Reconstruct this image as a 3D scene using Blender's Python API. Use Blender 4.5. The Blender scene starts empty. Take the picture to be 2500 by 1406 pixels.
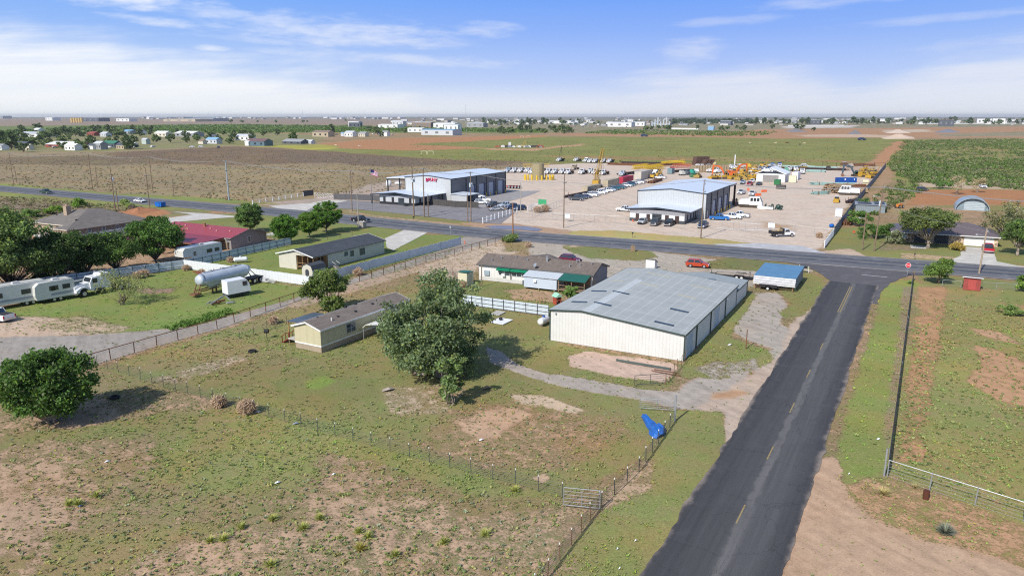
import bpy, math, random
import numpy as np
from mathutils import Matrix, Vector
SC = bpy.context.scene
COL = SC.collection
R = math.radians
# ---------------------------------------------------------------- camera
F = 1776.0; HZ = 283.0; CH = 30.3          # focal length (px at 2500 wide), horizon row, camera height (m)
TH = math.atan((703 - HZ) / F); CT, ST = math.cos(TH), math.sin(TH)
cam = bpy.data.cameras.new('camera'); camo = bpy.data.objects.new('camera', cam); COL.objects.link(camo)
camo.location = (0, 0, CH); camo.rotation_euler = (R(90) - TH, 0, 0)
cam.sensor_width = 36; cam.lens = 36 * F / 2500; cam.clip_start = .5; cam.clip_end = 60000
SC.camera = camo
SC.render.resolution_x = 1024; SC.render.resolution_y = 575
SC.render.engine = 'CYCLES'; SC.cycles.use_denoising = False; SC.cycles.filter_width = 1.15
# ---------------------------------------------------------------- light
SUN_AZ = R(54 + 180); SUN_EL = R(40)        # where the sun stands
sl = bpy.data.lights.new('sun', 'SUN'); sl.energy = 4.6; sl.angle = R(.5); sl.color = (1, .95, .87)
so = bpy.data.objects.new('sun', sl); COL.objects.link(so)
sd = Vector((-math.cos(SUN_AZ) * math.cos(SUN_EL), -math.sin(SUN_AZ) * math.cos(SUN_EL), -math.sin(SUN_EL)))
so.rotation_euler = sd.to_track_quat('-Z', 'Y').to_euler(); so.location = (-40, -60, 80)
SC.view_settings.view_transform = 'Standard'; SC.view_settings.look = 'None'
SC.view_settings.exposure = 0.10; SC.view_settings.gamma = 1; SC.view_settings.use_curve_mapping = False


class NT:
    """tiny node helper"""
    def __init__(s, tree): s.t = tree; s.n = tree.nodes; s.l = tree.links
    def new(s, ty, **k):
        n = s.n.new(ty)
        for a, b in k.items(): setattr(n, a, b)
        return n
    def put(s, sock, v):
        if hasattr(v, 'links') or isinstance(v, bpy.types.NodeSocket): s.l.new(v, sock)
        else:
            if hasattr(sock.default_value, '__len__') and not hasattr(v, '__len__'): v = (v,) * len(sock.default_value)
            if hasattr(v, '__len__') and len(v) == 3 and len(sock.default_value) == 4: v = (*v, 1)
            sock.default_value = v
    def m(s, op, a, b=0., c=None, clamp=False):
        n = s.new('ShaderNodeMath', operation=op, use_clamp=clamp)
        s.put(n.inputs[0], a); s.put(n.inputs[1], b)
        if c is not None: s.put(n.inputs[2], c)
        return n.outputs[0]
    def sstep(s, x, a, b, lo=0., hi=1.):
        n = s.new('ShaderNodeMapRange', interpolation_type='SMOOTHSTEP')
        s.put(n.inputs[0], x); s.put(n.inputs[1], a); s.put(n.inputs[2], b); s.put(n.inputs[3], lo); s.put(n.inputs[4], hi)
        return n.outputs[0]
    def lin(s, x, a, b, lo=0., hi=1.):
        n = s.new('ShaderNodeMapRange')
        s.put(n.inputs[0], x); s.put(n.inputs[1], a); s.put(n.inputs[2], b); s.put(n.inputs[3], lo); s.put(n.inputs[4], hi)
        return n.outputs[0]
    def mix(s, f, a, b, bt='MIX'):
        n = s.new('ShaderNodeMix', data_type='RGBA', blend_type=bt)
        s.put(n.inputs['Factor'], f); s.put(n.inputs[6], a); s.put(n.inputs[7], b)
        return n.outputs[2]
    def noise(s, vec, scale, detail=4, rough=.55, lac=2., w=None):
        n = s.new('ShaderNodeTexNoise')
        if vec is not None: s.l.new(vec, n.inputs['Vector'])
        n.inputs['Scale'].default_value = scale; n.inputs['Detail'].default_value = detail
        n.inputs['Roughness'].default_value = rough; n.inputs['Lacunarity'].default_value = lac
        return n.outputs['Fac']
    def comb(s, x, y, z=0.):
        n = s.new('ShaderNodeCombineXYZ'); s.put(n.inputs[0], x); s.put(n.inputs[1], y); s.put(n.inputs[2], z); return n.outputs[0]
    def sep(s, v):
        n = s.new('ShaderNodeSeparateXYZ'); s.l.new(v, n.inputs[0]); return n.outputs
    def ramp(s, x, stops, interp='LINEAR'):
        n = s.new('ShaderNodeValToRGB'); s.put(n.inputs[0], x); cr = n.color_ramp; cr.interpolation = interp
        for i, (p, c) in enumerate(stops):
            if not hasattr(c, '__len__'): c = (c, c, c)
            e = cr.elements[i] if i < 2 else cr.elements.new(p)
            e.position = p; e.color = (*c, 1)
        return n.outputs[0]


# ---------------------------------------------------------------- sky
W = bpy.data.worlds.new('World'); SC.world = W; W.use_nodes = True
nt = NT(W.node_tree); W.node_tree.nodes.clear()
sky = nt.new('ShaderNodeTexSky', sky_type='NISHITA', sun_disc=False, sun_elevation=SUN_EL, sun_rotation=R(90) - SUN_AZ)
sky.air_density = 1.0; sky.dust_density = .6; sky.ozone_density = 2.0
tc = nt.new('ShaderNodeTexCoord'); sx, sy, sz = nt.sep(tc.outputs['Generated'])
az = nt.m('MULTIPLY', nt.m('ARCTAN2', sx, sy), 57.2958)      # degrees right of the view
el = nt.m('MULTIPLY', nt.m('ARCSINE', sz), 57.2958)
e10 = nt.m('DIVIDE', el, 20., clamp=True)
grad = nt.ramp(e10, [(0, (.72, .78, .90)), (.07, (.60, .70, .93)), (.16, (.46, .60, .95)), (.30, (.28, .46, .95)), (.46, (.15, .36, .95)), (1, (.10, .24, .72))])
side = nt.sstep(nt.m('ABSOLUTE', nt.m('SUBTRACT', az, 14.)), 0., 50., 1., 1.12)
grad = nt.mix(1., grad, nt.comb(side, side, 1.), 'MULTIPLY')
# cirrus: one bank low on each side, streaks and a few loose wisps
v1 = nt.comb(nt.m('MULTIPLY', az, .10), nt.m('MULTIPLY_ADD', az, -.05, nt.m('MULTIPLY', el, .42)), 0.)
v2 = nt.comb(nt.m('MULTIPLY', az, .05), nt.m('MULTIPLY_ADD', az, -.045, nt.m('MULTIPLY', el, .75)), 3.3)
v3 = nt.comb(nt.m('MULTIPLY', az, .3), nt.m('MULTIPLY', el, 1.3), 7.1)
n1 = nt.noise(v1, .95, 8, .58); n2 = nt.noise(v2, 1.2, 7, .6); n3 = nt.noise(v3, 1.1, 6, .6)
top = nt.ramp(nt.lin(az, -40., 40.), [(0, .72), (.12, .70), (.22, .56), (.31, .44), (.38, .34), (.46, .10), (.55, .16), (.66, .42), (.75, .46), (.80, .34), (.9, .52)], 'EASE')
bank = nt.sstep(nt.m('ADD', nt.m('MULTIPLY', top, 8.), nt.m('MULTIPLY', nt.m('SUBTRACT', nt.m('MULTIPLY_ADD', n1, .6, nt.m('MULTIPLY', n2, .4)), .5), 9.)), nt.m('SUBTRACT', el, .9), nt.m('ADD', el, 2.6))
bank = nt.m('MULTIPLY', bank, nt.m('MULTIPLY', nt.sstep(n2, .3, .62, .8, 1.), nt.sstep(az, -14., 8., 1., .80)))
wisps = None
for (ax, ey, wa, we, k) in [(-31, 8.0, 9, .9, .5), (-26.5, 7.6, 6, .8, .9), (-22, 7.0, 5, .5, .5), (-13, 5.9, 9, 1.2, .6), (-10, 4.2, 10, .5, .45), (-1.8, 6.3, 2.6, .6, .55), (-25, 6.2, 3, .35, .6), (-21.5, 4.6, 1.5, .25, .9), (-18, 5.2, 4, .3, .4), (16, 6.6, 5, .35, .28), (23, 7.6, 6, .5, .4), (13, 4.6, 2.6, .9, .5), (31, 6.2, 8, .35, .3), (36, 4.2, 8, 1.2, .35)]:
    gx = nt.m('DIVIDE', nt.m('SUBTRACT', az, ax), wa); gy = nt.m('DIVIDE', nt.m('SUBTRACT', nt.m('SUBTRACT', el, ey), nt.m('MULTIPLY', nt.m('SUBTRACT', az, ax), -.045 if ax < 10 else .04)), we)
    r2 = nt.m('ADD', nt.m('MULTIPLY', gx, gx), nt.m('MULTIPLY', gy, gy))
    b = nt.m('MULTIPLY', nt.sstep(nt.m('SUBTRACT', n3, nt.m('MULTIPLY', r2, .26)), .14, .72), k)
    wisps = b if wisps is None else nt.m('MAXIMUM', wisps, b)
cl = nt.m('MAXIMUM', bank, wisps)
low = nt.sstep(el, -.2, 2.6, .95, 0.)
cl = nt.m('MAXIMUM', cl, low)
cloudc = nt.ramp(e10, [(0, (.86, .89, .93)), (.1, (.90, .92, .96)), (.4, (.95, .965, 1.0))])
leftw = nt.sstep(az, -30., 20., 1.06, .93)
cloudc = nt.mix(1., cloudc, nt.comb(leftw, leftw, nt.m('ADD', nt.m('MULTIPLY', leftw, .7), .3)), 'MULTIPLY')
lowsky = nt.mix(nt.m('MULTIPLY', cl, .93), grad, cloudc)
lowsky = nt.mix(1., lowsky, nt.comb(6.7, 6.7, 6.7), 'MULTIPLY')
skyc = nt.mix(nt.sstep(el, 10., 30.), lowsky, sky.outputs[0])
bg = nt.new('ShaderNodeBackground'); nt.l.new(skyc, bg.inputs[0]); bg.inputs[1].default_value = .14
wo = nt.new('ShaderNodeOutputWorld'); nt.l.new(bg.outputs[0], wo.inputs[0])


# ---------------------------------------------------------------- helpers
def G(x, y, z=0.):
    """point on the level z seen at photograph pixel x, y (2500 px wide)"""
    h = y - HZ; K = CH - z
    return (K * (x - 1250) / (h * CT), K * (F / CT / CT / h - ST / CT))


def fr(yaw, p, q, o=(0, 0)):
    a = R(yaw); return (o[0] + p * math.cos(a) - q * math.sin(a), o[1] + p * math.sin(a) + q * math.cos(a))


def _h2(ix, iy, s):
    n = (ix.astype(np.int64) * 374761393 + iy.astype(np.int64) * 668265263 + s * 982451653) & 0xffffffff
    n = ((n ^ (n >> 13)) * 1274126177) & 0xffffffff
    return ((n ^ (n >> 16)) & 0xffff) / 65535.


def vn(x, y, sc, octv=3, seed=1):
    """value noise, about 0..1"""
    t = np.zeros_like(x, dtype=float); a = 1.; tot = 0.; k = 1. / sc
    for o in range(octv):
        X = x * k; Y = y * k; ix = np.floor(X); iy = np.floor(Y); fx = X - ix; fy = Y - iy
        fx = fx * fx * (3 - 2 * fx); fy = fy * fy * (3 - 2 * fy)
        h = lambda i, j: _h2(ix + i, iy + j, seed + o)
        t += a * ((h(0, 0) * (1 - fx) + h(1, 0) * fx) * (1 - fy) + (h(0, 1) * (1 - fx) + h(1, 1) * fx) * fy)
        tot += a; a *= .55; k *= 2.1
    return t / tot


MATS = {}


def mat(name, col=(.5, .5, .5), rough=.75, metal=0., var=.10, sc=1.2, pat=None, k=1., spec=.3, col2=None, bump=.0, dirt=0.):
    """procedural material; pat: ribx/riby/ribxy/ribz stripes with k ribs per metre, brick, shingle, plank"""
    if name in MATS: return MATS[name]
    m = bpy.data.materials.new(name); m.use_nodes = True; n = NT(m.node_tree)
    p = m.node_tree.nodes['Principled BSDF']
    tc = n.new('ShaderNodeTexCoord').outputs['Object']
    nz = n.noise(tc, sc, 5, .6)
    c = n.mix(n.lin(nz, .3, .7), tuple(v * (1 - var) for v in col), tuple(min(1, v * (1 + var)) for v in col))
    x, y, z = n.sep(tc)
    hgt = None
    if pat and pat.startswith('rib'):
        s = {'ribx': x, 'riby': y, 'ribz': z, 'ribxy': n.m('ADD', x, y)}[pat]
        w = n.m('FRACT', n.m('MULTIPLY', s, k))
        hgt = n.sstep(n.m('ABSOLUTE', n.m('SUBTRACT', w, .5)), .30, .44)
        c = n.mix(n.m('MULTIPLY', hgt, .11), c, tuple(v * .45 for v in col))
    elif pat == 'brick':
        b = n.new('ShaderNodeTexBrick'); n.l.new(n.comb(n.m('ADD', x, y), z, 0.), b.inputs['Vector'])
        b.inputs['Scale'].default_value = 1.; b.inputs['Brick Width'].default_value = .24 / k; b.inputs['Row Height'].default_value = .08 / k
        b.inputs['Mortar Size'].default_value = .01 / k
        b.inputs['Color1'].default_value = (*[v * .8 for v in col], 1); b.inputs['Color2'].default_value = (*[min(1, v * 1.25) for v in col], 1)
        b.inputs['Mortar'].default_value = (*(col2 or (.5, .47, .42)), 1)
        c = n.mix(.6, c, b.outputs[0]); hgt = b.outputs[1]
    elif pat == 'shingle':
        b = n.new('ShaderNodeTexBrick'); n.l.new(tc, b.inputs['Vector'])
        b.inputs['Scale'].default_value = 1.; b.inputs['Brick Width'].default_value = .9; b.inputs['Row Height'].default_value = .3
        b.inputs['Mortar Size'].default_value = .025
        b.inputs['Color1'].default_value = (*[v * .78 for v in col], 1); b.inputs['Color2'].default_value = (*[min(1, v * 1.3) for v in col], 1)
        b.inputs['Mortar'].default_value = (*[v * .55 for v in col], 1)
        c = n.mix(.55, c, b.outputs[0])
        c = n.mix(n.sstep(n.noise(tc, .35, 3), .5, .75, 0., .35), c, tuple(min(1, v * 1.5) for v in col))
    elif pat == 'stone':
        b = n.new('ShaderNodeTexVoronoi'); n.l.new(tc, b.inputs['Vector']); b.inputs['Scale'].default_value = 2.2 * k
        c = n.mix(n.m('MULTIPLY', n.sep(b.outputs['Color'])[0], .9), tuple(v * .55 for v in col), tuple(min(1, v * 1.35) for v in (col2 or col)))
        hgt = b.outputs['Distance']
    if dirt:
        dn = n.noise(tc, .6, 6, .7)
        c = n.mix(n.sstep(dn, .48, .7, 0., dirt), c, (.22, .17, .12))
    n.put(p.inputs['Base Color'], c)
    p.inputs['Roughness'].default_value = rough; p.inputs['Metallic'].default_value = metal
    p.inputs['Specular IOR Level'].default_value = spec
    if hgt is not None or bump:
        bn = n.new('ShaderNodeBump'); bn.inputs['Strength'].default_value = .5 if not bump else bump; bn.inputs['Distance'].default_value = .04
        n.put(bn.inputs['Height'], hgt if hgt is not None else n.noise(tc, 9, 4)); n.l.new(bn.outputs[0], p.inputs['Normal'])
    MATS[name] = m
    return m


class MB:
    """collects shapes, then links them as one mesh object"""
    def __init__(s): s.v = []; s.f = []; s.m = []
    def add(s, vs, fs, mi=0):
        b = len(s.v); s.v += [tuple(q) for q in vs]; s.f += [tuple(b + i for i in q) for q in fs]; s.m += [mi] * len(fs); return s
    def box(s, x0, y0, z0, x1, y1, z1, mi=0):
        if x0 > x1: x0, x1 = x1, x0
        if y0 > y1: y0, y1 = y1, y0
        if z0 > z1: z0, z1 = z1, z0
        return s.add([(x0, y0, z0), (x1, y0, z0), (x1, y1, z0), (x0, y1, z0), (x0, y0, z1), (x1, y0, z1), (x1, y1, z1), (x0, y1, z1)],
                     [(0, 3, 2, 1), (4, 5, 6, 7), (0, 1, 5, 4), (1, 2, 6, 5), (2, 3, 7, 6), (3, 0, 4, 7)], mi)
    def bar(s, p, q, w, h=None, mi=0):
        h = h or w; p = Vector(p); q = Vector(q); d = (q - p).normalized()
        u = d.cross(Vector((0, 0, 1)));
        if u.length < 1e-3: u = Vector((1, 0, 0))
        u.normalize(); v = d.cross(u); u *= w / 2; v *= h / 2
        vs = [p - u - v, p + u - v, p + u + v, p - u + v, q - u - v, q + u - v, q + u + v, q - u + v]
        return s.add(vs, [(0, 3, 2, 1), (4, 5, 6, 7), (0, 1, 5, 4), (1, 2, 6, 5), (2, 3, 7, 6), (3, 0, 4, 7)], mi)
    def cyl(s, p, q, r, n=8, r2=None, mi=0, cap=True):
        r2 = r if r2 is None else r2; p = Vector(p); q = Vector(q); d = (q - p).normalized()
        u = d.cross(Vector((0, 0, 1)))
        if u.length < 1e-3: u = Vector((1, 0, 0))
        u.normalize(); v = d.cross(u)
        vs = []
        for c, rr in ((p, r), (q, r2)):
            for i in range(n):
                a = 2 * math.pi * i / n; vs.append(c + (u * math.cos(a) + v * math.sin(a)) * rr)
        fs = [(i, (i + 1) % n, n + (i + 1) % n, n + i) for i in range(n)]
        if cap: fs += [tuple(range(n - 1, -1, -1)), tuple(range(n, 2 * n))]
        return s.add(vs, fs, mi)
    def path(s, pts, rs, n=6, mi=0):
        for i in range(len(pts) - 1): s.cyl(pts[i], pts[i + 1], rs[i], n, rs[i + 1], mi, i in (0, len(pts) - 2))
        return s
    def ext(s, prof, ax, c0, c1, mi=0, cap=True):
        """profile extruded along axis: x -> (c,a,b)  y -> (a,c,b)  z -> (a,b,c)"""
        f = {'x': lambda a, b, c: (c, a, b), 'y': lambda a, b, c: (a, c, b), 'z': lambda a, b, c: (a, b, c)}[ax]
        n = len(prof); vs = [f(a, b, c0) for a, b in prof] + [f(a, b, c1) for a, b in prof]
        fs = [(i, (i + 1) % n, n + (i + 1) % n, n + i) for i in range(n)]
        if cap: fs += [tuple(range(n - 1, -1, -1)), tuple(range(n, 2 * n))]
        return s.add(vs, fs, mi)
    def fru(s, a, za, b, zb, mi=0):
        """frustum between rectangle a=(x0,y0,x1,y1) at za and b at zb"""
        vs = [(a[0], a[1], za), (a[2], a[1], za), (a[2], a[3], za), (a[0], a[3], za), (b[0], b[1], zb), (b[2], b[1], zb), (b[2], b[3], zb), (b[0], b[3], zb)]
        return s.add(vs, [(0, 3, 2, 1), (4, 5, 6, 7), (0, 1, 5, 4), (1, 2, 6, 5), (2, 3, 7, 6), (3, 0, 4, 7)], mi)
    def slab(s, quad, t, mi=0):
        """thick sheet under a quad"""
        q = [Vector(p) for p in quad]; n = (q[1] - q[0]).cross(q[2] - q[0]).normalized()
        if n.z < 0: n = -n
        lo = [p - n * t for p in q]; N = len(q)
        return s.add(q + lo, [tuple(range(N)), tuple(range(2 * N - 1, N - 1, -1))] + [(i, N + i, N + (i + 1) % N, (i + 1) % N) for i in range(N)], mi)
    def ball(s, c, r, n=8, mi=0):
        if not hasattr(r, '__len__'): r = (r, r, r)
        m = max(3, n // 2); vs = []; fs = []
        for j in range(m + 1):
            t = math.pi * j / m
            for i in range(n):
                a = 2 * math.pi * i / n; vs.append((c[0] + r[0] * math.sin(t) * math.cos(a), c[1] + r[1] * math.sin(t) * math.sin(a), c[2] + r[2] * math.cos(t)))
        for j in range(m):
            for i in range(n): fs.append((j * n + i, (j + 1) * n + i, (j + 1) * n + (i + 1) % n, j * n + (i + 1) % n))
        return s.add(vs, fs, mi)
    def build(s, name, mats, parent=None, smooth=False, loc=None):
        me = bpy.data.meshes.new(name); me.from_pydata(s.v, [], s.f)
        if not isinstance(mats, (list, tuple)): mats = [mats]
        for q in mats: me.materials.append(q)
        if len(mats) > 1: me.polygons.foreach_set('material_index', s.m)
        if smooth: me.polygons.foreach_set('use_smooth', [True] * len(s.f))
        me.update(); o = bpy.data.objects.new(name, me); COL.objects.link(o)
        if parent is not None: o.parent = parent
        if loc is not None: o.location = loc
        return o


def tag(o, label, cat, group=None, kind=None):
    if label: o['label'] = label
    if cat: o['category'] = cat
    if group: o['group'] = group
    if kind: o['kind'] = kind
    return o


def thing(name, label, cat, xy=(0, 0), rz=0., group=None, z=0.):
    o = bpy.data.objects.new(name, None); COL.objects.link(o); o.location = (xy[0], xy[1], z); o.rotation_euler = (0, 0, R(rz)); o.empty_display_size = .3
    return tag(o, label, cat, group)


def copy_tree(o, parent=None):
    c = o.copy(); COL.objects.link(c)
    if parent is not None: c.parent = parent
    for ch in KIDS.get(o.name, None) or [q for q in o.children]:
        copy_tree(ch, c)
    return c


KIDS = {}


class Proto:
    """first placing moves the source itself, later ones copy it with all its parts"""
    def __init__(s, root): s.r = root; s.used = False
    def put(s, xy, rz, label, group=None, z=0., sc=1.):
        o = s.r if not s.used else copy_tree(s.r); s.used = True
        o.location = (xy[0], xy[1], z); o.rotation_euler = (0, 0, R(rz)); o.scale = (sc, sc, sc) if not hasattr(sc, '__len__') else sc
        o['label'] = label
        if group: o['group'] = group
        elif 'group' in o: del o['group']
        return o


def attr_mat(name, rough=.8, trans=0., base=None, lo=.6, hi=1.5):
    """foliage-like material coloured per face corner by attribute 'tone' (rgb)"""
    m = bpy.data.materials.new(name); m.use_nodes = True; n = NT(m.node_tree); p = m.node_tree.nodes['Principled BSDF']
    a = n.new('ShaderNodeAttribute', attribute_name='tone')
    n.put(p.inputs['Base Color'], a.outputs['Color']); p.inputs['Roughness'].default_value = rough; p.inputs['Specular IOR Level'].default_value = .2
    if trans:
        t = n.new('ShaderNodeBsdfTranslucent'); n.put(t.inputs[0], n.mix(1., a.outputs['Color'], (1.1, 1.25, .6, 1), 'MULTIPLY'))
        mx = n.new('ShaderNodeMixShader'); mx.inputs[0].default_value = trans
        n.l.new(p.outputs[0], mx.inputs[1]); n.l.new(t.outputs[0], mx.inputs[2]); n.l.new(mx.outputs[0], m.node_tree.nodes['Material Output'].inputs[0])
    return m


def polys(name, V, k, tone, material, parent=None):
    """V (n*k,3): n separate k-gons, tone (n,3) colour per face"""
    n = len(V) // k; me = bpy.data.meshes.new(name)
    me.vertices.add(n * k); me.vertices.foreach_set('co', np.ascontiguousarray(V, dtype=np.float32).ravel())
    me.loops.add(n * k); me.loops.foreach_set('vertex_index', np.arange(n * k, dtype=np.int32))
    me.polygons.add(n); me.polygons.foreach_set('loop_start', np.arange(0, n * k, k, dtype=np.int32))
    me.update(calc_edges=True)
    at = me.attributes.new('tone', 'FLOAT_COLOR', 'POINT')
    c = np.ones((n, k, 4), dtype=np.float32); c[:, :, :3] = np.asarray(tone)[:, None, :]
    at.data.foreach_set('color', c.ravel())
    me.materials.append(material); o = bpy.data.objects.new(name, me); COL.objects.link(o)
    if parent is not None: o.parent = parent
    return o
# ---------------------------------------------------------------- ground
def sdist(px, py, poly):
    """signed distance to polygon, + inside"""
    n = len(poly); d = np.full(px.shape, 1e18); ins = np.zeros(px.shape, bool)
    for i in range(n):
        ax, ay = poly[i]; bx, by = poly[(i + 1) % n]; ex, ey = bx - ax, by - ay
        wx, wy = px - ax, py - ay; t = np.clip((wx * ex + wy * ey) / (ex * ex + ey * ey + 1e-9), 0, 1)
        d = np.minimum(d, (wx - ex * t) ** 2 + (wy - ey * t) ** 2)
        c = ((ay <= py) & (by > py)) | ((by <= py) & (ay > py))
        with np.errstate(divide='ignore', invalid='ignore'):
            ins ^= c & (px < ax + (py - ay) / (by - ay + 1e-12) * ex)
    return np.where(ins, 1, -1) * np.sqrt(d)


TAN = (.46, .315, .215); PINK = (.63, .50, .415); GRAV = (.40, .375, .35); ORG = (.47, .24, .12); CAL = (.66, .56, .47); BRN = (.29, .225, .165); PALE = (.58, .47, .36)
LAWN = (.115, .155, .045); BRI = (.13, .23, .035); OLI = (.175, .165, .075); SAGE = (.17, .20, .10); DEAD = (.25, .195, .12); DRY = (.33, .29, .13)
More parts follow.
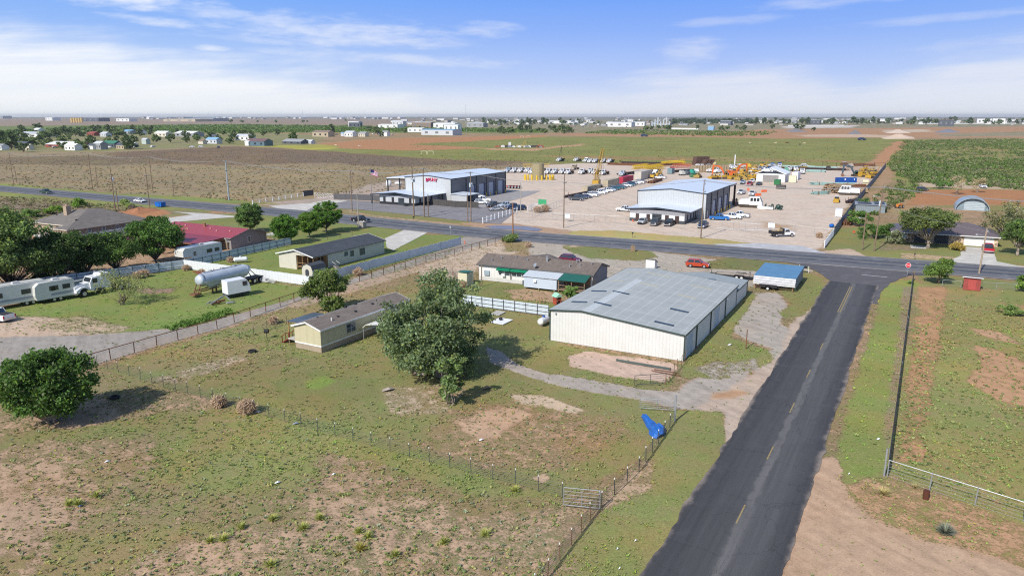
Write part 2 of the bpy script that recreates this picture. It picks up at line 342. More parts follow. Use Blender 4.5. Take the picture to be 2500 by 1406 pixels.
# pixel outline on the photograph -> ground polygon; soil, plant colour, plant cover, soft edge (m)
PAINT = [
    ([(-600, 284.2), (3100, 284.2), (3100, 300), (-600, 300)], (.34, .31, .28), (.10, .14, .09), .5, 300),
    ([(-600, 290), (980, 290), (1100, 296), (1000, 308), (250, 306), (-600, 312)], (.36, .29, .23), DEAD, .35, 60),
    ([(1000, 296), (1900, 292), (3100, 292), (3100, 314), (1900, 320), (1300, 324), (1000, 318)], (.42, .35, .28), (.13, .16, .08), .55, 60),
    ([(-600, 314), (250, 306), (600, 303), (1050, 311), (1330, 319), (1320, 325), (1100, 325), (700, 324), (-600, 332)], (.30, .24, .15), (.085, .17, .04), .92, 20),
    ([(-600, 330), (600, 324), (800, 331), (750, 362), (260, 372), (-600, 378)], (.40, .34, .25), (.14, .18, .06), .6, 10),
    ([(-600, 372), (260, 370), (560, 355), (760, 362), (1000, 385), (1400, 392), (1290, 408), (1180, 420), (990, 500), (620, 500), (300, 478), (-600, 440)], (.335, .268, .205), (.235, .205, .125), .6, 6),
    ([(250, 374), (560, 358), (760, 366), (1150, 386), (1330, 392), (1200, 404), (900, 396), (560, 402), (330, 398)], (.215, .16, .125), (.17, .13, .085), .5, 14),
    ([(700, 372), (1000, 388), (1150, 402), (950, 408), (700, 392)], (.22, .17, .13), (.16, .13, .09), .4, 10),
    ([(0, 385), (220, 380), (420, 392), (260, 404), (0, 400)], (.23, .18, .135), (.17, .15, .08), .5, 12),
    ([(560, 352), (800, 358), (1000, 348), (1340, 334), (2200, 337), (2216, 345), (2130, 404), (1390, 402), (1250, 394), (1000, 384), (760, 366)], (.36, .26, .13), (.145, .19, .05), .9, 8),
    ([(620, 358), (800, 352), (920, 357), (760, 366)], None, (.30, .33, .05), .9, 8),
    ([(790, 352), (870, 342), (1000, 337), (1330, 330), (1345, 334), (1150, 345), (1010, 352), (1190, 362), (1000, 368), (850, 362)], (.50, .27, .14), (.2, .2, .07), .18, 14),
    ([(1180, 362), (1290, 364), (1420, 351), (1440, 353), (1300, 368), (1200, 366)], (.55, .36, .22), DRY, .1, 3),
    ([(1330, 380), (1700, 384), (2100, 392), (2100, 397), (1600, 392), (1350, 386)], (.42, .26, .14), (.2, .2, .08), .55, 6),
    ([(1330, 326), (1700, 326), (1860, 316), (2500, 309), (3100, 309), (3100, 337), (2210, 336), (1900, 339), (1700, 335), (1400, 332)], (.48, .29, .17), (.16, .17, .08), .16, 12),
    ([(1940, 330), (2060, 328), (2230, 331), (2200, 336), (1960, 334)], (.62, .48, .37), DRY, .02, 8),
    ([(2150, 318), (2260, 316), (2280, 322), (2160, 324)], (.62, .52, .41), DRY, .02, 8),
    ([(1910, 309), (2100, 306), (2080, 312), (1920, 314)], (.66, .62, .58), DRY, .0, 8),
    ([(2280, 328), (2480, 322), (3100, 322), (3100, 332), (2300, 334)], (.40, .33, .25), (.15, .17, .09), .5, 10),
    ([(2205, 342), (3100, 333), (3100, 560), (2420, 520), (2260, 500), (2150, 425), (2135, 402)], (.42, .28, .16), (.125, .20, .05), .60, 4),
    ([(2186, 345), (2218, 345), (2172, 405), (2108, 405)], (.52, .29, .16), OLI, .08, 3),
    ([(2160, 408), (2185, 408), (2160, 470), (2110, 525), (2090, 525), (2135, 455)], (.46, .31, .19), OLI, .3, 2),
    ([(2230, 446), (2300, 441), (2420, 445), (3000, 462), (3000, 470), (2400, 460), (2250, 458)], (.58, .46, .35), OLI, .1, 3),
    ([(2210, 480), (2255, 462), (2400, 464), (3000, 478), (3000, 500), (2420, 500), (2330, 500), (2240, 500), (2200, 510)], ORG, OLI, .12, 2.5),
    ([(2170, 480), (2230, 470), (2240, 500), (2220, 540), (2180, 540)], None, (.27, .27, .13), .5, 2),
    # industrial yard
    ([(1172, 424), (1230, 412), (1360, 402), (1420, 398), (1500, 399), (1700, 404), (1900, 406), (2156, 407), (2075, 500), (2012, 606), (1880, 618), (1780, 600), (1560, 585), (1420, 568), (1300, 562), (1185, 552), (1235, 540), (1240, 500), (1230, 470)], (.70, .60, .52), DRY, .0, 1.2),
    ([(1500, 399), (1700, 404), (2150, 408), (2150, 418), (1700, 410), (1500, 404)], (.55, .42, .33), DRY, .05, 3),
    ([(905, 450), (990, 435), (990, 470), (905, 492), (760, 500), (620, 502), (640, 494), (760, 485), (850, 465)], (.48, .40, .34), DRY, .08, 2),
    ([(1840, 535), (1900, 545), (1930, 560), (1870, 552)], (.52, .36, .23), DRY, .02, 3),
    ([(1300, 558), (1390, 564), (1500, 562), (1640, 574), (1760, 584), (1838, 594), (1700, 604), (1480, 590), (1340, 574)], (.47, .38, .24), (.34, .32, .13), .88, 1.),
    ([(860, 508), (960, 515), (1100, 530), (1160, 545), (1120, 549), (900, 527), (840, 517)], (.55, .39, .28), LAWN, .35, .8),
    ([(870, 513), (1000, 521), (1150, 541), (1130, 547), (900, 524)], None, LAWN, .85, .8),
    ([(1130, 545), (1240, 545), (1400, 563), (1380, 572), (1220, 563)], (.50, .35, .25), DRY, .02, 1.5),
    ([(680, 508), (745, 509), (742, 515), (700, 516)], None, LAWN, .8, 1),
    # verge north of the highway, left half
    ([(-600, 400), (0, 448), (300, 472), (600, 489), (700, 499), (600, 499), (300, 480), (0, 457), (-600, 415)], (.36, .28, .18), (.145, .215, .05), .92, 2),
    # south of the highway, left
    ([(-600, 440), (0, 470), (330, 500), (560, 522), (345, 530), (100, 560), (60, 640), (-700, 700)], (.34, .27, .20), (.175, .19, .075), .62, 2),
    ([(0, 490), (150, 500), (240, 515), (120, 525), (0, 515)], (.30, .235, .185), (.23, .19, .13), .35, 3),
    ([(-600, 440), (0, 466), (300, 492), (520, 512), (520, 518), (250, 502), (0, 478), (-600, 452)], None, (.15, .21, .05), .9, 1.5),
    ([(70, 555), (380, 560), (350, 600), (190, 625), (40, 610)], (.50, .32, .21), LAWN, .3, 1.5),
    ([(290, 514), (400, 512), (420, 522), (350, 534), (280, 528)], (.48, .25, .13), LAWN, .05, 1),
    ([(350, 548), (500, 522), (640, 524), (850, 540), (1000, 556), (990, 566), (945, 580), (690, 605), (640, 560), (400, 555)], (.42, .32, .20), (.125, .19, .045), .9, 1),
    ([(30, 610), (420, 600), (700, 596), (450, 655), (430, 690), (200, 735), (0, 780), (-600, 900), (-600, 700)], (.50, .34, .23), LAWN, .25, 2),
    ([(455, 650), (695, 598), (945, 570), (1170, 575), (1150, 592), (752, 700)], (.40, .31, .19), (.12, .205, .04), .95, .6),
    ([(-600, 830), (0, 752), (240, 690), (455, 655), (755, 702), (740, 722), (600, 760), (480, 795), (300, 812), (120, 800), (-100, 850), (-600, 900)], (.42, .32, .2), (.12, .205, .042), .93, 1),
    ([(320, 702), (440, 700), (410, 715), (330, 716)], (.36, .26, .2), LAWN, .3, 1.5),
    ([(-100, 800), (30, 770), (140, 775), (260, 806), (170, 818), (0, 830), (-600, 900)], (.60, .47, .37), LAWN, .12, 1),
    ([(60, 790), (200, 770), (330, 800), (260, 815), (130, 812)], (.6, .48, .37), LAWN, .45, 1),
    ([(400, 784), (520, 755), (560, 765), (450, 800), (380, 806)], None, (.10, .19, .03), 1., .7),
    # gravel drive
    ([(1132, 578), (1180, 572), (1222, 586), (1100, 626), (760, 728), (540, 800), (240, 886), (0, 952), (-300, 1020), (-800, 1300), (-800, 900), (-200, 850), (0, 822), (240, 816), (470, 796), (610, 758), (700, 733), (900, 668), (1090, 606)], GRAV, LAWN, .03, .5),
    ([(880, 678), (1090, 612), (1100, 600), (1120, 598), (1095, 625), (900, 690)], None, LAWN, .25, .5),
    ([(700, 742), (950, 665), (1200, 594), (1222, 600), (980, 676), (720, 752)], (.5, .38, .29), LAWN, .2, .5),
    ([(1010, 660), (1130, 610), (1225, 588), (1300, 590), (1290, 606), (1170, 650), (1150, 680), (1060, 700)], (.62, .51, .41), DEAD, .3, .8),
    ([(1230, 580), (1290, 585), (1310, 600), (1300, 615), (1230, 612)], (.45, .35, .25), OLI, .6, 1),
    ([(1300, 586), (1450, 594), (1600, 614), (1720, 630), (1800, 640), (1960, 650), (1990, 660), (1850, 700), (1500, 690), (1300, 660), (1290, 610)], (.50, .455, .40), LAWN, .06, .8),
    ([(1372, 600), (1430, 597), (1590, 614), (1608, 626), (1560, 636), (1440, 630), (1390, 612)], (.42, .33, .22), LAWN, .88, .6),
    ([(1400, 597), (1440, 599), (1400, 603), (1385, 604)], (.58, .46, .35), LAWN, .05, .5),
    ([(1718, 640), (1780, 628), (1900, 640), (1960, 652), (1880, 668), (1840, 660), (1720, 655)], (.42, .33, .22), LAWN, .85, .6),
    # home lot grass and back yard
    ([(700, 760), (1050, 680), (1120, 700), (1130, 738), (1342, 778), (1340, 836), (1668, 890), (1640, 940), (1560, 972), (1640, 1010), (1560, 1120), (1370, 1214), (1000, 1110), (640, 1010), (240, 900), (300, 880)], (.48, .36, .24), (.145, .175, .06), .84, .7),
    ([(1100, 690), (1180, 684), (1440, 712), (1400, 765), (1345, 768), (1130, 718)], (.47, .33, .22), (.13, .18, .05), .78, .6),
    ([(1200, 705), (1290, 700), (1400, 720), (1380, 738), (1250, 730)], (.50, .34, .23), LAWN, .18, 1.2),
    ([(700, 760), (1050, 680), (1060, 700), (740, 790), (560, 810)], None, OLI, .8, .6),
    ([(240, 912), (540, 830), (780, 880), (600, 930), (420, 900)], None, OLI, .78, 2),
    ([(340, 932), (560, 870), (600, 878), (420, 940)], PALE, OLI, .48, 1.2),
    ([(700, 905), (880, 895), (930, 960), (820, 1000), (700, 990), (650, 950)], None, LAWN, .95, 1.5),
    ([(745, 930), (800, 915), (815, 930), (780, 950), (750, 950)], None, BRI, 1., .6),
    ([(930, 945), (1120, 930), (1140, 960), (1100, 1010), (960, 1010)], PALE, OLI, .5, 1.2),
    ([(1090, 1000), (1250, 960), (1440, 1000), (1560, 1020), (1560, 1070), (1430, 1150), (1250, 1170), (1000, 1090)], (.50, .335, .225), OLI, .55, 3),
    ([(1240, 960), (1330, 966), (1430, 1000), (1400, 1008), (1270, 985)], (.62, .50, .38), OLI, .22, .6),
    ([(1110, 1030), (1260, 990), (1300, 1010), (1180, 1070)], (.58, .40, .28), OLI, .3, 1),
    ([(1290, 1165), (1330, 1150), (1345, 1165), (1320, 1178)], (.6, .44, .31), OLI, .05, .3),
    ([(1180, 770), (1330, 790), (1338, 830), (1420, 860), (1380, 900), (1200, 850)], None, (.15, .18, .055), .86, .7),
    ([(1385, 870), (1432, 855), (1640, 886), (1655, 895), (1625, 934), (1500, 916), (1392, 892)], (.66, .50, .42), LAWN, .03, .5),
    # drive that curves round the barn and the lot beside it
    ([(1185, 842), (1235, 862), (1262, 888), (1330, 908), (1440, 925), (1580, 950), (1650, 955), (1680, 930), (1720, 915), (1760, 925), (1835, 900), (1800, 985), (1740, 1002), (1650, 996), (1560, 975), (1380, 945), (1275, 915), (1190, 882)], (.46, .42, .385), LAWN, .04, .4),
    ([(1780, 800), (1835, 716), (1900, 712), (1925, 748), (1905, 790), (1925, 800), (1960, 760), (2010, 715), (2040, 690), (2036, 740), (1900, 950), (1830, 1060), (1770, 1100), (1765, 1000), (1860, 880), (1880, 850), (1830, 830), (1765, 795)], (.47, .43, .39), LAWN, .05, .45),
    ([(1930, 790), (1985, 745), (2036, 700), (2040, 730), (1960, 880), (1830, 1075), (1765, 1105), (1770, 1010), (1700, 995), (1760, 960), (1900, 870)], (.56, .46, .385), LAWN, .03, .5),
    ([(1740, 960), (1790, 950), (1840, 958), (1790, 972), (1730, 975)], (.52, .33, .21), LAWN, .02, .8),
    ([(1670, 890), (1700, 850), (1830, 712), (1850, 720), (1800, 790), (1780, 825), (1880, 855), (1890, 880), (1840, 900), (1760, 925), (1660, 920)], (.46, .37, .26), (.165, .205, .055), .82, .5),
    ([(1690, 900), (1750, 880), (1800, 885), (1850, 870), (1840, 905), (1740, 925)], (.48, .44, .40), OLI, .5, .8),
    ([(1958, 656), (2010, 682), (2018, 718), (1965, 768), (1915, 778), (1900, 762), (1935, 738), (1905, 714), (1955, 700)], (.46, .36, .25), (.14, .18, .05), .88, .5),
    # verge west of the side road
    ([(1635, 1000), (1765, 1004), (1772, 1080), (1740, 1140), (1700, 1190), (1640, 1290), (1580, 1410), (1550, 1500), (1250, 1500), (1330, 1406), (1600, 1090)], (.50, .35, .24), (.15, .195, .06), .80, .5),
    ([(1540, 1130), (1600, 1120), (1590, 1190), (1470, 1250), (1460, 1230)], (.55, .40, .28), OLI, .35, .6),
    # east verge and field
    ([(2150, 702), (2180, 688), (2232, 680), (2250, 690), (2225, 720), (2205, 870), (2180, 1060), (2165, 1170), (2140, 1230), (2080, 1220), (2040, 1150), (2085, 950), (2140, 760)], (.47, .35, .22), (.145, .215, .045), .9, .6),
    ([(2206, 700), (2232, 700), (2215, 860), (2185, 1050), (2165, 1110), (2160, 1050), (2190, 850)], (.40, .32, .24), (.20, .18, .11), .6, .5),
    ([(2240, 690), (2500, 690), (3000, 700), (3100, 1700), (2700, 1500), (2500, 1290), (2168, 1160), (2185, 1060), (2216, 860)], (.52, .31, .18), (.175, .215, .075), .66, 1),
    ([(2245, 700), (2310, 700), (2285, 900), (2255, 1130), (2185, 1130), (2210, 1000), (2232, 860)], (.52, .31, .18), (.17, .2, .07), .38, .8),
    ([(2380, 842), (2450, 862), (2500, 880), (2600, 960), (2600, 1010), (2430, 975), (2370, 930), (2400, 890)], (.54, .33, .20), OLI, .08, .9),
    ([(2370, 800), (2440, 808), (2500, 840), (2470, 838), (2380, 812)], (.56, .36, .23), OLI, .15, .8),
    ([(2060, 1180), (2170, 1160), (2500, 1280), (2900, 1450), (2900, 1500), (2480, 1390), (2250, 1310), (2120, 1260)], (.53, .34, .215), (.18, .2, .07), .42, .8),
    ([(1985, 1130), (2040, 1120), (2065, 1200), (2130, 1262), (2250, 1312), (2420, 1345), (2530, 1400), (2700, 1600), (1890, 1600), (1900, 1420)], (.56, .40, .285), OLI, .03, .8),
    # right house
    ([(2030, 560), (2190, 545), (2480, 560), (3100, 620), (3100, 660), (2500, 648), (2200, 634), (2010, 616)], (.48, .36, .24), (.14, .185, .05), .82, 1),
    ([(2195, 616), (2345, 628), (2350, 637), (2200, 628)], (.56, .42, .28), LAWN, .35, .7),
    ([(2140, 612), (2240, 612), (2260, 600), (2150, 590)], (.36, .28, .2), LAWN, .45, 1),
    ([(2010, 612), (2080, 606), (2110, 624), (2300, 640), (3100, 672), (3100, 682), (2300, 648), (2010, 625)], (.60, .48, .38), LAWN, .06, .7),
    ([(2240, 668), (2500, 688), (3100, 712), (3100, 730), (2500, 706), (2250, 690)], (.42, .33, .23), (.13, .18, .05), .8, .5),
    ([(2450, 700), (2520, 720), (2500, 745), (2440, 735)], (.5, .3, .2), (.13, .2, .05), .8, .6),
    # front field
    ([(-900, 1150), (0, 990), (240, 905), (640, 1012), (1000, 1115), (1375, 1222), (1345, 1406), (1300, 1700), (-900, 1900)], (.50, .35, .245), (.165, .17, .075), .60, 1),
    ([(560, 985), (900, 1060), (1200, 1160), (1340, 1210), (1200, 1230), (950, 1150), (640, 1040)], None, (.15, .20, .06), .8, 1.5),
    ([(0, 1060), (200, 1030), (420, 990), (600, 1010), (760, 1080), (700, 1200), (420, 1170), (300, 1080), (0, 1090)], None, (.15, .19, .06), .78, 2),
    ([(-100, 1100), (180, 1120), (220, 1180), (60, 1190), (-100, 1160)], (.52, .37, .26), OLI, .42, 2.5),
    ([(0, 1230), (180, 1220), (200, 1260), (60, 1370), (-200, 1370)], (.53, .38, .27), OLI, .40, 2.5),
    ([(150, 1300), (520, 1290), (760, 1250), (700, 1320), (420, 1420), (120, 1500)], None, OLI, .72, 1.5),
    ([(700, 1250), (1000, 1190), (1380, 1260), (1330, 1500), (300, 1600), (420, 1420)], (.54, .385, .275), (.16, .17, .08), .46, 4),
    ([(100, 985), (250, 960), (300, 1020), (170, 1045), (100, 1020)], (.52, .38, .27), OLI, .35, .8),
]
PAINT = [([G(*p) for p in pl], *r) for pl, *r in PAINT]


def paint(x, y):
    n = len(x); soil = np.tile(np.array(TAN), (n, 1)); veg = np.tile(np.array(OLI), (n, 1)); den = np.full(n, .5)
    n1 = vn(x, y, 3.2, 4, 5) - .5; n2 = vn(x, y, 22, 4, 9) - .5; n3 = vn(x, y, 90, 3, 19) - .5
    dist = np.hypot(x, y)
    for pl, s, v, d, f in PAINT:
        a = np.array(pl); k = (x > a[:, 0].min() - 2 * f) & (x < a[:, 0].max() + 2 * f) & (y > a[:, 1].min() - 2 * f) & (y < a[:, 1].max() + 2 * f)
        if not k.any(): continue
        sd = sdist(x[k], y[k], pl)
        nn = n1[k] * min(1.3 * f, 4) + (n2[k] * min(2.2 * f, 16) if f > 1 else 0) + (n3[k] * f if f > 10 else 0)
        t = np.clip((sd + nn * 1.6) / f + .5, 0, 1); t = t * t * (3 - 2 * t)
        if s is not None: soil[k] += (np.array(s) - soil[k]) * t[:, None]
        veg[k] += (np.array(v) - veg[k]) * t[:, None]
        den[k] += (d - den[k]) * t
    # broad patches of thicker and thinner cover
    big = np.clip((vn(x, y, 14, 4, 33) - .5) * 1.5 + (vn(x, y, 60, 3, 41) - .5) * .8, -.6, .6)
    free = np.clip(den * 6, 0, 1) * np.clip((1.02 - den) * 5, 0.25, 1)
    den = np.clip(den + big * .30 * free, 0, 1)
    veg = veg * (1 + .30 * n2[:, None] * 2)
    yel = np.clip((vn(x, y, 9, 3, 55) - .45) * 2.2, 0, 1)[:, None] * .35
    veg = veg * (1 - yel) + veg * np.array([1.45, 1.12, .8]) * yel
    veg = veg * np.array([.98, .90, .86]) + np.array([.235, .185, .12]) * .26
    return soil * np.array([.80, .775, .73]), np.clip(veg, .01, 1), den


def ground_mat():
    m = bpy.data.materials.new('ground'); m.use_nodes = True; n = NT(m.node_tree); p = m.node_tree.nodes['Principled BSDF']
    pos = n.new('ShaderNodeTexCoord').outputs['Object']
    at = lambda s: n.new('ShaderNodeAttribute', attribute_name=s)
    soil = at('soil').outputs['Color']; veg = at('veg').outputs['Color']; den = at('den').outputs['Fac']
    nf = n.noise(pos, 4.2, 7, .75); nm = n.noise(pos, .8, 6, .68); nc = n.noise(pos, 9., 3, .6); nb = n.noise(pos, .09, 4, .6)
    thr = n.lin(n.m('ADD', n.m('MULTIPLY', nf, .55), n.m('MULTIPLY', nm, .45)), .34, .66)
    d2 = n.lin(den, 0., 1., -.22, 1.22)
    mask = n.sstep(n.m('SUBTRACT', d2, thr), -.17, .17)
    sc = n.mix(1., soil, n.ramp(n.m('ADD', n.m('MULTIPLY', nm, .5), n.m('MULTIPLY', nc, .5)), [(.3, .66), (.5, 1.0), (.7, 1.26)]), 'MULTIPLY')
    trk = n.noise(n.comb(n.m('ADD', n.m('MULTIPLY', n.sep(pos)[0], .9), n.m('MULTIPLY', n.sep(pos)[1], .5)), n.m('ADD', n.m('MULTIPLY', n.sep(pos)[0], -.06), n.m('MULTIPLY', n.sep(pos)[1], .1)), 0.), .8, 6, .65)
    sc = n.mix(1., sc, n.ramp(trk, [(.32, .82), (.5, 1.0), (.68, 1.13)]), 'MULTIPLY')
    sc = n.mix(n.sstep(nb, .45, .7, 0., .5), sc, n.mix(1., sc, (1.05, .93, .85), 'MULTIPLY'))
    # small dark stones and weeds on the bare soil
    vor = n.new('ShaderNodeTexVoronoi'); n.l.new(pos, vor.inputs['Vector']); vor.inputs['Scale'].default_value = 1.9
    spk = n.m('MULTIPLY', n.sstep(vor.outputs['Distance'], .10, .26, 1., 0.), n.sstep(den, .04, .3))
    sc = n.mix(n.m('MULTIPLY', spk, .6), sc, (.10, .11, .05))
    vc = n.mix(1., veg, n.ramp(n.m('ADD', n.m('MULTIPLY', nc, .6), n.m('MULTIPLY', nf, .4)), [(.32, .62), (.5, .98), (.68, 1.42)]), 'MULTIPLY')
    hv = n.noise(pos, .33, 5, .65)
    vc = n.mix(n.sstep(hv, .42, .62, 0., .55), vc, n.mix(1., vc, (.74, 1.08, .66), 'MULTIPLY'))
    vc = n.mix(n.sstep(nb, .40, .62, 0., .6), vc, n.mix(1., vc, (1.28, .98, .92), 'MULTIPLY'))
    c = n.mix(n.m('MULTIPLY', mask, .86), sc, vc)
    n.put(p.inputs['Base Color'], c); p.inputs['Roughness'].default_value = .95; p.inputs['Specular IOR Level'].default_value = .1
    b = n.new('ShaderNodeBump'); b.inputs['Strength'].default_value = .55; b.inputs['Distance'].default_value = .12
    n.put(b.inputs['Height'], n.m('ADD', n.m('MULTIPLY', mask, n.m('MULTIPLY_ADD', nc, .8, .35)), n.m('MULTIPLY', nf, .35))); n.l.new(b.outputs[0], p.inputs['Normal'])
    return m


rr = [2.]
while rr[-1] < 24: rr.append(rr[-1] + 2.2)
while rr[-1] < 22000: rr.append(rr[-1] * (1.0065 if rr[-1] < 1200 else 1.02))
rr = np.array(rr)
aa = np.concatenate([np.arange(-46, 46.01, .22), np.arange(49, 311, 3.)])
A, Q = np.meshgrid(np.radians(aa), rr)
gx = (Q * np.sin(A)).ravel(); gy = (Q * np.cos(A)).ravel(); na = len(aa); nr = len(rr)
near = np.hypot(gx, gy) < 1500
gz = np.where(near, (vn(gx, gy, 7, 3, 77) - .5) * .10, 0)
ii = (np.arange(nr - 1)[:, None] * na + np.arange(na)[None]); jj = (np.arange(nr - 1)[:, None] * na + (np.arange(na)[None] + 1) % na)
quads = np.stack([ii, jj, jj + na, ii + na], -1).reshape(-1, 4)[:, ::-1]
me = bpy.data.meshes.new('ground'); me.vertices.add(len(gx) + 1)
gv = np.zeros((len(gx) + 1, 3), np.float32); gv[:-1, 0] = gx; gv[:-1, 1] = gy; gv[:-1, 2] = np.minimum(gz - .05, -.002)
me.vertices.foreach_set('co', gv.ravel())
tri = np.stack([np.full(na, len(gx)), (np.arange(na) + 1) % na, np.arange(na)], -1)
nq = len(quads); me.loops.add(nq * 4 + na * 3); me.loops.foreach_set('vertex_index', np.concatenate([quads.ravel(), tri.ravel()]).astype(np.int32))
me.polygons.add(nq + na); me.polygons.foreach_set('loop_start', np.concatenate([np.arange(0, nq * 4, 4), nq * 4 + np.arange(0, na * 3, 3)]).astype(np.int32))
me.update(calc_edges=True)
S_, V_, D_ = paint(gv[:, 0].astype(float), gv[:, 1].astype(float))
for nm_, arr in (('soil', S_), ('veg', V_)):
    a_ = me.attributes.new(nm_, 'FLOAT_COLOR', 'POINT'); c_ = np.ones((len(arr), 4), np.float32); c_[:, :3] = arr; a_.data.foreach_set('color', c_.ravel())
a_ = me.attributes.new('den', 'FLOAT', 'POINT'); a_.data.foreach_set('value', D_.astype(np.float32))
me.polygons.foreach_set('use_smooth', [True] * len(me.polygons))
me.materials.append(ground_mat()); o = bpy.data.objects.new('ground', me); COL.objects.link(o); tag(o, None, None, kind='structure')


# ---------------------------------------------------------------- roads
def road_mat(name, base, bands, edge, centre=None, sc=.5):
    """bands: (offset, half width, colour, strength) across the road; edge: colour of the worn margin"""
    m = bpy.data.materials.new(name); m.use_nodes = True; n = NT(m.node_tree); p = m.node_tree.nodes['Principled BSDF']
    ac = n.new('ShaderNodeAttribute', attribute_name='ac').outputs['Fac']; al = n.new('ShaderNodeAttribute', attribute_name='al').outputs['Fac']
    v = n.comb(n.m('MULTIPLY', al, .06), n.m('MULTIPLY', ac, 1.6)); streak = n.noise(v, 2., 5, .6)
    v2 = n.comb(al, ac); blot = n.noise(v2, .35, 5, .65); fine = n.noise(v2, 14., 3, .7)
    c = n.mix(n.lin(streak, .3, .7), tuple(q * .86 for q in base), tuple(q * 1.16 for q in base))
    for off, hw, col, k in bands:
        d = n.m('ABSOLUTE', n.m('SUBTRACT', n.m('MULTIPLY_ADD', n.m('SUBTRACT', blot, .5), 1.2, ac), off))
        c = n.mix(n.m('MULTIPLY', n.sstep(d, hw * .45, hw * 1.25, 1., 0.), n.m('MULTIPLY', k, n.lin(streak, .25, .75, .55, 1.2)), clamp=True), c, col)
    c = n.mix(n.sstep(blot, .50, .66, 0., .42), c, tuple(q * 1.6 for q in base))
    ck = n.new('ShaderNodeTexVoronoi', feature='DISTANCE_TO_EDGE'); n.put(ck.inputs['Vector'], n.comb(n.m('MULTIPLY_ADD', blot, 3., al), n.m('MULTIPLY_ADD', streak, 2., ac))); ck.inputs['Scale'].default_value = .22
    c = n.mix(n.sstep(ck.outputs['Distance'], .0, .012, .38, 0.), c, tuple(q * .45 for q in base))
    c = n.mix(1., c, n.ramp(fine, [(.3, .72), (.7, 1.3)]), 'MULTIPLY')
    if edge: c = n.mix(n.sstep(n.m('ADD', n.m('ABSOLUTE', ac), n.m('MULTIPLY', n.m('SUBTRACT', blot, .5), 1.7)), edge[1], edge[2]), c, edge[0])
    n.put(p.inputs['Base Color'], c); p.inputs['Roughness'].default_value = .85; p.inputs['Specular IOR Level'].default_value = .25
    b = n.new('ShaderNodeBump'); b.inputs['Strength'].default_value = .4; b.inputs['Distance'].default_value = .02; n.put(b.inputs['Height'], fine); n.l.new(b.outputs[0], p.inputs['Normal'])
    return m


def strip(name, line, hw, z, material, ncross=12, jag=.25, step=1.2, seed=3):
    """sheet following a polyline; hw = (left, right) half widths"""
    P = [np.array(q, float) for q in line]; pts = []; s = 0; al = []
    for a, b in zip(P[:-1], P[1:]):
        L = np.linalg.norm(b - a); k = max(1, int(L / step))
        for i in range(k): pts.append(a + (b - a) * i / k); al.append(s + L * i / k)
        s += L
    pts.append(P[-1]); al.append(s); pts = np.array(pts); al = np.array(al)
    for _ in range(30): pts[1:-1] = .25 * pts[:-2] + .5 * pts[1:-1] + .25 * pts[2:]
    t = np.gradient(pts, axis=0); t /= np.linalg.norm(t, axis=1)[:, None]; nr_ = np.stack([-t[:, 1], t[:, 0]], 1)
    jl = (vn(al, al * 0 + 7, 3., 4, seed) - .5) * jag * 4; jr = (vn(al, al * 0 + 31, 3., 4, seed + 9) - .5) * jag * 4
    V = []; AC = []; AL = []
    for i in range(len(pts)):
        for j in range(ncross + 1):
            w = -(hw[1] + jr[i]) + (hw[0] + jl[i] + hw[1] + jr[i]) * j / ncross
            q = pts[i] + nr_[i] * w; V.append((q[0], q[1], z)); AC.append(w); AL.append(al[i])
    n1_ = ncross + 1; Fs = [(i * n1_ + j, i * n1_ + j + 1, (i + 1) * n1_ + j + 1, (i + 1) * n1_ + j)[::-1] for i in range(len(pts) - 1) for j in range(ncross)]
    me = bpy.data.meshes.new(name); me.from_pydata(V, [], Fs); me.update()
    for k_, d_ in (('ac', AC), ('al', AL)):
        a_ = me.attributes.new(k_, 'FLOAT', 'POINT'); a_.data.foreach_set('value', np.array(d_, np.float32))
    me.materials.append(material); o = bpy.data.objects.new(name, me); COL.objects.link(o)
    return tag(o, None, None, kind='structure')


def sheet(name, poly, z, material, jag=.15, seed=1, step=1.5):
    """flat irregular sheet with slightly ragged outline"""
    pts = []
    for a, b in zip(poly, poly[1:] + poly[:1]):
        L = math.dist(a, b); k = max(1, int(L / step))
        for i in range(k):
            x = a[0] + (b[0] - a[0]) * i / k; y = a[1] + (b[1] - a[1]) * i / k
            q = np.array([x]), np.array([y])
            pts.append((x + (vn(*q, 2.2, 3, seed)[0] - .5) * jag * 4, y + (vn(*q, 2.2, 3, seed + 5)[0] - .5) * jag * 4))
    me = bpy.data.meshes.new(name); me.from_pydata([(x, y, z) for x, y in pts], [], [tuple(range(len(pts)))]); me.update()
    if me.polygons[0].normal.z < 0: me.flip_normals()
    for k_, d_ in (('ac', [p[1] for p in pts]), ('al', [p[0] for p in pts])):
        a_ = me.attributes.new(k_, 'FLOAT', 'POINT'); a_.data.foreach_set('value', np.array(d_, np.float32))
    me.materials.append(material); o = bpy.data.objects.new(name, me); COL.objects.link(o)
    return tag(o, None, None, kind='structure')


HW = [(-1500, 178), (-900, 174), (-342, 170.7), (-262, 170), (-175, 170), (-108, 165.2), (-89, 164.6), (-52, 167.6), (-17, 168.8), (22, 171.6), (120, 176), (500, 195)]
HWP = [fr(-28.5, p, q) for p, q in HW]
hm = road_mat('highway_asphalt', (.150, .150, .158), [(-1.9, 1.35, (.066, .076, .098), .95), (1.9, 1.35, (.066, .076, .098), .95), (-4.6, .8, (.10, .105, .12), .5), (4.6, .8, (.10, .105, .12), .5), (0, .16, (.22, .19, .12), .8)], ((.36, .32, .29), 6.6, 7.5))
strip('highway', HWP, (7.4, 7.4), .034, hm, 14, .12, 2.5)
rm = road_mat('side_road_asphalt', (.052, .052, .056), [(-1.2, 1.9, (.105, .103, .106), .75), (-.3, .4, (.17, .165, .16), .6), (1.4, 1.2, (.078, .077, .080), .7), (-3.2, .6, (.07, .07, .073), .5), (3.2, .5, (.066, .066, .07), .5)], ((.24, .20, .17), 3.8, 4.5))
SR = [fr(60.6, p, 9.55) for p in (-10, 30, 80, 120, 146)]
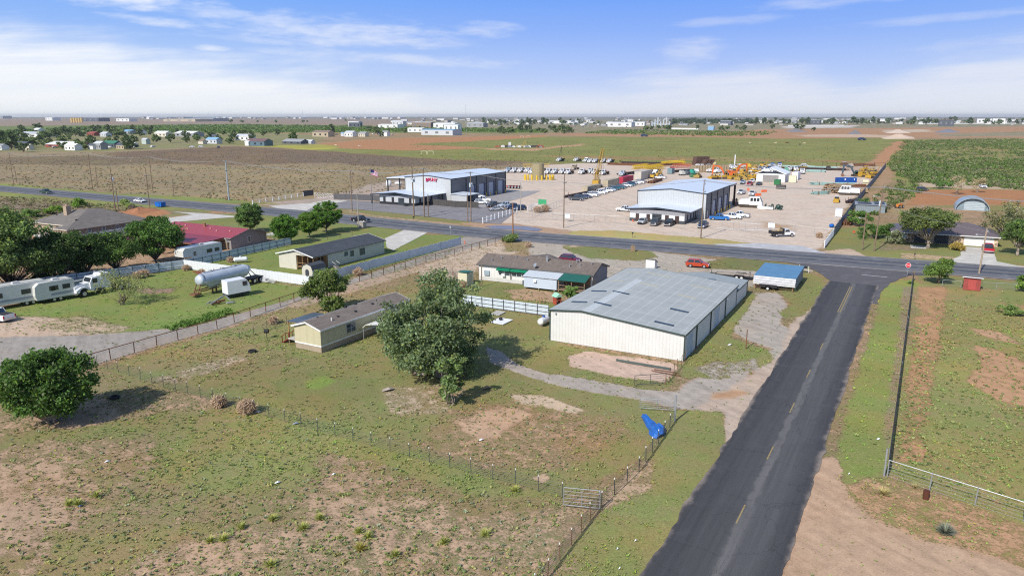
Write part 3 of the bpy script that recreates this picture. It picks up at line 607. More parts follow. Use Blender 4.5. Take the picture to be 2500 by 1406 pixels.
strip('side_road', SR, (4.2, 4.2), .020, rm, 12, .22, .5)
jm = road_mat('junction_asphalt', (.105, .10, .105), [], None)
sheet('road', [G(*p) for p in [(1900, 636), (1960, 648), (2005, 668), (2032, 690), (2032, 712), (2016, 738), (2144, 742), (2150, 712), (2175, 690), (2222, 672), (2320, 671), (2320, 655), (2100, 635), (1900, 622)]], .008, jm, .2)
ym = mat('road_yellow', (.29, .22, .10), .7, var=.3, sc=6); wm = mat('road_white', (.72, .72, .70), .7, var=.25, sc=5)
mk = MB()
for p0 in (53.5 - 24.4 + 12.2 * i for i in range(7)):
    a, b = p0 - 1.55, p0 + 1.55
    if p0 < 118: mk.add([(*fr(60.6, a, 9.55), .026), (*fr(60.6, b, 9.55), .026), (*fr(60.6, b, 9.67), .026), (*fr(60.6, a, 9.67), .026)], [(0, 1, 2, 3)])
for q in (9.28, 9.62): mk.add([(*fr(60.6, 122.5, q), .026), (*fr(60.6, 143, q), .026), (*fr(60.6, 143, q + .14), .026), (*fr(60.6, 122.5, q + .14), .026)], [(0, 1, 2, 3)])
tag(mk.build('road_markings', ym), None, None, kind='structure')
mk = MB(); a, b = G(2103, 671), G(2166, 677); d = Vector((b[0] - a[0], b[1] - a[1], 0)).normalized(); nv = Vector((-d.y, d.x, 0)) * .2
mk.add([(a[0], a[1], .014), (b[0], b[1], .014), (b[0] + nv.x, b[1] + nv.y, .014), (a[0] + nv.x, a[1] + nv.y, .014)], [(0, 1, 2, 3)])
tag(mk.build('stop_line', wm), None, None, kind='structure')
# paved lots and drives
pm = road_mat('parking_asphalt', (.215, .205, .21), [], None)
sheet('parking_lot', [G(*p) for p in [(700, 506), (760, 500), (830, 488), (905, 492), (1110, 502), (1245, 512), (1270, 508), (1222, 547), (1160, 543), (1000, 524), (870, 511), (790, 508), (760, 516), (690, 514)]], .006, pm, .15)
sheet('apron', [G(*p) for p in [(1101, 497), (1235, 467), (1320, 466), (1285, 480), (1190, 507), (1120, 507)]], .010, road_mat('apron_concrete', (.29, .275, .27), [], None), .1)
cm = road_mat('pale_concrete', (.50, .475, .43), [], None)
sheet('drive', [G(*p) for p in [(655, 503), (760, 496), (800, 488), (850, 490), (760, 508), (745, 516), (690, 512)]], .012, cm, .15)
sheet('drive', [G(*p) for p in [(940, 582), (985, 562), (1062, 561), (1045, 567), (960, 612), (945, 605)]], .010, cm, .1)
sheet('drive', [G(*p) for p in [(352, 549), (350, 541), (470, 524), (420, 517), (500, 521), (590, 529), (520, 534)]], .010, cm, .1)
sheet('drive', [G(*p) for p in [(80, 575), (105, 562), (165, 575), (160, 588), (100, 590)]], .010, cm, .1)
sheet('drive', [G(*p) for p in [(2344, 602), (2424, 606), (2434, 638), (2500, 652), (2500, 656), (2300, 644), (2346, 624)]], .010, cm, .05)
sheet('drive', [G(*p) for p in [(2222, 598), (2262, 602), (2262, 608), (2224, 606)]], .010, cm, .05)
sheet('apron', [G(*p) for p in [(1740, 596), (1850, 594), (1960, 600), (2030, 622), (1900, 618), (1790, 608)]], .012, road_mat('worn_apron', (.42, .42, .43), [], None), .3)
sheet('path', [G(*p) for p in [(640, 575), (690, 560), (720, 565), (700, 572)]], .010, cm, .1)
lm = MB()
for i in range(16):
    a = fr(61.5, -3 - .3 * i, -6.5 + 2.75 * i, (-12, 228)); b = fr(61.5, 2.2 - .3 * i, -6.5 + 2.75 * i, (-12, 228))
    d = Vector((b[0] - a[0], b[1] - a[1], 0)).normalized(); nv = Vector((-d.y, d.x, 0)) * .14
    lm.add([(a[0], a[1], .012), (b[0], b[1], .012), (b[0] + nv.x, b[1] + nv.y, .012), (a[0] + nv.x, a[1] + nv.y, .012)], [(0, 1, 2, 3)])
tag(lm.build('parking_lines', mat('faded_white', (.42, .41, .4), .8, var=.3, sc=3)), None, None, kind='structure')
# muddy pool at the roadside
wt = bpy.data.materials.new('pool_water'); wt.use_nodes = True; _p = wt.node_tree.nodes['Principled BSDF']; _n = NT(wt.node_tree)
_n.put(_p.inputs['Base Color'], (.20, .17, .15)); _p.inputs['Roughness'].default_value = .22; _p.inputs['Specular IOR Level'].default_value = .25
_b = _n.new('ShaderNodeBump'); _b.inputs['Strength'].default_value = .06; _n.put(_b.inputs['Height'], _n.noise(_n.new('ShaderNodeTexCoord').outputs['Object'], 3, 3)); _n.l.new(_b.outputs[0], _p.inputs['Normal'])
sheet('water', [G(*p) for p in [(1182, 553), (1210, 551), (1260, 551), (1290, 553), (1325, 560), (1310, 564), (1260, 561), (1200, 558)]], .012, wt, .3)
# ---------------------------------------------------------------- materials
glass = mat('dark_glass', (.03, .04, .05), .08, var=.3, sc=.6, spec=.8)
wglass = mat('window_glass', (.06, .08, .10), .1, var=.4, sc=.5, spec=.7)
tyre = mat('tyre_rubber', (.02, .02, .022), .85, var=.2)
rimm = mat('rim_metal', (.55, .56, .58), .35, .6, var=.15)
chrome = mat('chrome', (.6, .6, .62), .25, .8, var=.1)
black = mat('black_plastic', (.025, .025, .028), .6, var=.3)
lampm = mat('lamp_lens', (.75, .76, .74), .2, var=.1, spec=.7)
redl = mat('tail_lens', (.45, .03, .03), .3, var=.1)
trimw = mat('white_trim', (.72, .72, .70), .6, var=.06)
trimd = mat('dark_trim', (.05, .055, .065), .6, var=.15)
wood = mat('weathered_wood', (.24, .17, .11), .85, var=.3, sc=6)
poleW = mat('pole_wood', (.20, .145, .10), .9, var=.35, sc=5)
galv = mat('galvanised_steel', (.42, .44, .46), .45, .5, var=.15)
rust = mat('rusty_steel', (.19, .09, .05), .8, .1, var=.35, sc=5)
dpipe = mat('dark_pipe', (.055, .04, .04), .7, .2, var=.35, sc=4)
conc = mat('concrete', (.42, .40, .37), .85, var=.12, sc=2)
PA = {}


def paintm(c, name):
    if name not in PA: PA[name] = mat('paint_' + name, c, .28, .0, var=.05, sc=.8, spec=.55)
    return PA[name]


CARC = {'white': (.74, .75, .76), 'black': (.015, .016, .02), 'dark_grey': (.07, .08, .095), 'silver': (.42, .43, .45), 'blue': (.02, .14, .42), 'red': (.42, .012, .03), 'orange_red': (.42, .055, .02),
        'maroon': (.12, .012, .035), 'navy': (.03, .05, .11), 'teal': (.03, .10, .13), 'tan': (.45, .36, .24), 'pale_blue': (.45, .53, .62), 'bronze': (.20, .15, .11), 'green': (.03, .16, .06), 'dark_green': (.03, .06, .05)}


def wheel(r, w, parent, x, y, fine=False, rim=rimm):
    b = MB().cyl((0, -w / 2, 0), (0, w / 2, 0), r, 14)
    if not fine:
        b.cyl((0, -w / 2 - .015, 0), (0, w / 2 + .015, 0), r * .6, 10, mi=1)
        o = b.build('wheel', [tyre, rim], parent, loc=(x, y, r)); return o
    o = b.build('wheel', tyre, parent, loc=(x, y, r))
    c = MB().cyl((0, -w / 2 - .02, 0), (0, w / 2 + .02, 0), r * .62, 12)
    for k in range(5):
        a = k * math.tau / 5; c.bar((0, -w / 2 - .035, 0), (math.cos(a) * r * .58, -w / 2 - .035, math.sin(a) * r * .58), .07, .05)
    c.build('rim', rim, o); return o


def arcx(cx, r, z0, n=7):
    return [(cx + r * math.cos(math.pi * k / n), z0 + r * math.sin(math.pi * k / n)) for k in range(n + 1)]


def make_car(kind, color, fine=False):
    """x forward; kinds: pickup, suv, sedan"""
    pm_ = paintm(CARC[color], color)
    name = {'pickup': 'pickup_truck', 'suv': 'suv', 'sedan': 'sedan'}[kind]
    t = thing(name, '', {'pickup': 'pickup', 'suv': 'suv', 'sedan': 'car'}[kind])
    if kind == 'pickup': L, Wd, hood, belt, roof, wr = 5.9, 2.0, 1.12, 1.18, 1.92, .40; gx_ = (1.25, .55, -.75, -.95); wx = (1.95, -1.75)
    elif kind == 'suv': L, Wd, hood, belt, roof, wr = 4.7, 1.86, 1.02, 1.06, 1.68, .36; gx_ = (1.05, .30, -1.75, -2.15); wx = (1.4, -1.35)
    else: L, Wd, hood, belt, roof, wr = 4.8, 1.82, .84, .92, 1.42, .33; gx_ = (1.15, .25, -1.05, -1.75); wx = (1.45, -1.4)
    z0 = .32; h = L / 2; y = Wd / 2
    bot = [(h - .12, z0)] + arcx(wx[0], wr + .07, z0 + .02) + arcx(wx[1], wr + .07, z0 + .02) + [(-h + .1, z0)]
    if kind == 'pickup': topp = [(-h, .6), (-h, belt - .02), (gx_[3], belt), (gx_[0], hood + .04), (h - .55, hood - .03), (h - .04, hood - .2), (h, .6)]
    elif kind == 'suv': topp = [(-h, .55), (-h + .05, belt), (gx_[0], hood + .03), (h - .5, hood - .14), (h - .05, .72), (h, .5)]
    else: topp = [(-h, .5), (-h + .05, belt - .05), (gx_[3], belt + .01), (gx_[0], hood + .05), (h - .5, hood - .12), (h - .05, .62), (h, .45)]
    prof = bot + topp
    b = MB()
    n = len(prof); ys = [(-y, .0), (-y + .12, 1.), (y - .12, 1.), (y, .0)]
    cen = .62
    def ring(yy, k):
        return [(px if k else px * .985, yy, pz if (pz < .75 or k) else pz - .10) for px, pz in prof]
    rings = [ring(yy, k) for yy, k in ys]
    vs = sum(rings, [])
    fs = []
    for r_ in range(3):
        for i in range(n): fs.append((r_ * n + i, r_ * n + (i + 1) % n, (r_ + 1) * n + (i + 1) % n, (r_ + 1) * n + i))
    fs += [tuple(range(n - 1, -1, -1)), tuple(range(3 * n, 4 * n))]
    b.add(vs, fs, 0)
    # pillars and roof
    a0 = (gx_[3], -y + .08, gx_[0], y - .08); a1 = (gx_[2], -y + .24, gx_[1], y - .24)
    b.fru((a1[0] - .02, a1[1], a1[2] + .02, a1[3]), roof - .07, (a1[0] + .08, a1[1] + .08, a1[2] - .1, a1[3] - .08), roof, 0)
    cs = lambda k, zz: [(a0[0] + (a1[0] - a0[0]) * k, a0[1] + (a1[1] - a0[1]) * k, zz), (a0[2] + (a1[2] - a0[2]) * k, a0[1] + (a1[1] - a0[1]) * k, zz), (a0[2] + (a1[2] - a0[2]) * k, a0[3] + (a1[3] - a0[3]) * k, zz), (a0[0] + (a1[0] - a0[0]) * k, a0[3] + (a1[3] - a0[3]) * k, zz)]
    lo, hi = cs(0, belt - .06), cs(1, roof - .05)
    for q in range(4): b.bar(lo[q], hi[q], .09, .09, 0)
    mx = (gx_[0] + gx_[3]) / 2 - .1
    for s_ in (-1, 1): b.bar((mx, s_ * (y - .08), belt - .06), (mx, s_ * (y - .24), roof - .05), .12, .06, 0)
    b.box(-h - .05, -y + .05, .38, -h + .12, y - .05, .62, 1); b.box(h - .08, -y + .06, .32, h + .05, y - .06, .58, 2 if kind != 'pickup' else 1)
    b.box(h - .03, -.55, .62, h + .015, .55, hood - .24, 2)
    b.box(-h + .3, -y + .15, .25, h - .3, y - .15, .45, 2)
    for s_ in (-1, 1):
        b.box(gx_[0] - .35, s_ * (y - .02), belt, gx_[0] - .18, s_ * (y + .18), belt + .16, 2)
    body = b.build('body', [pm_, chrome, black], t)
    g = MB().fru((a0[0] + .02, a0[1] + .02, a0[2] - .02, a0[3] - .02), belt - .03, (a1[0], a1[1] + .01, a1[2], a1[3] - .01), roof - .06)
    g.build('windows', glass, t)
    if kind == 'pickup':
        MB().box(-h + .1, -y + .12, belt - .01, gx_[3] - .08, y - .12, belt + .012).build('bed', mat('bed_liner', (.04, .04, .045), .8, var=.3), t)
    for s_ in (-1, 1):
        MB().box(h - .14, s_ * (y - .38), hood - .40, h + .01, s_ * (y - .04), hood - .22).build('headlight', lampm, t)
        MB().box(-h - .02, s_ * (y - .2), .66, -h + .08, s_ * (y + .005), belt - .1).build('tail_light', redl, t)
    for x_ in wx:
        for s_ in (-1, 1): wheel(wr, .26, t, x_, s_ * (y - .14), fine)
    return Proto(t)


CARS = {}


def car(kind, color, xy, rz, label, group=None, fine=False):
    k = (kind, color, fine)
    if k not in CARS: CARS[k] = make_car(*k)
    return CARS[k].put(xy, rz, label, group)


def make_truck(bed='bare', color='white', fine=False):
    """conventional highway tractor / work truck, x forward, front axle at x=+3"""
    pm_ = paintm(CARC[color], color); t = thing('heavy_truck', '', 'truck')
    b = MB()
    hd = [(4.3, .75), (4.3, 1.55), (3.9, 1.75), (2.1, 1.95), (2.1, .9), (2.45, .9)] + arcx(3.15, .62, .8)[::-1][:0] + [(3.8, .9)]
    b.ext(hd[:5] + [(2.5, .9), (2.6, 1.2), (3.0, 1.38), (3.4, 1.3), (3.7, .9), (3.75, .75)], 'y', -.72, .72, 0)
    for s_ in (-1, 1):
        b.ext([(2.3, .95), (2.5, 1.35), (2.9, 1.5), (3.5, 1.5), (3.95, 1.3), (4.3, 1.05), (4.3, .7), (3.85, .7), (3.7, 1.1), (3.4, 1.3), (3.0, 1.36), (2.65, 1.15), (2.5, .9)], 'y', s_ * .72, s_ * 1.14, 0)
    b.ext([(2.12, .75), (2.12, 1.95), (1.72, 2.7), (.5, 2.75), (.5, .75)], 'y', -1.02, 1.02, 0)
    b.box(.35, -1.05, .85, .5, 1.05, 2.5, 0)
    if bed in ('sleeper', 'bare'):
        b.ext([(.45, .8), (.45, 2.78), (.2, 3.05), (-.9, 3.05), (-.9, .8)], 'y', -1.1, 1.1, 0) if bed == 'sleeper' else b.box(-.25, -1.0, .9, .45, 1.0, 2.55, 0)
    b.build('cab', pm_, t)
    MB().slab([(2.09, -.86, 2.02), (2.09, .86, 2.02), (1.78, .84, 2.62), (1.78, -.84, 2.62)], -.03).build('windshield', glass, t)
    for s_ in (-1, 1): MB().box(1.0, s_ * 1.0, 1.85, 1.75, s_ * 1.035, 2.5).build('side_window', glass, t)
    c = MB().box(4.25, -.5, .95, 4.36, .5, 1.6, 0); c.box(4.1, -1.15, .5, 4.45, 1.15, .8, 0); c.build('grille', chrome, t)
    rear = -4.2 if bed in ('sleeper', 'bare') else -4.6
    d = MB()
    for s_ in (-1, 1): d.box(rear, s_ * .35, .75, 3.9, s_ * .48, 1.0)
    for x_ in (-3.7, -2.4): d.box(x_ - .1, -.9, .45, x_ + .1, .9, .65)
    d.cyl((.1, .98, .7), (1.5, .98, .7), .3, 10); d.cyl((.1, -.98, .7), (1.5, -.98, .7), .3, 10)
    d.build('chassis', black, t)
    e = MB()
    for s_ in (-1, 1): e.cyl((.25, s_ * 1.02, 1.0), (.25, s_ * 1.02, 3.3), .08, 6)
    e.build('exhaust_stack', chrome, t)
    if bed == 'flat':
        q = MB().box(-4.9, -1.22, 1.05, .1, 1.22, 1.22, 0); q.box(-.05, -1.22, 1.2, .1, 1.22, 2.5, 0); q.box(-4.9, -.5, 1.2, -3.4, .5, 1.7, 1)
        q.build('flatbed', [mat('dark_bed', (.035, .033, .035), .8, var=.3), rust], t)
    if bed == 'gin':
        q = MB().box(-4.9, -1.22, 1.05, .1, 1.22, 1.2, 0); q.box(-4.9, -1.22, 1.2, .1, -1.14, 1.9, 0); q.box(-4.9, 1.14, 1.2, .1, 1.22, 1.9, 0); q.box(-.05, -1.22, 1.2, .1, 1.22, 2.6, 0)
        q.box(-3.8, -.7, 1.2, -1.5, .7, 1.8, 0)
        q.build('work_bed', mat('dark_bed', (.035, .033, .035), .8, var=.3), t)
    for x_ in (3.15, -2.4, -3.7):
        for s_ in (-1, 1): wheel(.5, .28 if x_ > 0 else .5, t, x_, s_ * (.98 if x_ > 0 else .88), fine)
    return Proto(t)


TRK = {}


def truck(bed, color, xy, rz, label, group=None, fine=False):
    k = (bed, color, fine)
    if k not in TRK: TRK[k] = make_truck(*k)
    return TRK[k].put(xy, rz, label, group)


# ---------------------------------------------------------------- building parts
def window(par, x, y, z, w, h, face, m_=None, fr_=trimw, pane=True, bars=1):
    """window on a wall: face 'x-','x+','y-','y+' = outward direction; x,y centre on wall"""
    t = .06; s_ = -1 if face[1] == '-' else 1
    b = MB(); g = MB()
    if face[0] == 'y':
        y0, y1 = y, y + s_ * t
        b.box(x - w / 2, y0, z, x + w / 2, y1, z + .07); b.box(x - w / 2, y0, z + h - .07, x + w / 2, y1, z + h)
        for q in [-w / 2, w / 2 - .07] + [-.03 + w * (k / (bars + 1) - .5) for k in range(1, bars + 1)]: b.box(x + q, y0, z + .07, x + q + .07, y1, z + h - .07)
        b.box(x - w / 2 + .07, y0, z + h / 2 - .025, x + w / 2 - .07, y0 + s_ * .045, z + h / 2 + .025)
        g.box(x - w / 2 + .04, y0 - s_ * .02, z + .04, x + w / 2 - .04, y0 + s_ * .03, z + h - .04)
    else:
        x0, x1 = x, x + s_ * t
        b.box(x0, y - w / 2, z, x1, y + w / 2, z + .07); b.box(x0, y - w / 2, z + h - .07, x1, y + w / 2, z + h)
        for q in [-w / 2, w / 2 - .07] + [-.03 + w * (k / (bars + 1) - .5) for k in range(1, bars + 1)]: b.box(x0, y + q, z + .07, x1, y + q + .07, z + h - .07)
        b.box(x0, y - w / 2 + .07, z + h / 2 - .025, x0 + s_ * .045, y + w / 2 - .07, z + h / 2 + .025)
        g.box(x0 - s_ * .02, y - w / 2 + .04, z + .04, x0 + s_ * .03, y + w / 2 - .04, z + h - .04)
    o = b.build('window', fr_, par); g.build('pane', m_ or wglass, o); return o


def panel(par, name, x, y, z, w, h, face, m_, t=.05, fr_=None):
    """door or other flat leaf on a wall"""
    s_ = -1 if face[1] == '-' else 1; b = MB()
    if face[0] == 'y': b.box(x - w / 2, y, z, x + w / 2, y + s_ * t, z + h)
    else: b.box(x, y - w / 2, z, x + s_ * t, y + w / 2, z + h)
    o = b.build(name, m_, par)
    if fr_:
        f = MB()
        if face[0] == 'y':
            f.box(x - w / 2 - .1, y, z, x - w / 2, y + s_ * (t + .03), z + h + .1); f.box(x + w / 2, y, z, x + w / 2 + .1, y + s_ * (t + .03), z + h + .1); f.box(x - w / 2, y, z + h, x + w / 2, y + s_ * (t + .03), z + h + .1)
        else:
            f.box(x, y - w / 2 - .1, z, x + s_ * (t + .03), y - w / 2, z + h + .1); f.box(x, y + w / 2, z, x + s_ * (t + .03), y + w / 2 + .1, z + h + .1); f.box(x, y - w / 2, z + h, x + s_ * (t + .03), y + w / 2, z + h + .1)
        f.build('door_frame', fr_, o)
    return o


def gable(par, x0, y0, x1, y1, h, rise, ridge, wallm, roofm, oh=.35, axis='x', t=.10, fascia=trimw, endm=None, z0=0.):
    """walls and gable roof; ridge along axis at cross position 'ridge' (absolute), eaves at h (or (h0,h1))"""
    h0, h1 = h if hasattr(h, '__len__') else (h, h); rz = max(h0, h1) + rise
    w = MB()
    if axis == 'x':
        pr = [(y0, z0), (y1, z0), (y1, h1), (ridge, rz), (y0, h0)]; w.ext(pr, 'x', x0, x1)
    else:
        pr = [(x0, z0), (x1, z0), (x1, h1), (ridge, rz), (x0, h0)]; w.ext(pr, 'y', y0, y1)
    wo_ = w.build('wall', wallm, par)
    a0, a1 = (y0, y1) if axis == 'x' else (x0, x1); c0, c1 = (x0 - oh, x1 + oh) if axis == 'x' else (y0 - oh, y1 + oh)
    s0 = (rz - h0) / (ridge - a0 + 1e-9); s1 = (rz - h1) / (a1 - ridge + 1e-9)
    e0, z0_ = a0 - oh, h0 - s0 * oh; e1, z1_ = a1 + oh, h1 - s1 * oh; d = .012
    pts = [(e0, z0_ + d), (ridge, rz + d), (e1, z1_ + d), (e1, z1_ + d + t), (ridge, rz + d + t), (e0, z0_ + d + t)]
    r = MB().ext(pts, 'x' if axis == 'x' else 'y', c0, c1); ro = r.build('roof', roofm, par)
    if fascia:
        f = MB(); u = .03
        fp = [(e0, z0_ - .08), (ridge, rz - .08), (e1, z1_ - .08), (e1, z1_ + t + .03), (ridge, rz + t + .03), (e0, z0_ + t + .03)]
        for c in ((c0 - u, c0 - .002), (c1 + .002, c1 + u)): f.ext(fp, 'x' if axis == 'x' else 'y', *c)
        P3 = (lambda c, a, z: (c, a, z)) if axis == 'x' else (lambda c, a, z: (a, c, z))
        f.bar(P3(c0 - u, e0 - .02, z0_ + t / 2 - .03), P3(c1 + u, e0 - .02, z0_ + t / 2 - .03), .035, t + .12); f.bar(P3(c0 - u, e1 + .02, z1_ + t / 2 - .03), P3(c1 + u, e1 + .02, z1_ + t / 2 - .03), .035, t + .12)
        f.build('fascia', fascia, ro)
    return wo_, ro


def hip(par, x0, y0, x1, y1, h, rise, wallm, roofm, oh=.5, z=0, inset=None):
    MB().box(x0, y0, 0, x1, y1, h).build('wall', wallm, par)
    a, b, c, d = x0 - oh, y0 - oh, x1 + oh, y1 + oh; w = min(c - a, d - b) / 2 if inset is None else inset
    if c - a > d - b: r0, r1 = (a + w, (b + d) / 2), (c - w, (b + d) / 2)
    else: r0, r1 = ((a + c) / 2, b + w), ((a + c) / 2, d - w)
    hz = h - .05; vs = [(a, b, hz), (c, b, hz), (c, d, hz), (a, d, hz), (*r0, h + rise), (*r1, h + rise)]
    if c - a > d - b: fs = [(0, 1, 5, 4), (1, 2, 5), (2, 3, 4, 5), (3, 0, 4)]
    else: fs = [(0, 1, 4), (1, 2, 5, 4), (2, 3, 5), (3, 0, 4, 5)]
    lo = [(p[0], p[1], hz - .12) for p in vs[:4]]
    m_ = MB().add(vs + lo, fs + [(0, 6, 7, 1), (1, 7, 8, 2), (2, 8, 9, 3), (3, 9, 6, 0), (6, 9, 8, 7)])
    return m_.build('roof', roofm, par)
# ---------------------------------------------------------------- near buildings
def LO(o, yaw, p):
    a = R(yaw); dx, dy = p[0] - o[0], p[1] - o[1]
    return dx * math.cos(a) + dy * math.sin(a), -dx * math.sin(a) + dy * math.cos(a)


# long metal barn
def barn_roof():
    m = bpy.data.materials.new('barn_roof_metal'); m.use_nodes = True; n = NT(m.node_tree); p = m.node_tree.nodes['Principled BSDF']
    tc = n.new('ShaderNodeTexCoord').outputs['Object']; x, y, z = n.sep(tc)
    nz = n.noise(tc, .35, 5, .6); nf = n.noise(n.comb(n.m('MULTIPLY', x, 3.), n.m('MULTIPLY', y, .4), 0), 1., 4, .6)
    c = n.mix(n.lin(nz, .3, .7), (.35, .375, .365), (.43, .45, .435))
    rib = n.sstep(n.m('ABSOLUTE', n.m('SUBTRACT', n.m('FRACT', n.m('MULTIPLY', x, 3.3)), .5)), .22, .46)
    c = n.mix(n.m('MULTIPLY', rib, .42), c, (.13, .15, .165))
    ln = n.sstep(n.m('ABSOLUTE', n.m('SUBTRACT', n.m('FRACT', n.m('MULTIPLY_ADD', y, .66, .2)), .5)), .0, .10, 1., 0.)
    ln2 = n.sstep(n.m('ABSOLUTE', n.m('SUBTRACT', n.m('FRACT', n.m('MULTIPLY', x, .30)), .5)), .0, .035, 1., 0.)
    c = n.mix(n.m('MULTIPLY', n.m('MULTIPLY', ln, .7), n.lin(nf, .3, .7, .3, 1.)), c, (.52, .54, .54))
    c = n.mix(n.m('MULTIPLY', ln2, .6), c, (.55, .57, .56))
    n.put(p.inputs['Base Color'], c); p.inputs['Roughness'].default_value = .7
    b = n.new('ShaderNodeBump'); b.inputs['Strength'].default_value = .3; b.inputs['Distance'].default_value = .03; n.put(b.inputs['Height'], rib); n.l.new(b.outputs[0], p.inputs['Normal'])
    return m


BO = (21.7, 87.8)
barn = thing('metal_barn', 'long low cream metal barn with a wide grey roof and dark green trim', 'barn', BO, 61.5)
bw = mat('cream_siding', (.64, .64, .61), .55, var=.05, pat='ribxy', k=2.2, dirt=.12); gtrim = mat('dark_green_trim', (.045, .07, .06), .5, var=.15)
RT = 4.78; gable(barn, 0, 0, 31.4, 18.7, (3.44, 4.35), RT - 4.35, 14.0, bw, barn_roof(), oh=.22, fascia=gtrim, t=.08)
zr = lambda y: (3.44 + (RT - 3.44) * y / 14.0 if y < 14 else RT - (RT - 4.35) * (y - 14) / 4.7) + .094
m_ = MB()
for x_ in (0, 6.1, 13.9, 23.2): MB().box(x_ - .08 if x_ else -.05, -.14, 0, x_ + .14, -.01, 3.35).build('downspout', gtrim, barn)
MB().box(-.05, 18.6, 0, .12, 18.78, 4.3).build('corner_trim', gtrim, barn); MB().box(31.3, -.06, 0, 31.46, .02, 3.4).build('corner_trim', gtrim, barn)
pdoor = mat('pale_door', (.36, .45, .55), .45, var=.06, pat='ribz', k=2)
panel(barn, 'door', 2.7, 0, .05, 2.9, 2.95, 'y-', pdoor, .06, bw); panel(barn, 'door', 17.6, 0, .05, 2.8, 2.95, 'y-', pdoor, .06, bw)
MB().ball((-.1, 17.8, 3.95), .16, 8).box(-.1, 17.75, 3.9, .02, 17.85, 4.1).build('flood_light', galv, barn)
MB().ball((23.1, -.25, 3.0), .14, 8).box(23.05, -.25, 2.98, 23.15, 0, 3.04).build('flood_light', lampm, barn)
ven = mat('dark_vent', (.03, .05, .08), .35, var=.2)
for (a, b) in (((1441, 715), (1483, 715.5)), ((1497.5, 717.7), (1534.5, 724)), ((1392, 742), (1436.5, 742)), ((1451.6, 745.4), (1491, 752)), ((1638, 746), (1680.6, 753)), ((1600, 776.5), (1644.5, 785))):
    p = LO(BO, 61.5, G(*a, 4.4)); q = LO(BO, 61.5, G(*b, 4.4)); x_ = (p[0] + q[0]) / 2; y0, y1 = sorted((p[1], q[1]))
    v_ = MB().slab([(x_ - .22, y0, zr(y0) + .10), (x_ + .22, y0, zr(y0) + .10), (x_ + .22, y1, zr(y1) + .10), (x_ - .22, y1, zr(y1) + .10)], .12)
    v_.build('roof_vent', ven, barn)
MB().slab([(.1, 12.75, zr(12.75) + .03), (22, 12.75, zr(12.75) + .03), (22, 13.9, zr(13.9) + .03), (.1, 13.9, zr(13.9) + .03)], .025).build('roof_patch', mat('pale_roof_patch', (.50, .53, .53), .5, var=.06, pat='ribx', k=3.3), barn)
fib = mat('yellowed_fibreglass', (.42, .40, .31), .6, var=.15)
for (a, b) in (((1486.5, 688), (1525, 689.5)), ((1542, 689.5), (1601, 704)), ((1525, 668), (1568, 668)), ((1579, 669.6), (1634, 680)), ((1656.5, 713), (1700, 721)), ((1689, 690.6), (1739, 698))):
    p = LO(BO, 61.5, G(*a, 4.4)); q = LO(BO, 61.5, G(*b, 4.4)); x_ = (p[0] + q[0]) / 2; y0, y1 = sorted((p[1], q[1]))
    if y0 < 14 < y1: y1 = 13.9
    MB().slab([(x_ - .3, y0, zr(y0) + .02), (x_ + .3, y0, zr(y0) + .02), (x_ + .3, y1, zr(y1) + .02), (x_ - .3, y1, zr(y1) + .02)], .02).build('skylight', fib, barn)
# annex behind the barn
anx = thing('barn_annex', 'smaller green trimmed metal shed joined to the far end of the long barn', 'shed', fr(61.5, 31.5, 0, BO), 61.5)
gable(anx, 0, 0, 8.6, 12, (2.5, 2.6), .55, 7.5, bw, mat('annex_roof', (.33, .36, .355), .5, .1, var=.08, pat='ribx', k=3.3), oh=.15, fascia=gtrim, t=.08)
MB().box(3.4, 4.4, 2.8, 4.2, 6.0, 3.15).build('roof_vent', ven, anx)
MB().box(8.45, -.08, 0, 8.7, -.005, 2.45).build('corner_trim', gtrim, anx)

# blue roofed open shed with torn white front
so_ = G(1935, 712); bs = thing('open_shed', 'open pole shed with a blue roof and torn white sheeting across its front', 'shed', so_, 61.5)
blu = mat('blue_roof', (.115, .25, .40), .5, .1, var=.10, sc=.5, pat='ribx', k=1.2)
MB().slab([(-.5, -.5, 2.5), (10, -.5, 2.85), (10, 6.7, 2.85), (-.5, 6.7, 2.5)], .08).build('roof', blu, bs)
fw = MB()
for k, (z0, z1) in enumerate([(2.05, 2.4), (1.66, 2.02), (1.28, 1.62), (.95, 1.24)]):
    fw.slab([(-.5 - .1 * k, -.45 + (.1 if k == 2 else 0), z0), (-.5 - .1 * k, 6.7, z0), (-.55 - .1 * k - .07, 6.7, z1), (-.55 - .1 * k - .07, -.45, z1)], .04)
fw.build('front_sheeting', mat('torn_white_sheet', (.83, .84, .86), .6, var=.12, sc=2.5), bs)
MB().box(-.3, -.42, .55, 9.7, -.36, 2.5).build('side_wall', mat('grey_siding', (.20, .23, .27), .55, var=.1, pat='ribxy', k=2), bs)
MB().box(9.6, -.3, .1, 9.68, 6.3, 2.6).build('back_wall', mat('dark_wall', (.05, .05, .06), .7, var=.2), bs)
for (x_, y_) in ((-.3, 0), (-.3, 3.3), (-.3, 6.4), (4.6, 6.4), (9.5, 6.4), (4.6, -.2), (9.5, -.2)): MB().box(x_ - .08, y_ - .08, 0, x_ + .08, y_ + .08, 2.45).build('post', mat('orange_wood', (.28, .15, .08), .8, var=.2, sc=4), bs)
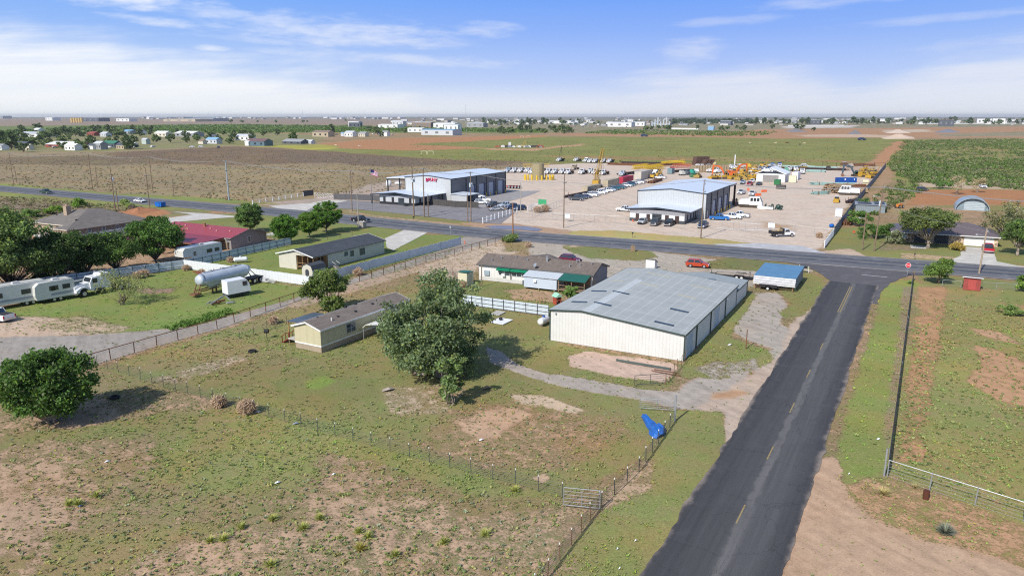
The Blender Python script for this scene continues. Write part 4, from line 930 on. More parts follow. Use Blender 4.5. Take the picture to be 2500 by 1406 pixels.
# small utility trailer in its shade
def trailer_small(par_xy, rz, label):
    t = thing('utility_trailer', label, 'trailer', par_xy, rz)
    MB().box(-1.5, -.85, .5, 1.5, .85, .62).box(-1.5, -.85, .6, -1.42, .85, 1.05).box(-1.5, -.85, .6, 1.5, -.8, 1.05).box(-1.5, .8, .6, 1.5, .85, 1.05).build('bed', black, t)
    MB().bar((1.5, .5, .5), (2.7, 0, .5), .08).bar((1.5, -.5, .5), (2.7, 0, .5), .08).build('tongue', black, t)
    for s_ in (-1, 1):
        wheel(.33, .2, t, 0, s_ * 1.0, rim=trimw); MB().ext([(-.5, .62), (-.36, .8), (.36, .8), (.5, .62), (.36, .72), (-.36, .72)], 'y', s_ * .86, s_ * 1.16).build('fender', black, t)
    return t
trailer_small(G(1876, 706), -28, 'small black utility trailer with white wheels parked in the blue roofed shed')
# long flat car trailer behind the barn
ct = thing('car_trailer', 'flat wooden deck car trailer with two axles behind the barn', 'trailer', G(1796, 679), -26)
MB().box(-3.6, -1.0, .62, 3.4, 1.0, .72).build('deck', mat('deck_wood', (.40, .33, .26), .8, var=.2, sc=3), ct)
MB().box(-3.7, -1.08, .5, 3.5, -1.0, .76).box(-3.7, 1.0, .5, 3.5, 1.08, .76).box(-3.7, -1.08, .5, -3.6, 1.08, .78).build('frame', black, ct)
MB().bar((-3.6, .8, .6), (-5.0, 0, .55), .1).bar((-3.6, -.8, .6), (-5.0, 0, .55), .1).bar((-4.6, .1, .5), (-4.6, .1, 1.2), .1).build('tongue', black, ct)
for x_ in (.35, 1.25):
    for s_ in (-1, 1): wheel(.38, .22, ct, x_, s_ * 1.22, rim=trimw)
for s_ in (-1, 1): MB().ext([(-.25, .7), (-.05, .95), (1.65, .95), (1.85, .7), (1.6, .86), (0, .86)], 'y', s_ * 1.09, s_ * 1.36).build('fender', black, ct)
MB().bar((2.6, -1.0, .75), (2.5, -1.0, 1.3), .06).bar((2.5, -1, 1.3), (2.5, .9, 1.3), .06).bar((2.6, .9, .75), (2.5, .9, 1.3), .06).build('ramp', black, ct)

# brown roofed house with green awnings
HO = (14.2, 125.3)
h3 = thing('mobile_home', 'long white house with a brown shingle roof and green window awnings', 'house', HO, 64.8)
ww = mat('white_siding', (.70, .69, .66), .65, var=.05, pat='ribxy', k=1.6, dirt=.15); gs = mat('grey_gable', (.25, .25, .27), .7, var=.08, pat='ribxy', k=.8)
brs = mat('brown_shingle', (.165, .135, .115), .9, var=.12, sc=.8, pat='shingle')
gable(h3, 0, 0, 8.4, 22.6, 3.05, 1.25, 4.2, [ww], brs, oh=.35, axis='y', fascia=mat('grey_fascia', (.09, .095, .10), .6), t=.12)
MB().add([(0, -.012, .0), (8.4, -.012, 0), (8.4, -.012, 3.0), (4.2, -.012, 4.22), (0, -.012, 3.0)], [(0, 1, 2, 3, 4)]).build('gable_wall', gs, h3)
MB().ext([(2.6, 3.0), (4.3, 4.32), (9.6, 3.0)], 'x', 3.6, 9.2).v and MB().slab([(4.2, 9.0, 4.42), (9.4, 9.0, 3.25), (9.4, 12.2, 4.2), (4.2, 12.2, 4.6)], .1).slab([(4.2, 15.4, 4.42), (9.4, 15.4, 3.25), (9.4, 12.2, 4.2), (4.2, 12.2, 4.6)], .1).build('roof_dormer', brs, h3)
MB().box(-.03, .1, .02, -.002, 22.5, .75).build('skirting', mat('pale_skirt', (.55, .54, .51), .7, pat='riby', k=3), h3)
grn = mat('green_canvas', (.0, .16, .08), .6, var=.1)
for (x0, x1, n_) in ((1213, 1233, 1), (1252, 1282, 2)):
    y0 = LO(HO, 64.8, G(x0, 690))[1]; y1 = LO(HO, 64.8, G(x1, 697))[1]; yc, wd = (y0 + y1) / 2, abs(y1 - y0)
    o_ = window(h3, 0, yc, 1.3, wd, 1.3, 'x-', bars=n_)
    MB().slab([(-.75, yc - wd / 2 - .25, 2.35), (-.75, yc + wd / 2 + .25, 2.35), (-.02, yc + wd / 2 + .25, 2.9), (-.02, yc - wd / 2 - .25, 2.9)], .05).build('awning', grn, h3)
MB().box(-.5, 17.0, 1.2, -.02, 17.65, 1.75).build('air_conditioner', lampm, h3)
MB().box(-.25, 20.3, 1.05, -.03, 21.4, 1.95).build('meter_box', mat('meter_grey', (.30, .36, .40), .5), h3)
panel(h3, 'door', 0, 15.9, .6, .25, 2.2, 'x-', black, .03)
for (x_, y_, q) in ((2.3, 19, .5), (3, 9.9, 1.0), (1.8, 5.0, .45), (3.4, 4.2, .6), (2.4, 3.2, .4), (3.3, 1.3, .3), (1.4, 20.5, .3), (2.7, 13.8, .3), (3.6, 16.5, .3)):
    z_ = 3.15 + x_ / 4.2 * 1.2; MB().cyl((x_, y_, z_), (x_, y_, z_ + q), .09 if q < .9 else .2, 8).cyl((x_, y_, z_ + q), (x_, y_, z_ + q + .08), .17 if q < .9 else .28, 8).build('roof_pipe', galv, h3)
sd_ = MB().bar((.2, 10.9, 3.1), (-.05, 10.9, 3.8), .05); sd_.cyl((-.05, 10.9, 3.8), (-.2, 11.0, 3.9), .1, 10, .42); sd_.build('satellite_dish', galv, h3)
ad = MB().box(-3.0, 5.6, .35, -.02, 11.9, 2.35); ad.build('side_room', mat('pale_blue_siding', (.46, .53, .60), .6, var=.04), h3)
MB().slab([(-3.25, 5.3, 2.38), (-3.25, 12.1, 2.38), (.3, 12.1, 3.02), (.3, 5.3, 3.02)], .08).build('side_room_roof', mat('pale_ribbed_roof', (.56, .60, .63), .4, .1, var=.05, pat='riby', k=1.4), h3)
MB().box(-3.35, 9.4, 1.45, -3.0, 9.95, 1.85).build('air_conditioner', lampm, h3)
for y_ in (6, 9, 11.6): MB().box(-2.9, y_, 0, -2.7, y_ + .2, .35).build('pier', wood, h3)
MB().slab([(-3.2, .2, 2.25), (-3.2, 5.25, 2.25), (.25, 5.25, 3.1), (.25, .2, 3.1)], .07).build('porch_roof', mat('green_metal_roof', (.025, .13, .10), .4, .15, var=.08, pat='riby', k=2), h3)
po = MB().box(-2.9, .3, .35, -.03, 5.5, .5)
for y_ in (.4, 2.8, 5.2): po.box(-2.95, y_, 0, -2.82, y_ + .13, 2.3)
po.box(-2.95, .4, 1.25, -2.85, 2.4, 1.35).box(-2.95, 3.6, 1.25, -2.85, 5.3, 1.35).box(-.05, .3, .5, -.035, 5.4, 2.9)
po.build('porch', wood, h3)
MB().box(.8, -.05, .7, 1.3, -.02, 2.0).build('side_window', glass, h3)
# little sheds
def box_shed(xy, rz, L, Wd, H, wallm, roofm, label, rise=.25, name='garden_shed'):
    t = thing(name, label, 'shed', xy, rz)
    MB().box(0, 0, 0, L, Wd, H).build('wall', wallm, t)
    MB().slab([(-.12, -.12, H + rise), (L + .12, -.12, H + .05), (L + .12, Wd + .12, H + .05), (-.12, Wd + .12, H + rise)], .08).build('roof', roofm, t)
    return t
cs_ = box_shed(G(1140, 699), 61.5, 2.3, 1.9, 2.35, mat('cream_panel', (.60, .56, .40), .6, var=.05), mat('green_lid', (.03, .14, .10), .5, pat='riby', k=2), 'small cream storage shed with a green roof beside the back yard')
MB().box(.7, -.03, .1, 1.7, -.005, 2.1).build('door', mat('cream_door', (.50, .47, .34), .6), cs_)
ws = thing('well_house', 'tiny white lean-to shed behind the brown shingle roof', 'shed', G(1598, 657), 61.5)
MB().ext([(0, 0), (1.6, 0), (1.6, 1.2), (0, 1.9)], 'y', 0, 1.9).build('wall', ww, ws); MB().slab([(-.15, -.15, 2.0), (1.8, -.15, 1.2), (1.8, 2.0, 1.2), (-.15, 2.0, 2.0)], .08).build('roof', trimd, ws)
rs = thing('well_shed', 'small red wooden shed with a white lean-to roof by the highway fence', 'shed', G(2392, 711), 59)
rw = mat('barn_red', (.30, .065, .055), .75, var=.12, pat='ribxy', k=3); MB().ext([(0, 0), (2.2, 0), (2.2, 1.9), (0, 2.3)], 'y', 0, 2.6).build('wall', rw, rs)
MB().box(-.04, .7, .05, -.002, 1.9, 1.9).build('door', mat('red_door', (.38, .07, .06), .7, var=.1), rs)
MB().slab([(-.35, -.3, 2.42), (2.5, -.3, 1.95), (2.5, 2.9, 1.95), (-.35, 2.9, 2.42)], .1).build('roof', mat('white_roof', (.66, .68, .70), .5), rs)

# tan single-wide behind the big tree
MO = (-25.0, 91.0)
mh = thing('mobile_home', 'tan single-wide mobile home half hidden behind the big tree', 'house', MO, 60.5)
tanw = mat('tan_siding', (.50, .46, .30), .65, var=.05, pat='ribxy', k=.8); tand = mat('tan_brown_skirt', (.36, .29, .21), .8, var=.08, pat='ribxy', k=4)
gs2 = mat('taupe_shingle', (.185, .155, .135), .9, var=.12, sc=.8, pat='shingle')
gable(mh, 0, 0, 18.5, 4.7, 3.15, .72, 2.35, tanw, gs2, oh=.28, fascia=trimw, t=.1, z0=.8)
MB().box(.03, .03, 0, 18.47, 4.67, .8).build('skirting', tand, mh)
MB().box(-.03, -.03, .78, 18.53, 4.73, .96).build('belt_trim', trimw, mh)
window(mh, 5.8, 0, 1.35, 1.9, 1.35, 'y-', bars=1, fr_=mat('grey_frame', (.45, .46, .46), .5))
for (x_, y_) in ((4.6, 1.1), (7.9, .9), (2.6, 2.9), (10.6, 3.2), (12, 1.3), (8.9, 3.6)): MB().box(x_, y_, 3.35, x_ + .3, y_ + .3, 3.85 if y_ > 1.2 else 3.75).build('roof_vent', black, mh)
MB().cyl((3.1, .9, 3.3), (3.1, .9, 3.95), .08, 8).build('roof_pipe', trimw, mh)
pc = thing('patio_cover', 'dark metal patio roof on wooden posts beside the tan mobile home', 'canopy', fr(60.5, 2.6, 4.9, MO), 60.5)
MB().slab([(0, 0, 2.75), (5.2, 0, 2.75), (5.2, 4.0, 2.5), (0, 4.0, 2.5)], .08).build('roof', mat('dark_blue_metal', (.10, .13, .165), .4, .2, var=.1, pat='ribx', k=2), pc)
for (x_, y_) in ((.15, .2), (.15, 3.8), (5, .2), (5, 3.8)): MB().box(x_, y_, 0, x_ + .12, y_ + .12, 2.6).build('post', mat('yellow_wood', (.36, .22, .09), .8, var=.2), pc)
dk = thing('deck', 'low pale deck with dark red stairs beside the tan mobile home', 'deck', fr(60.5, .4, 4.9, MO), 60.5)
MB().box(0, 0, .85, 2.0, 1.6, .97).build('platform', mat('pale_deck', (.50, .46, .40), .8, var=.1, pat='riby', k=5), dk)
for (x_, y_) in ((.1, .1), (.1, 1.4), (1.8, .1), (1.8, 1.4)): MB().box(x_, y_, 0, x_ + .1, y_ + .1, .85).build('leg', wood, dk)
st = MB()
for k in range(5): st.box(.4, 1.65 + .28 * k, .75 - .17 * k, 1.6, 1.93 + .28 * k, .80 - .17 * k)
for x_ in (.4, 1.6): st.bar((x_, 1.65, 1.7), (x_, 3.1, .95), .08); st.bar((x_, 1.65, .8), (x_, 3.1, 0), .08); st.bar((x_, 1.7, .8), (x_, 1.7, 1.7), .08); st.bar((x_, 2.4, .4), (x_, 2.4, 1.35), .06); st.bar((x_, 3.1, 0), (x_, 3.1, .95), .08)
st.build('stairs', mat('dark_red_wood', (.17, .02, .02), .6), dk)
cp = thing('carport', 'white metal carport with a folded roof beside the tan mobile home', 'carport', fr(60.5, 7.2, -5.9, MO), 60.5)
MB().ext([(-.1, 1.75), (.5, 2.25), (2.5, 2.6), (4.5, 2.25), (5.1, 1.75), (5.06, 1.7), (4.46, 2.18), (2.5, 2.52), (.54, 2.18), (-.06, 1.7)], 'x', 0, 6.2).build('roof', mat('white_ribbed', (.72, .71, .67), .45, var=.04, pat='riby', k=2), cp)
for x_ in (.1, 3, 6):
    for y_ in (0, 5): MB().cyl((x_, y_, 0), (x_, y_, 1.8), .04, 6).build('post', galv, cp)

# cream double-wide with dark roof
CO = (-39.6, 142.3)
dw = thing('mobile_home', 'cream house with a long dark slate roof and a corner porch', 'house', CO, 61.5)
crm = mat('cream_lap', (.58, .55, .46), .65, var=.05, pat='ribz', k=5); slt = mat('slate_shingle', (.062, .07, .082), .85, var=.15, sc=.8, pat='shingle')
W_ = MB(); W_.box(4.2, 0, 0, 22.5, 9.4, 2.95); W_.box(0, 4.6, 0, 4.2, 9.4, 2.95); W_.ext([(0, 2.95), (9.4, 2.95), (4.7, 4.0)], 'x', 0, 22.5); W_.box(0, -.0, 2.7, 4.2, .12, 2.95); W_.build('wall', [crm], dw)
r_ = MB().ext([(-.4, 2.88), (4.7, 4.05), (9.8, 2.88), (9.8, 2.99), (4.7, 4.17), (-.4, 2.99)], 'x', -.45, 22.9).build('roof', slt, dw)
for c_ in ((-.49, -.455), (22.905, 22.94)): MB().ext([(-.4, 2.80), (4.7, 3.96), (9.8, 2.80), (9.8, 3.02), (4.7, 4.20), (-.4, 3.02)], 'x', *c_).build('fascia', trimw, r_)
MB().box(12, -.02, 2.85, 16.5, 1.2, 3.0).build('eave_step', slt, dw)
pw = mat('porch_wood', (.27, .17, .085), .8, var=.2, sc=3); pp = MB().box(.1, .1, .55, 4.15, 4.5, .7)
for (x_, y_) in ((.1, .1), (.1, 1.5), (.1, 3), (.1, 4.4), (2.2, .1), (3.9, .1)): pp.box(x_, y_, 0, x_ + .12, y_ + .12, 2.72)
pp.box(.1, .1, 1.35, .2, 4.5, 1.45).box(4.14, .1, .7, 4.18, 4.5, 2.9).box(.2, 4.52, .7, 4.1, 4.58, 2.9).build('porch', pw, dw)
MB().box(4.08, 1.2, .8, 4.13, 2.6, 2.6).build('door', glass, dw)
for (x_, w_, h_, z_) in ((9.7, 1.1, .9, 1.55), (11.6, 1.15, 1.2, 1.2), (14.9, 1.7, 1.5, .95)): window(dw, x_, 0, z_, w_, h_, 'y-', bars=0 if w_ < 1.5 else 1, fr_=mat('slate_frame', (.17, .20, .22), .6))
ss = MB()
for k in range(5): ss.box(4.6 + .0, -.4 - .3 * k, .6 - .15 * k, 5.8, -.1 - .3 * k, .65 - .15 * k)
ss.bar((4.6, -.1, 1.5), (4.6, -1.6, .9), .07).bar((5.8, -.1, 1.5), (5.8, -1.6, .9), .07); ss.build('stairs', mat('pale_stair', (.55, .5, .45), .8), dw)
gmb = lambda nm, xy, rz, L, Wd, H, wallm, roofm, label, door: None
def gambrel(xy, rz, L, Wd, H, wallm, roofm, label, axis_front=True):
    t = thing('garden_shed', label, 'shed', xy, rz); w2 = Wd / 2
    pr = [(0, 0), (Wd, 0), (Wd, H * .62), (Wd * .86, H * .88), (w2, H), (Wd * .14, H * .88), (0, H * .62)]
    MB().ext(pr, 'x', 0, L).build('wall', wallm, t); g_ = MB(); e = .07
    rp = [(-e, H * .60), (Wd * .14 - e, H * .90), (w2, H + e), (Wd * .86 + e, H * .90), (Wd + e, H * .60), (Wd + e + .05, H * .62), (Wd * .86 + e + .04, H * .93), (w2, H + e + .08), (Wd * .14 - e - .04, H * .93), (-e - .05, H * .62)]
    g_.ext(rp, 'x', -.12, L + .12); g_.build('roof', roofm, t)
    return t
gb = gambrel(G(764, 681), 61.5, 3.6, 2.7, 2.7, crm, slt, 'cream gambrel roofed shed in front of the slate roofed house')
d_ = MB(); pts = [(1.35 + .45 * math.cos(a), 1.3 + .45 * math.sin(a)) for a in [math.pi * k / 8 for k in range(9)]]
d_.ext([(.9, .1)] + pts[::-1][:0] + [(1.8, .1)] + pts, 'x', -.06, -.002); d_.build('door', trimd, gb)

# house with red metal roof
RO = (-65.4, 167.2)
rh = thing('ranch_house', 'grey house with a wide red metal roof and a lower red carport roof', 'house', RO, 61.5)
redm = mat('red_metal', (.34, .065, .08), .4, .1, var=.06, pat='ribx', k=2.2); redd = mat('red_metal_low', (.28, .045, .055), .4, .1, var=.08, pat='ribx', k=2.2)
gable(rh, 0, 0, 10.8, 25.5, 2.7, 1.35, 5.2, mat('grey_siding_plain', (.27, .25, .245), .7, var=.05, pat='ribxy', k=1), redm, oh=.5, axis='y', fascia=mat('grey_fascia2', (.2, .2, .2), .6))
window(rh, 5.4, 0, 1.0, .9, 1.3, 'y-', bars=0)
MB().slab([(-8.2, 1.6, 2.35), (-8.2, 19.0, 2.35), (-.2, 19.0, 2.75), (-.2, 1.6, 2.75)], .09).build('carport_roof', redd, rh)
MB().slab([(-11.2, 19.3, 2.15), (-11.2, 27, 2.15), (.2, 27, 2.6), (.2, 19.3, 2.6)], .09).build('carport_roof', redm, rh)
MB().box(-8.3, 1.4, 2.12, -.2, 1.55, 2.4).box(-8.35, 1.4, 2.1, -8.22, 19, 2.4).build('beam', rust, rh)
for (x_, y_) in ((-8, 1.8), (-8, 7), (-8, 13), (-8, 18.6), (-3.4, 1.8)): MB().box(x_, y_, 0, x_ + .12, y_ + .12, 2.3).build('post', rust, rh)
MB().cyl((4, 13.5, 3.6), (4, 13.5, 4.6), .28, 10).cyl((4, 13.5, 4.6), (4, 13.5, 4.75), .36, 10).build('chimney', mat('brown_flue', (.30, .15, .08), .6), rh)
for (x_, y_) in ((3, 3.5), (2.4, 7.4), (3.2, 10.5), (1.8, 17), (3.6, 20), (2.6, 23.3)): MB().ball((x_, y_, 2.85 + x_ / 5.2 * 1.35), .26, 8).build('roof_vent', mat('pale_red_vent', (.45, .2, .2), .4), rh)
gb2 = gambrel(G(556, 609), 61.5, 4.0, 3.4, 2.6, mat('brown_plank', (.25, .19, .13), .8, pat='ribxy', k=5), mat('pale_grey_roof', (.40, .42, .40), .6, var=.06), 'brown gambrel shed with a pale grey roof next to the red carport')

# brick house with hip roof, chimney
KO = (-110, 178.4)
kh = thing('brick_house', 'large brown brick house with a dark grey hip roof and chimney', 'house', KO, 62.5)
bk = mat('brown_brick', (.24, .155, .11), .85, var=.12, pat='brick', k=.6); bl = mat('tan_brick', (.38, .27, .175), .85, var=.12, pat='brick', k=.6); shg = mat('grey_shingle', (.165, .148, .135), .9, var=.1, sc=.8, pat='shingle')
W_ = MB(); W_.box(0, 0, 0, 22, 5.4, 2.9); W_.box(5, 5.4, 0, 22, 12, 2.9); W_.box(4.5, 12, 0, 18, 22.5, 2.9); W_.build('wall', bk, kh)
MB().box(-.03, .05, 0, -.002, 5.35, 2.85).build('front_brick', bl, kh); MB().box(4.46, 12.05, 0, 4.497, 22.45, 2.85).build('front_brick', bl, kh)
Rf = MB(); e = .55
A_ = [(-e, -e, 2.85), (22 + e, -e, 2.85), (22 + e, 13, 2.85), (5, 13, 2.85), (-e, 5.6, 2.85), (6, 2.6, 4.6), (14, 7.5, 6.4), (16.5, 7.5, 6.4), (6.5, 13, 4.2)]
Rf.add([(-e, -e, 2.85), (22 + e, -e, 2.85), (22 + e, 23, 2.85), (3.9, 23, 2.85), (3.9, 12, 2.85), (4.4, 5.9, 2.85), (-e, 5.9, 2.85), (3.4, 2.7, 4.0), (11.5, 9.2, 6.1), (15.0, 9.2, 6.1), (11.5, 15.5, 5.6)],
       [(0, 1, 9, 8, 7), (1, 2, 9), (2, 3, 10, 9), (9, 10, 8), (3, 4, 10), (4, 5, 8, 10), (5, 6, 7, 8), (6, 0, 7)])
Rf.add([(-e, -e, 2.72), (22 + e, -e, 2.72), (22 + e, 23, 2.72), (3.9, 23, 2.72), (3.9, 12, 2.72), (4.4, 5.9, 2.72), (-e, 5.9, 2.72)], [(6, 5, 4, 3, 2, 1, 0)])
ro_ = Rf.build('roof', shg, kh)
fa = MB(); cs4 = [(-e, -e), (22 + e, -e), (22 + e, 23), (3.9, 23), (3.9, 12), (4.4, 5.9), (-e, 5.9)]
for a, b in zip(cs4, cs4[1:] + cs4[:1]): fa.bar((*a, 2.78), (*b, 2.78), .05, .2)
fa.build('fascia', mat('cream_fascia', (.62, .56, .45), .6), ro_)
MB().box(8.6, 13.6, 4.4, 9.9, 15.0, 7.0).cyl((9.25, 14.3, 7.0), (9.25, 14.3, 7.4), .35, 8).build('chimney', bl, ro_)
for x_ in (5.6, 9.4, 13.2): window(kh, x_, 0, 1.1, .9, 1.4, 'y-', bars=0)
window(kh, 15.8, 0, 1.7, .6, .6, 'y-', bars=0)
MB().ext([(2.1, .4), (3.1, .4), (3.1, 1.6), (2.9, 1.95), (2.6, 2.05), (2.3, 1.95), (2.1, 1.6)], 'x', -.06, -.035).build('arched_window', mat('brown_arch', (.16, .10, .07), .6), kh)
panel(kh, 'door', 4.46, 14.2, .1, 1.1, 2.2, 'x-', trimd, .05); MB().box(-.2, 8.6, 0, .1, 8.9, 2.8).build('post', trimw, kh)
for (x_, y_) in ((8.2, 17.5), (4.8, 3.8), (12.5, 10.8), (13.2, 12)): MB().box(x_, y_, 4.0, x_ + .35, y_ + .35, 4.62 + (.9 if x_ > 12 else .0)).build('roof_vent', black, kh)

# brick house across the highway
QO = (114.9, 169.8)
qh = thing('brick_house', 'low tan stone house with a purplish brown metal hip roof and white garage door', 'house', QO, 66)
st_ = mat('tan_stone', (.36, .27, .19), .85, pat='stone', col2=(.55, .42, .30)); brr = mat('brown_metal_roof', (.155, .125, .13), .45, .15, var=.07, pat='ribx', k=2.4)
hip(qh, 0, 0, 12, 22, 2.5, 2.3, st_, brr, oh=.8)
MB().box(-.82, -.8, 2.28, -.86, 22.8, 2.48).build('fascia', trimw, qh)
panel(qh, 'garage_door', 0, 3.9, .02, 6.1, 2.2, 'x-', mat('white_garage', (.74, .74, .72), .5, pat='ribz', k=2), .05)
for y0, y1 in ((10.2, 13.2), (14.4, 17.5)): MB().box(-.04, y0, .1, -.003, y1, 2.2).build('entry_recess', trimd, qh)
window(qh, 0, 19.6, .9, 1.1, 1.3, 'x-', bars=0, m_=mat('pale_glass', (.35, .45, .48), .2))
# quonset hut and leaning shed
qt = thing('quonset_hut', 'pale grey arched metal hut beyond the stone house', 'hut', G(2373, 514), 62)
arc = lambda r, h, n=16: [(r * math.cos(math.pi * k / n), h * math.sin(math.pi * k / n)) for k in range(n + 1)]
gm = mat('galvanised_rib', (.40, .47, .50), .4, .3, var=.07, pat='ribx', k=1.2)
MB().ext(arc(4.9, 4.1) + arc(4.75, 3.95)[::-1], 'x', -1.0, 9).build('shell', gm, qt)
MB().ext([(-4.7, 0)] + arc(4.7, 3.9)[::-1] + [(4.7, 0)], 'x', 0, .15).build('end_wall', mat('blue_grey_metal', (.22, .29, .33), .4, .2, var=.1, pat='ribz', k=2.5), qt)
MB().ext([(-3.4, .05), (2.4, .05), (2.4, 2.8), (-3.4, 2.8)], 'x', -.08, -.002).build('door', mat('ribbed_door', (.42, .50, .53), .4, .3, pat='ribz', k=1.8), qt)
ls = thing('metal_shed', 'old leaning grey metal shed with loose roof sheets beside the yard fence', 'shed', G(2160, 521), 66)
MB().ext([(0, 0), (4.6, 0), (4.6, 2.9), (0, 2.3)], 'y', 0, 8.6).build('wall', mat('old_galvanised', (.26, .31, .34), .5, .3, var=.15, pat='ribxy', k=1.6, dirt=.3), ls)
MB().slab([(-.3, -.3, 2.42), (4.9, -.3, 3.0), (4.9, 8.9, 3.0), (-.3, 8.9, 2.42)], .06).build('roof', mat('old_roof', (.33, .36, .38), .5, .3, var=.2, dirt=.4, pat='riby', k=2), ls)
MB().slab([(1, 4, 2.75), (3, 4.2, 3.05), (3, 8.2, 3.05), (1, 8, 2.75)], .04).slab([(1.5, .2, 2.95), (4.2, .4, 3.3), (4.2, 3.2, 3.2), (1.4, 3.2, 2.9)], .04).build('loose_sheet', mat('dark_sheet', (.07, .08, .12), .5), ls)

# ---------------------------------------------------------------- the two steel warehouses
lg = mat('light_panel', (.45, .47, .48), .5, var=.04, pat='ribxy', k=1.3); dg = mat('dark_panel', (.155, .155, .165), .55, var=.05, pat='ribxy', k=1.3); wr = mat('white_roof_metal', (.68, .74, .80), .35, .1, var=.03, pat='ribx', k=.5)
tr2 = mat('navy_trim', (.03, .04, .055), .5); rd = mat('pale_roller', (.40, .43, .50), .5, var=.03, pat='ribz', k=3); yel = mat('safety_yellow', (.62, .42, .04), .55, var=.1)


def warehouse(o, label, L, Wd, H, rise, doors, bays):
    t = thing('warehouse', label, 'warehouse', o, 61.5)
    gable(t, 0, 0, L, Wd, H, rise, Wd / 2, lg, wr, oh=.15, fascia=tr2, t=.15)
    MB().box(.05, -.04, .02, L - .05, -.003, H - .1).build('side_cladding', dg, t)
    m_ = MB()
    for x_ in bays: MB().box(x_ - .15, -.22, 0, x_ + .15, -.045, H - .05).build('downspout', tr2, t)
    MB().box(-.06, Wd - .1, 0, .2, Wd + .06, H - .1).build('corner_trim', tr2, t)
    for (x_, w_, h_) in doors:
        d = panel(t, 'roller_door', x_, -.045, .02, w_, h_, 'y-', rd, .05)
        MB().box(x_ + w_ / 2, -.3, 0, x_ + w_ / 2 + .5, -.05, h_ + .25).build('jamb', mat('blue_jamb', (.02, .03, .12), .5), d)
        for s_ in (-1, 1): MB().cyl((x_ + s_ * (w_ / 2 + .35), -1.1, 0), (x_ + s_ * (w_ / 2 + .35), -1.1, 1.5), .14, 8).build('bollard', yel, t)
    return t


def office(par, x0, x1, y0, y1, h, rise, wallA, wallB, over, doors, roofm=wr):
    """low office wing in front of a warehouse (towards -x)"""
    W_ = MB().box(x0, y0, .9, x1, y1, h).build('office_wall', wallA, par)
    MB().box(x0 - .05, y0 - .05, 0, x1, y1 + .05, .9).build('office_base', wallB, par)
    yc = (y0 + y1) / 2; ox, oy = over
    MB().ext([(y0 - oy, h - .05), (yc, h + rise), (y1 + oy, h - .05), (y1 + oy, h + .12), (yc, h + rise + .17), (y0 - oy, h + .12)], 'x', x0 - ox, x1).build('office_roof', roofm, par)
    MB().ext([(y0 - oy, h - .28), (yc, h + rise - .22), (y1 + oy, h - .28), (y1 + oy, h + .16), (yc, h + rise + .2), (y0 - oy, h + .16)], 'x', x0 - ox - .06, x0 - ox - .004).build('office_fascia', tr2, par)
    return W_


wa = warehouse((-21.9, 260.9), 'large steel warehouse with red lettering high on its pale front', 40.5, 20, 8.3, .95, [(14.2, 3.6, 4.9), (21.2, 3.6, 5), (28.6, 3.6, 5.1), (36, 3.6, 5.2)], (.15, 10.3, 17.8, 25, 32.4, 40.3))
wb_ = mat('black_base', (.025, .027, .03), .6)
office(wa, -14.5, -.05, 5.2, 20.5, 3.3, .95, lg, wb_, (1.2, 3.2), [])
for y_ in (18.4, 14.7, 7.2): MB().box(-14.58, y_ - .5, .95, -14.52, y_ + .5, 2.6).build('window', black, wa)
MB().box(-14.6, 9.8, .02, -14.52, 12.3, 2.5).build('entrance', glass, wa)
for x_ in (-12, -8.6, -5): MB().box(x_, 5.1, .95, x_ + .9, 5.17, 2.6).build('window', black, wa)
MB().box(-15.4, 23.3, 0, -15.0, 23.7, 3.1).build('canopy_post', tr2, wa); MB().box(-2, 2.2, 0, -1.7, 2.5, 3.1).build('canopy_post', tr2, wa)
# lettering
def letters(body, size, mat_, par, loc, rot, depth=.08, name='lettering'):
    c = bpy.data.curves.new(name, 'FONT'); c.body = body; c.size = size; c.extrude = depth; c.align_x = 'CENTER'; c.align_y = 'CENTER'
    o = bpy.data.objects.new(name, c); me = o.to_mesh() if False else None
    COL.objects.link(o); bpy.context.view_layer.update(); dg_ = bpy.context.evaluated_depsgraph_get()
    me = bpy.data.meshes.new_from_object(o.evaluated_get(dg_)); bpy.data.objects.remove(o); bpy.data.curves.remove(c)
    me.materials.clear(); me.materials.append(mat_); o = bpy.data.objects.new(name, me); COL.objects.link(o); o.parent = par; o.location = loc; o.rotation_euler = rot
    return o
lr = mat('sign_red', (.55, .01, .06), .4); lb = mat('sign_navy', (.02, .02, .12), .4)
for i_, ch in enumerate('BRUNY'):
    y_ = 10.2 - i_ * 1.02; z_ = 8.05 - .12 * abs(i_ - 2)
    letters(ch, 1.75 - .1 * (2 - abs(i_ - 2)), lb, wa, (-.07, y_ - .12, z_ - .32), (R(90), 0, R(-90)), .05)
    letters(ch, 1.75 - .1 * (2 - abs(i_ - 2)), lr, wa, (-.14, y_, z_ - .15), (R(90), 0, R(-90)), .05)
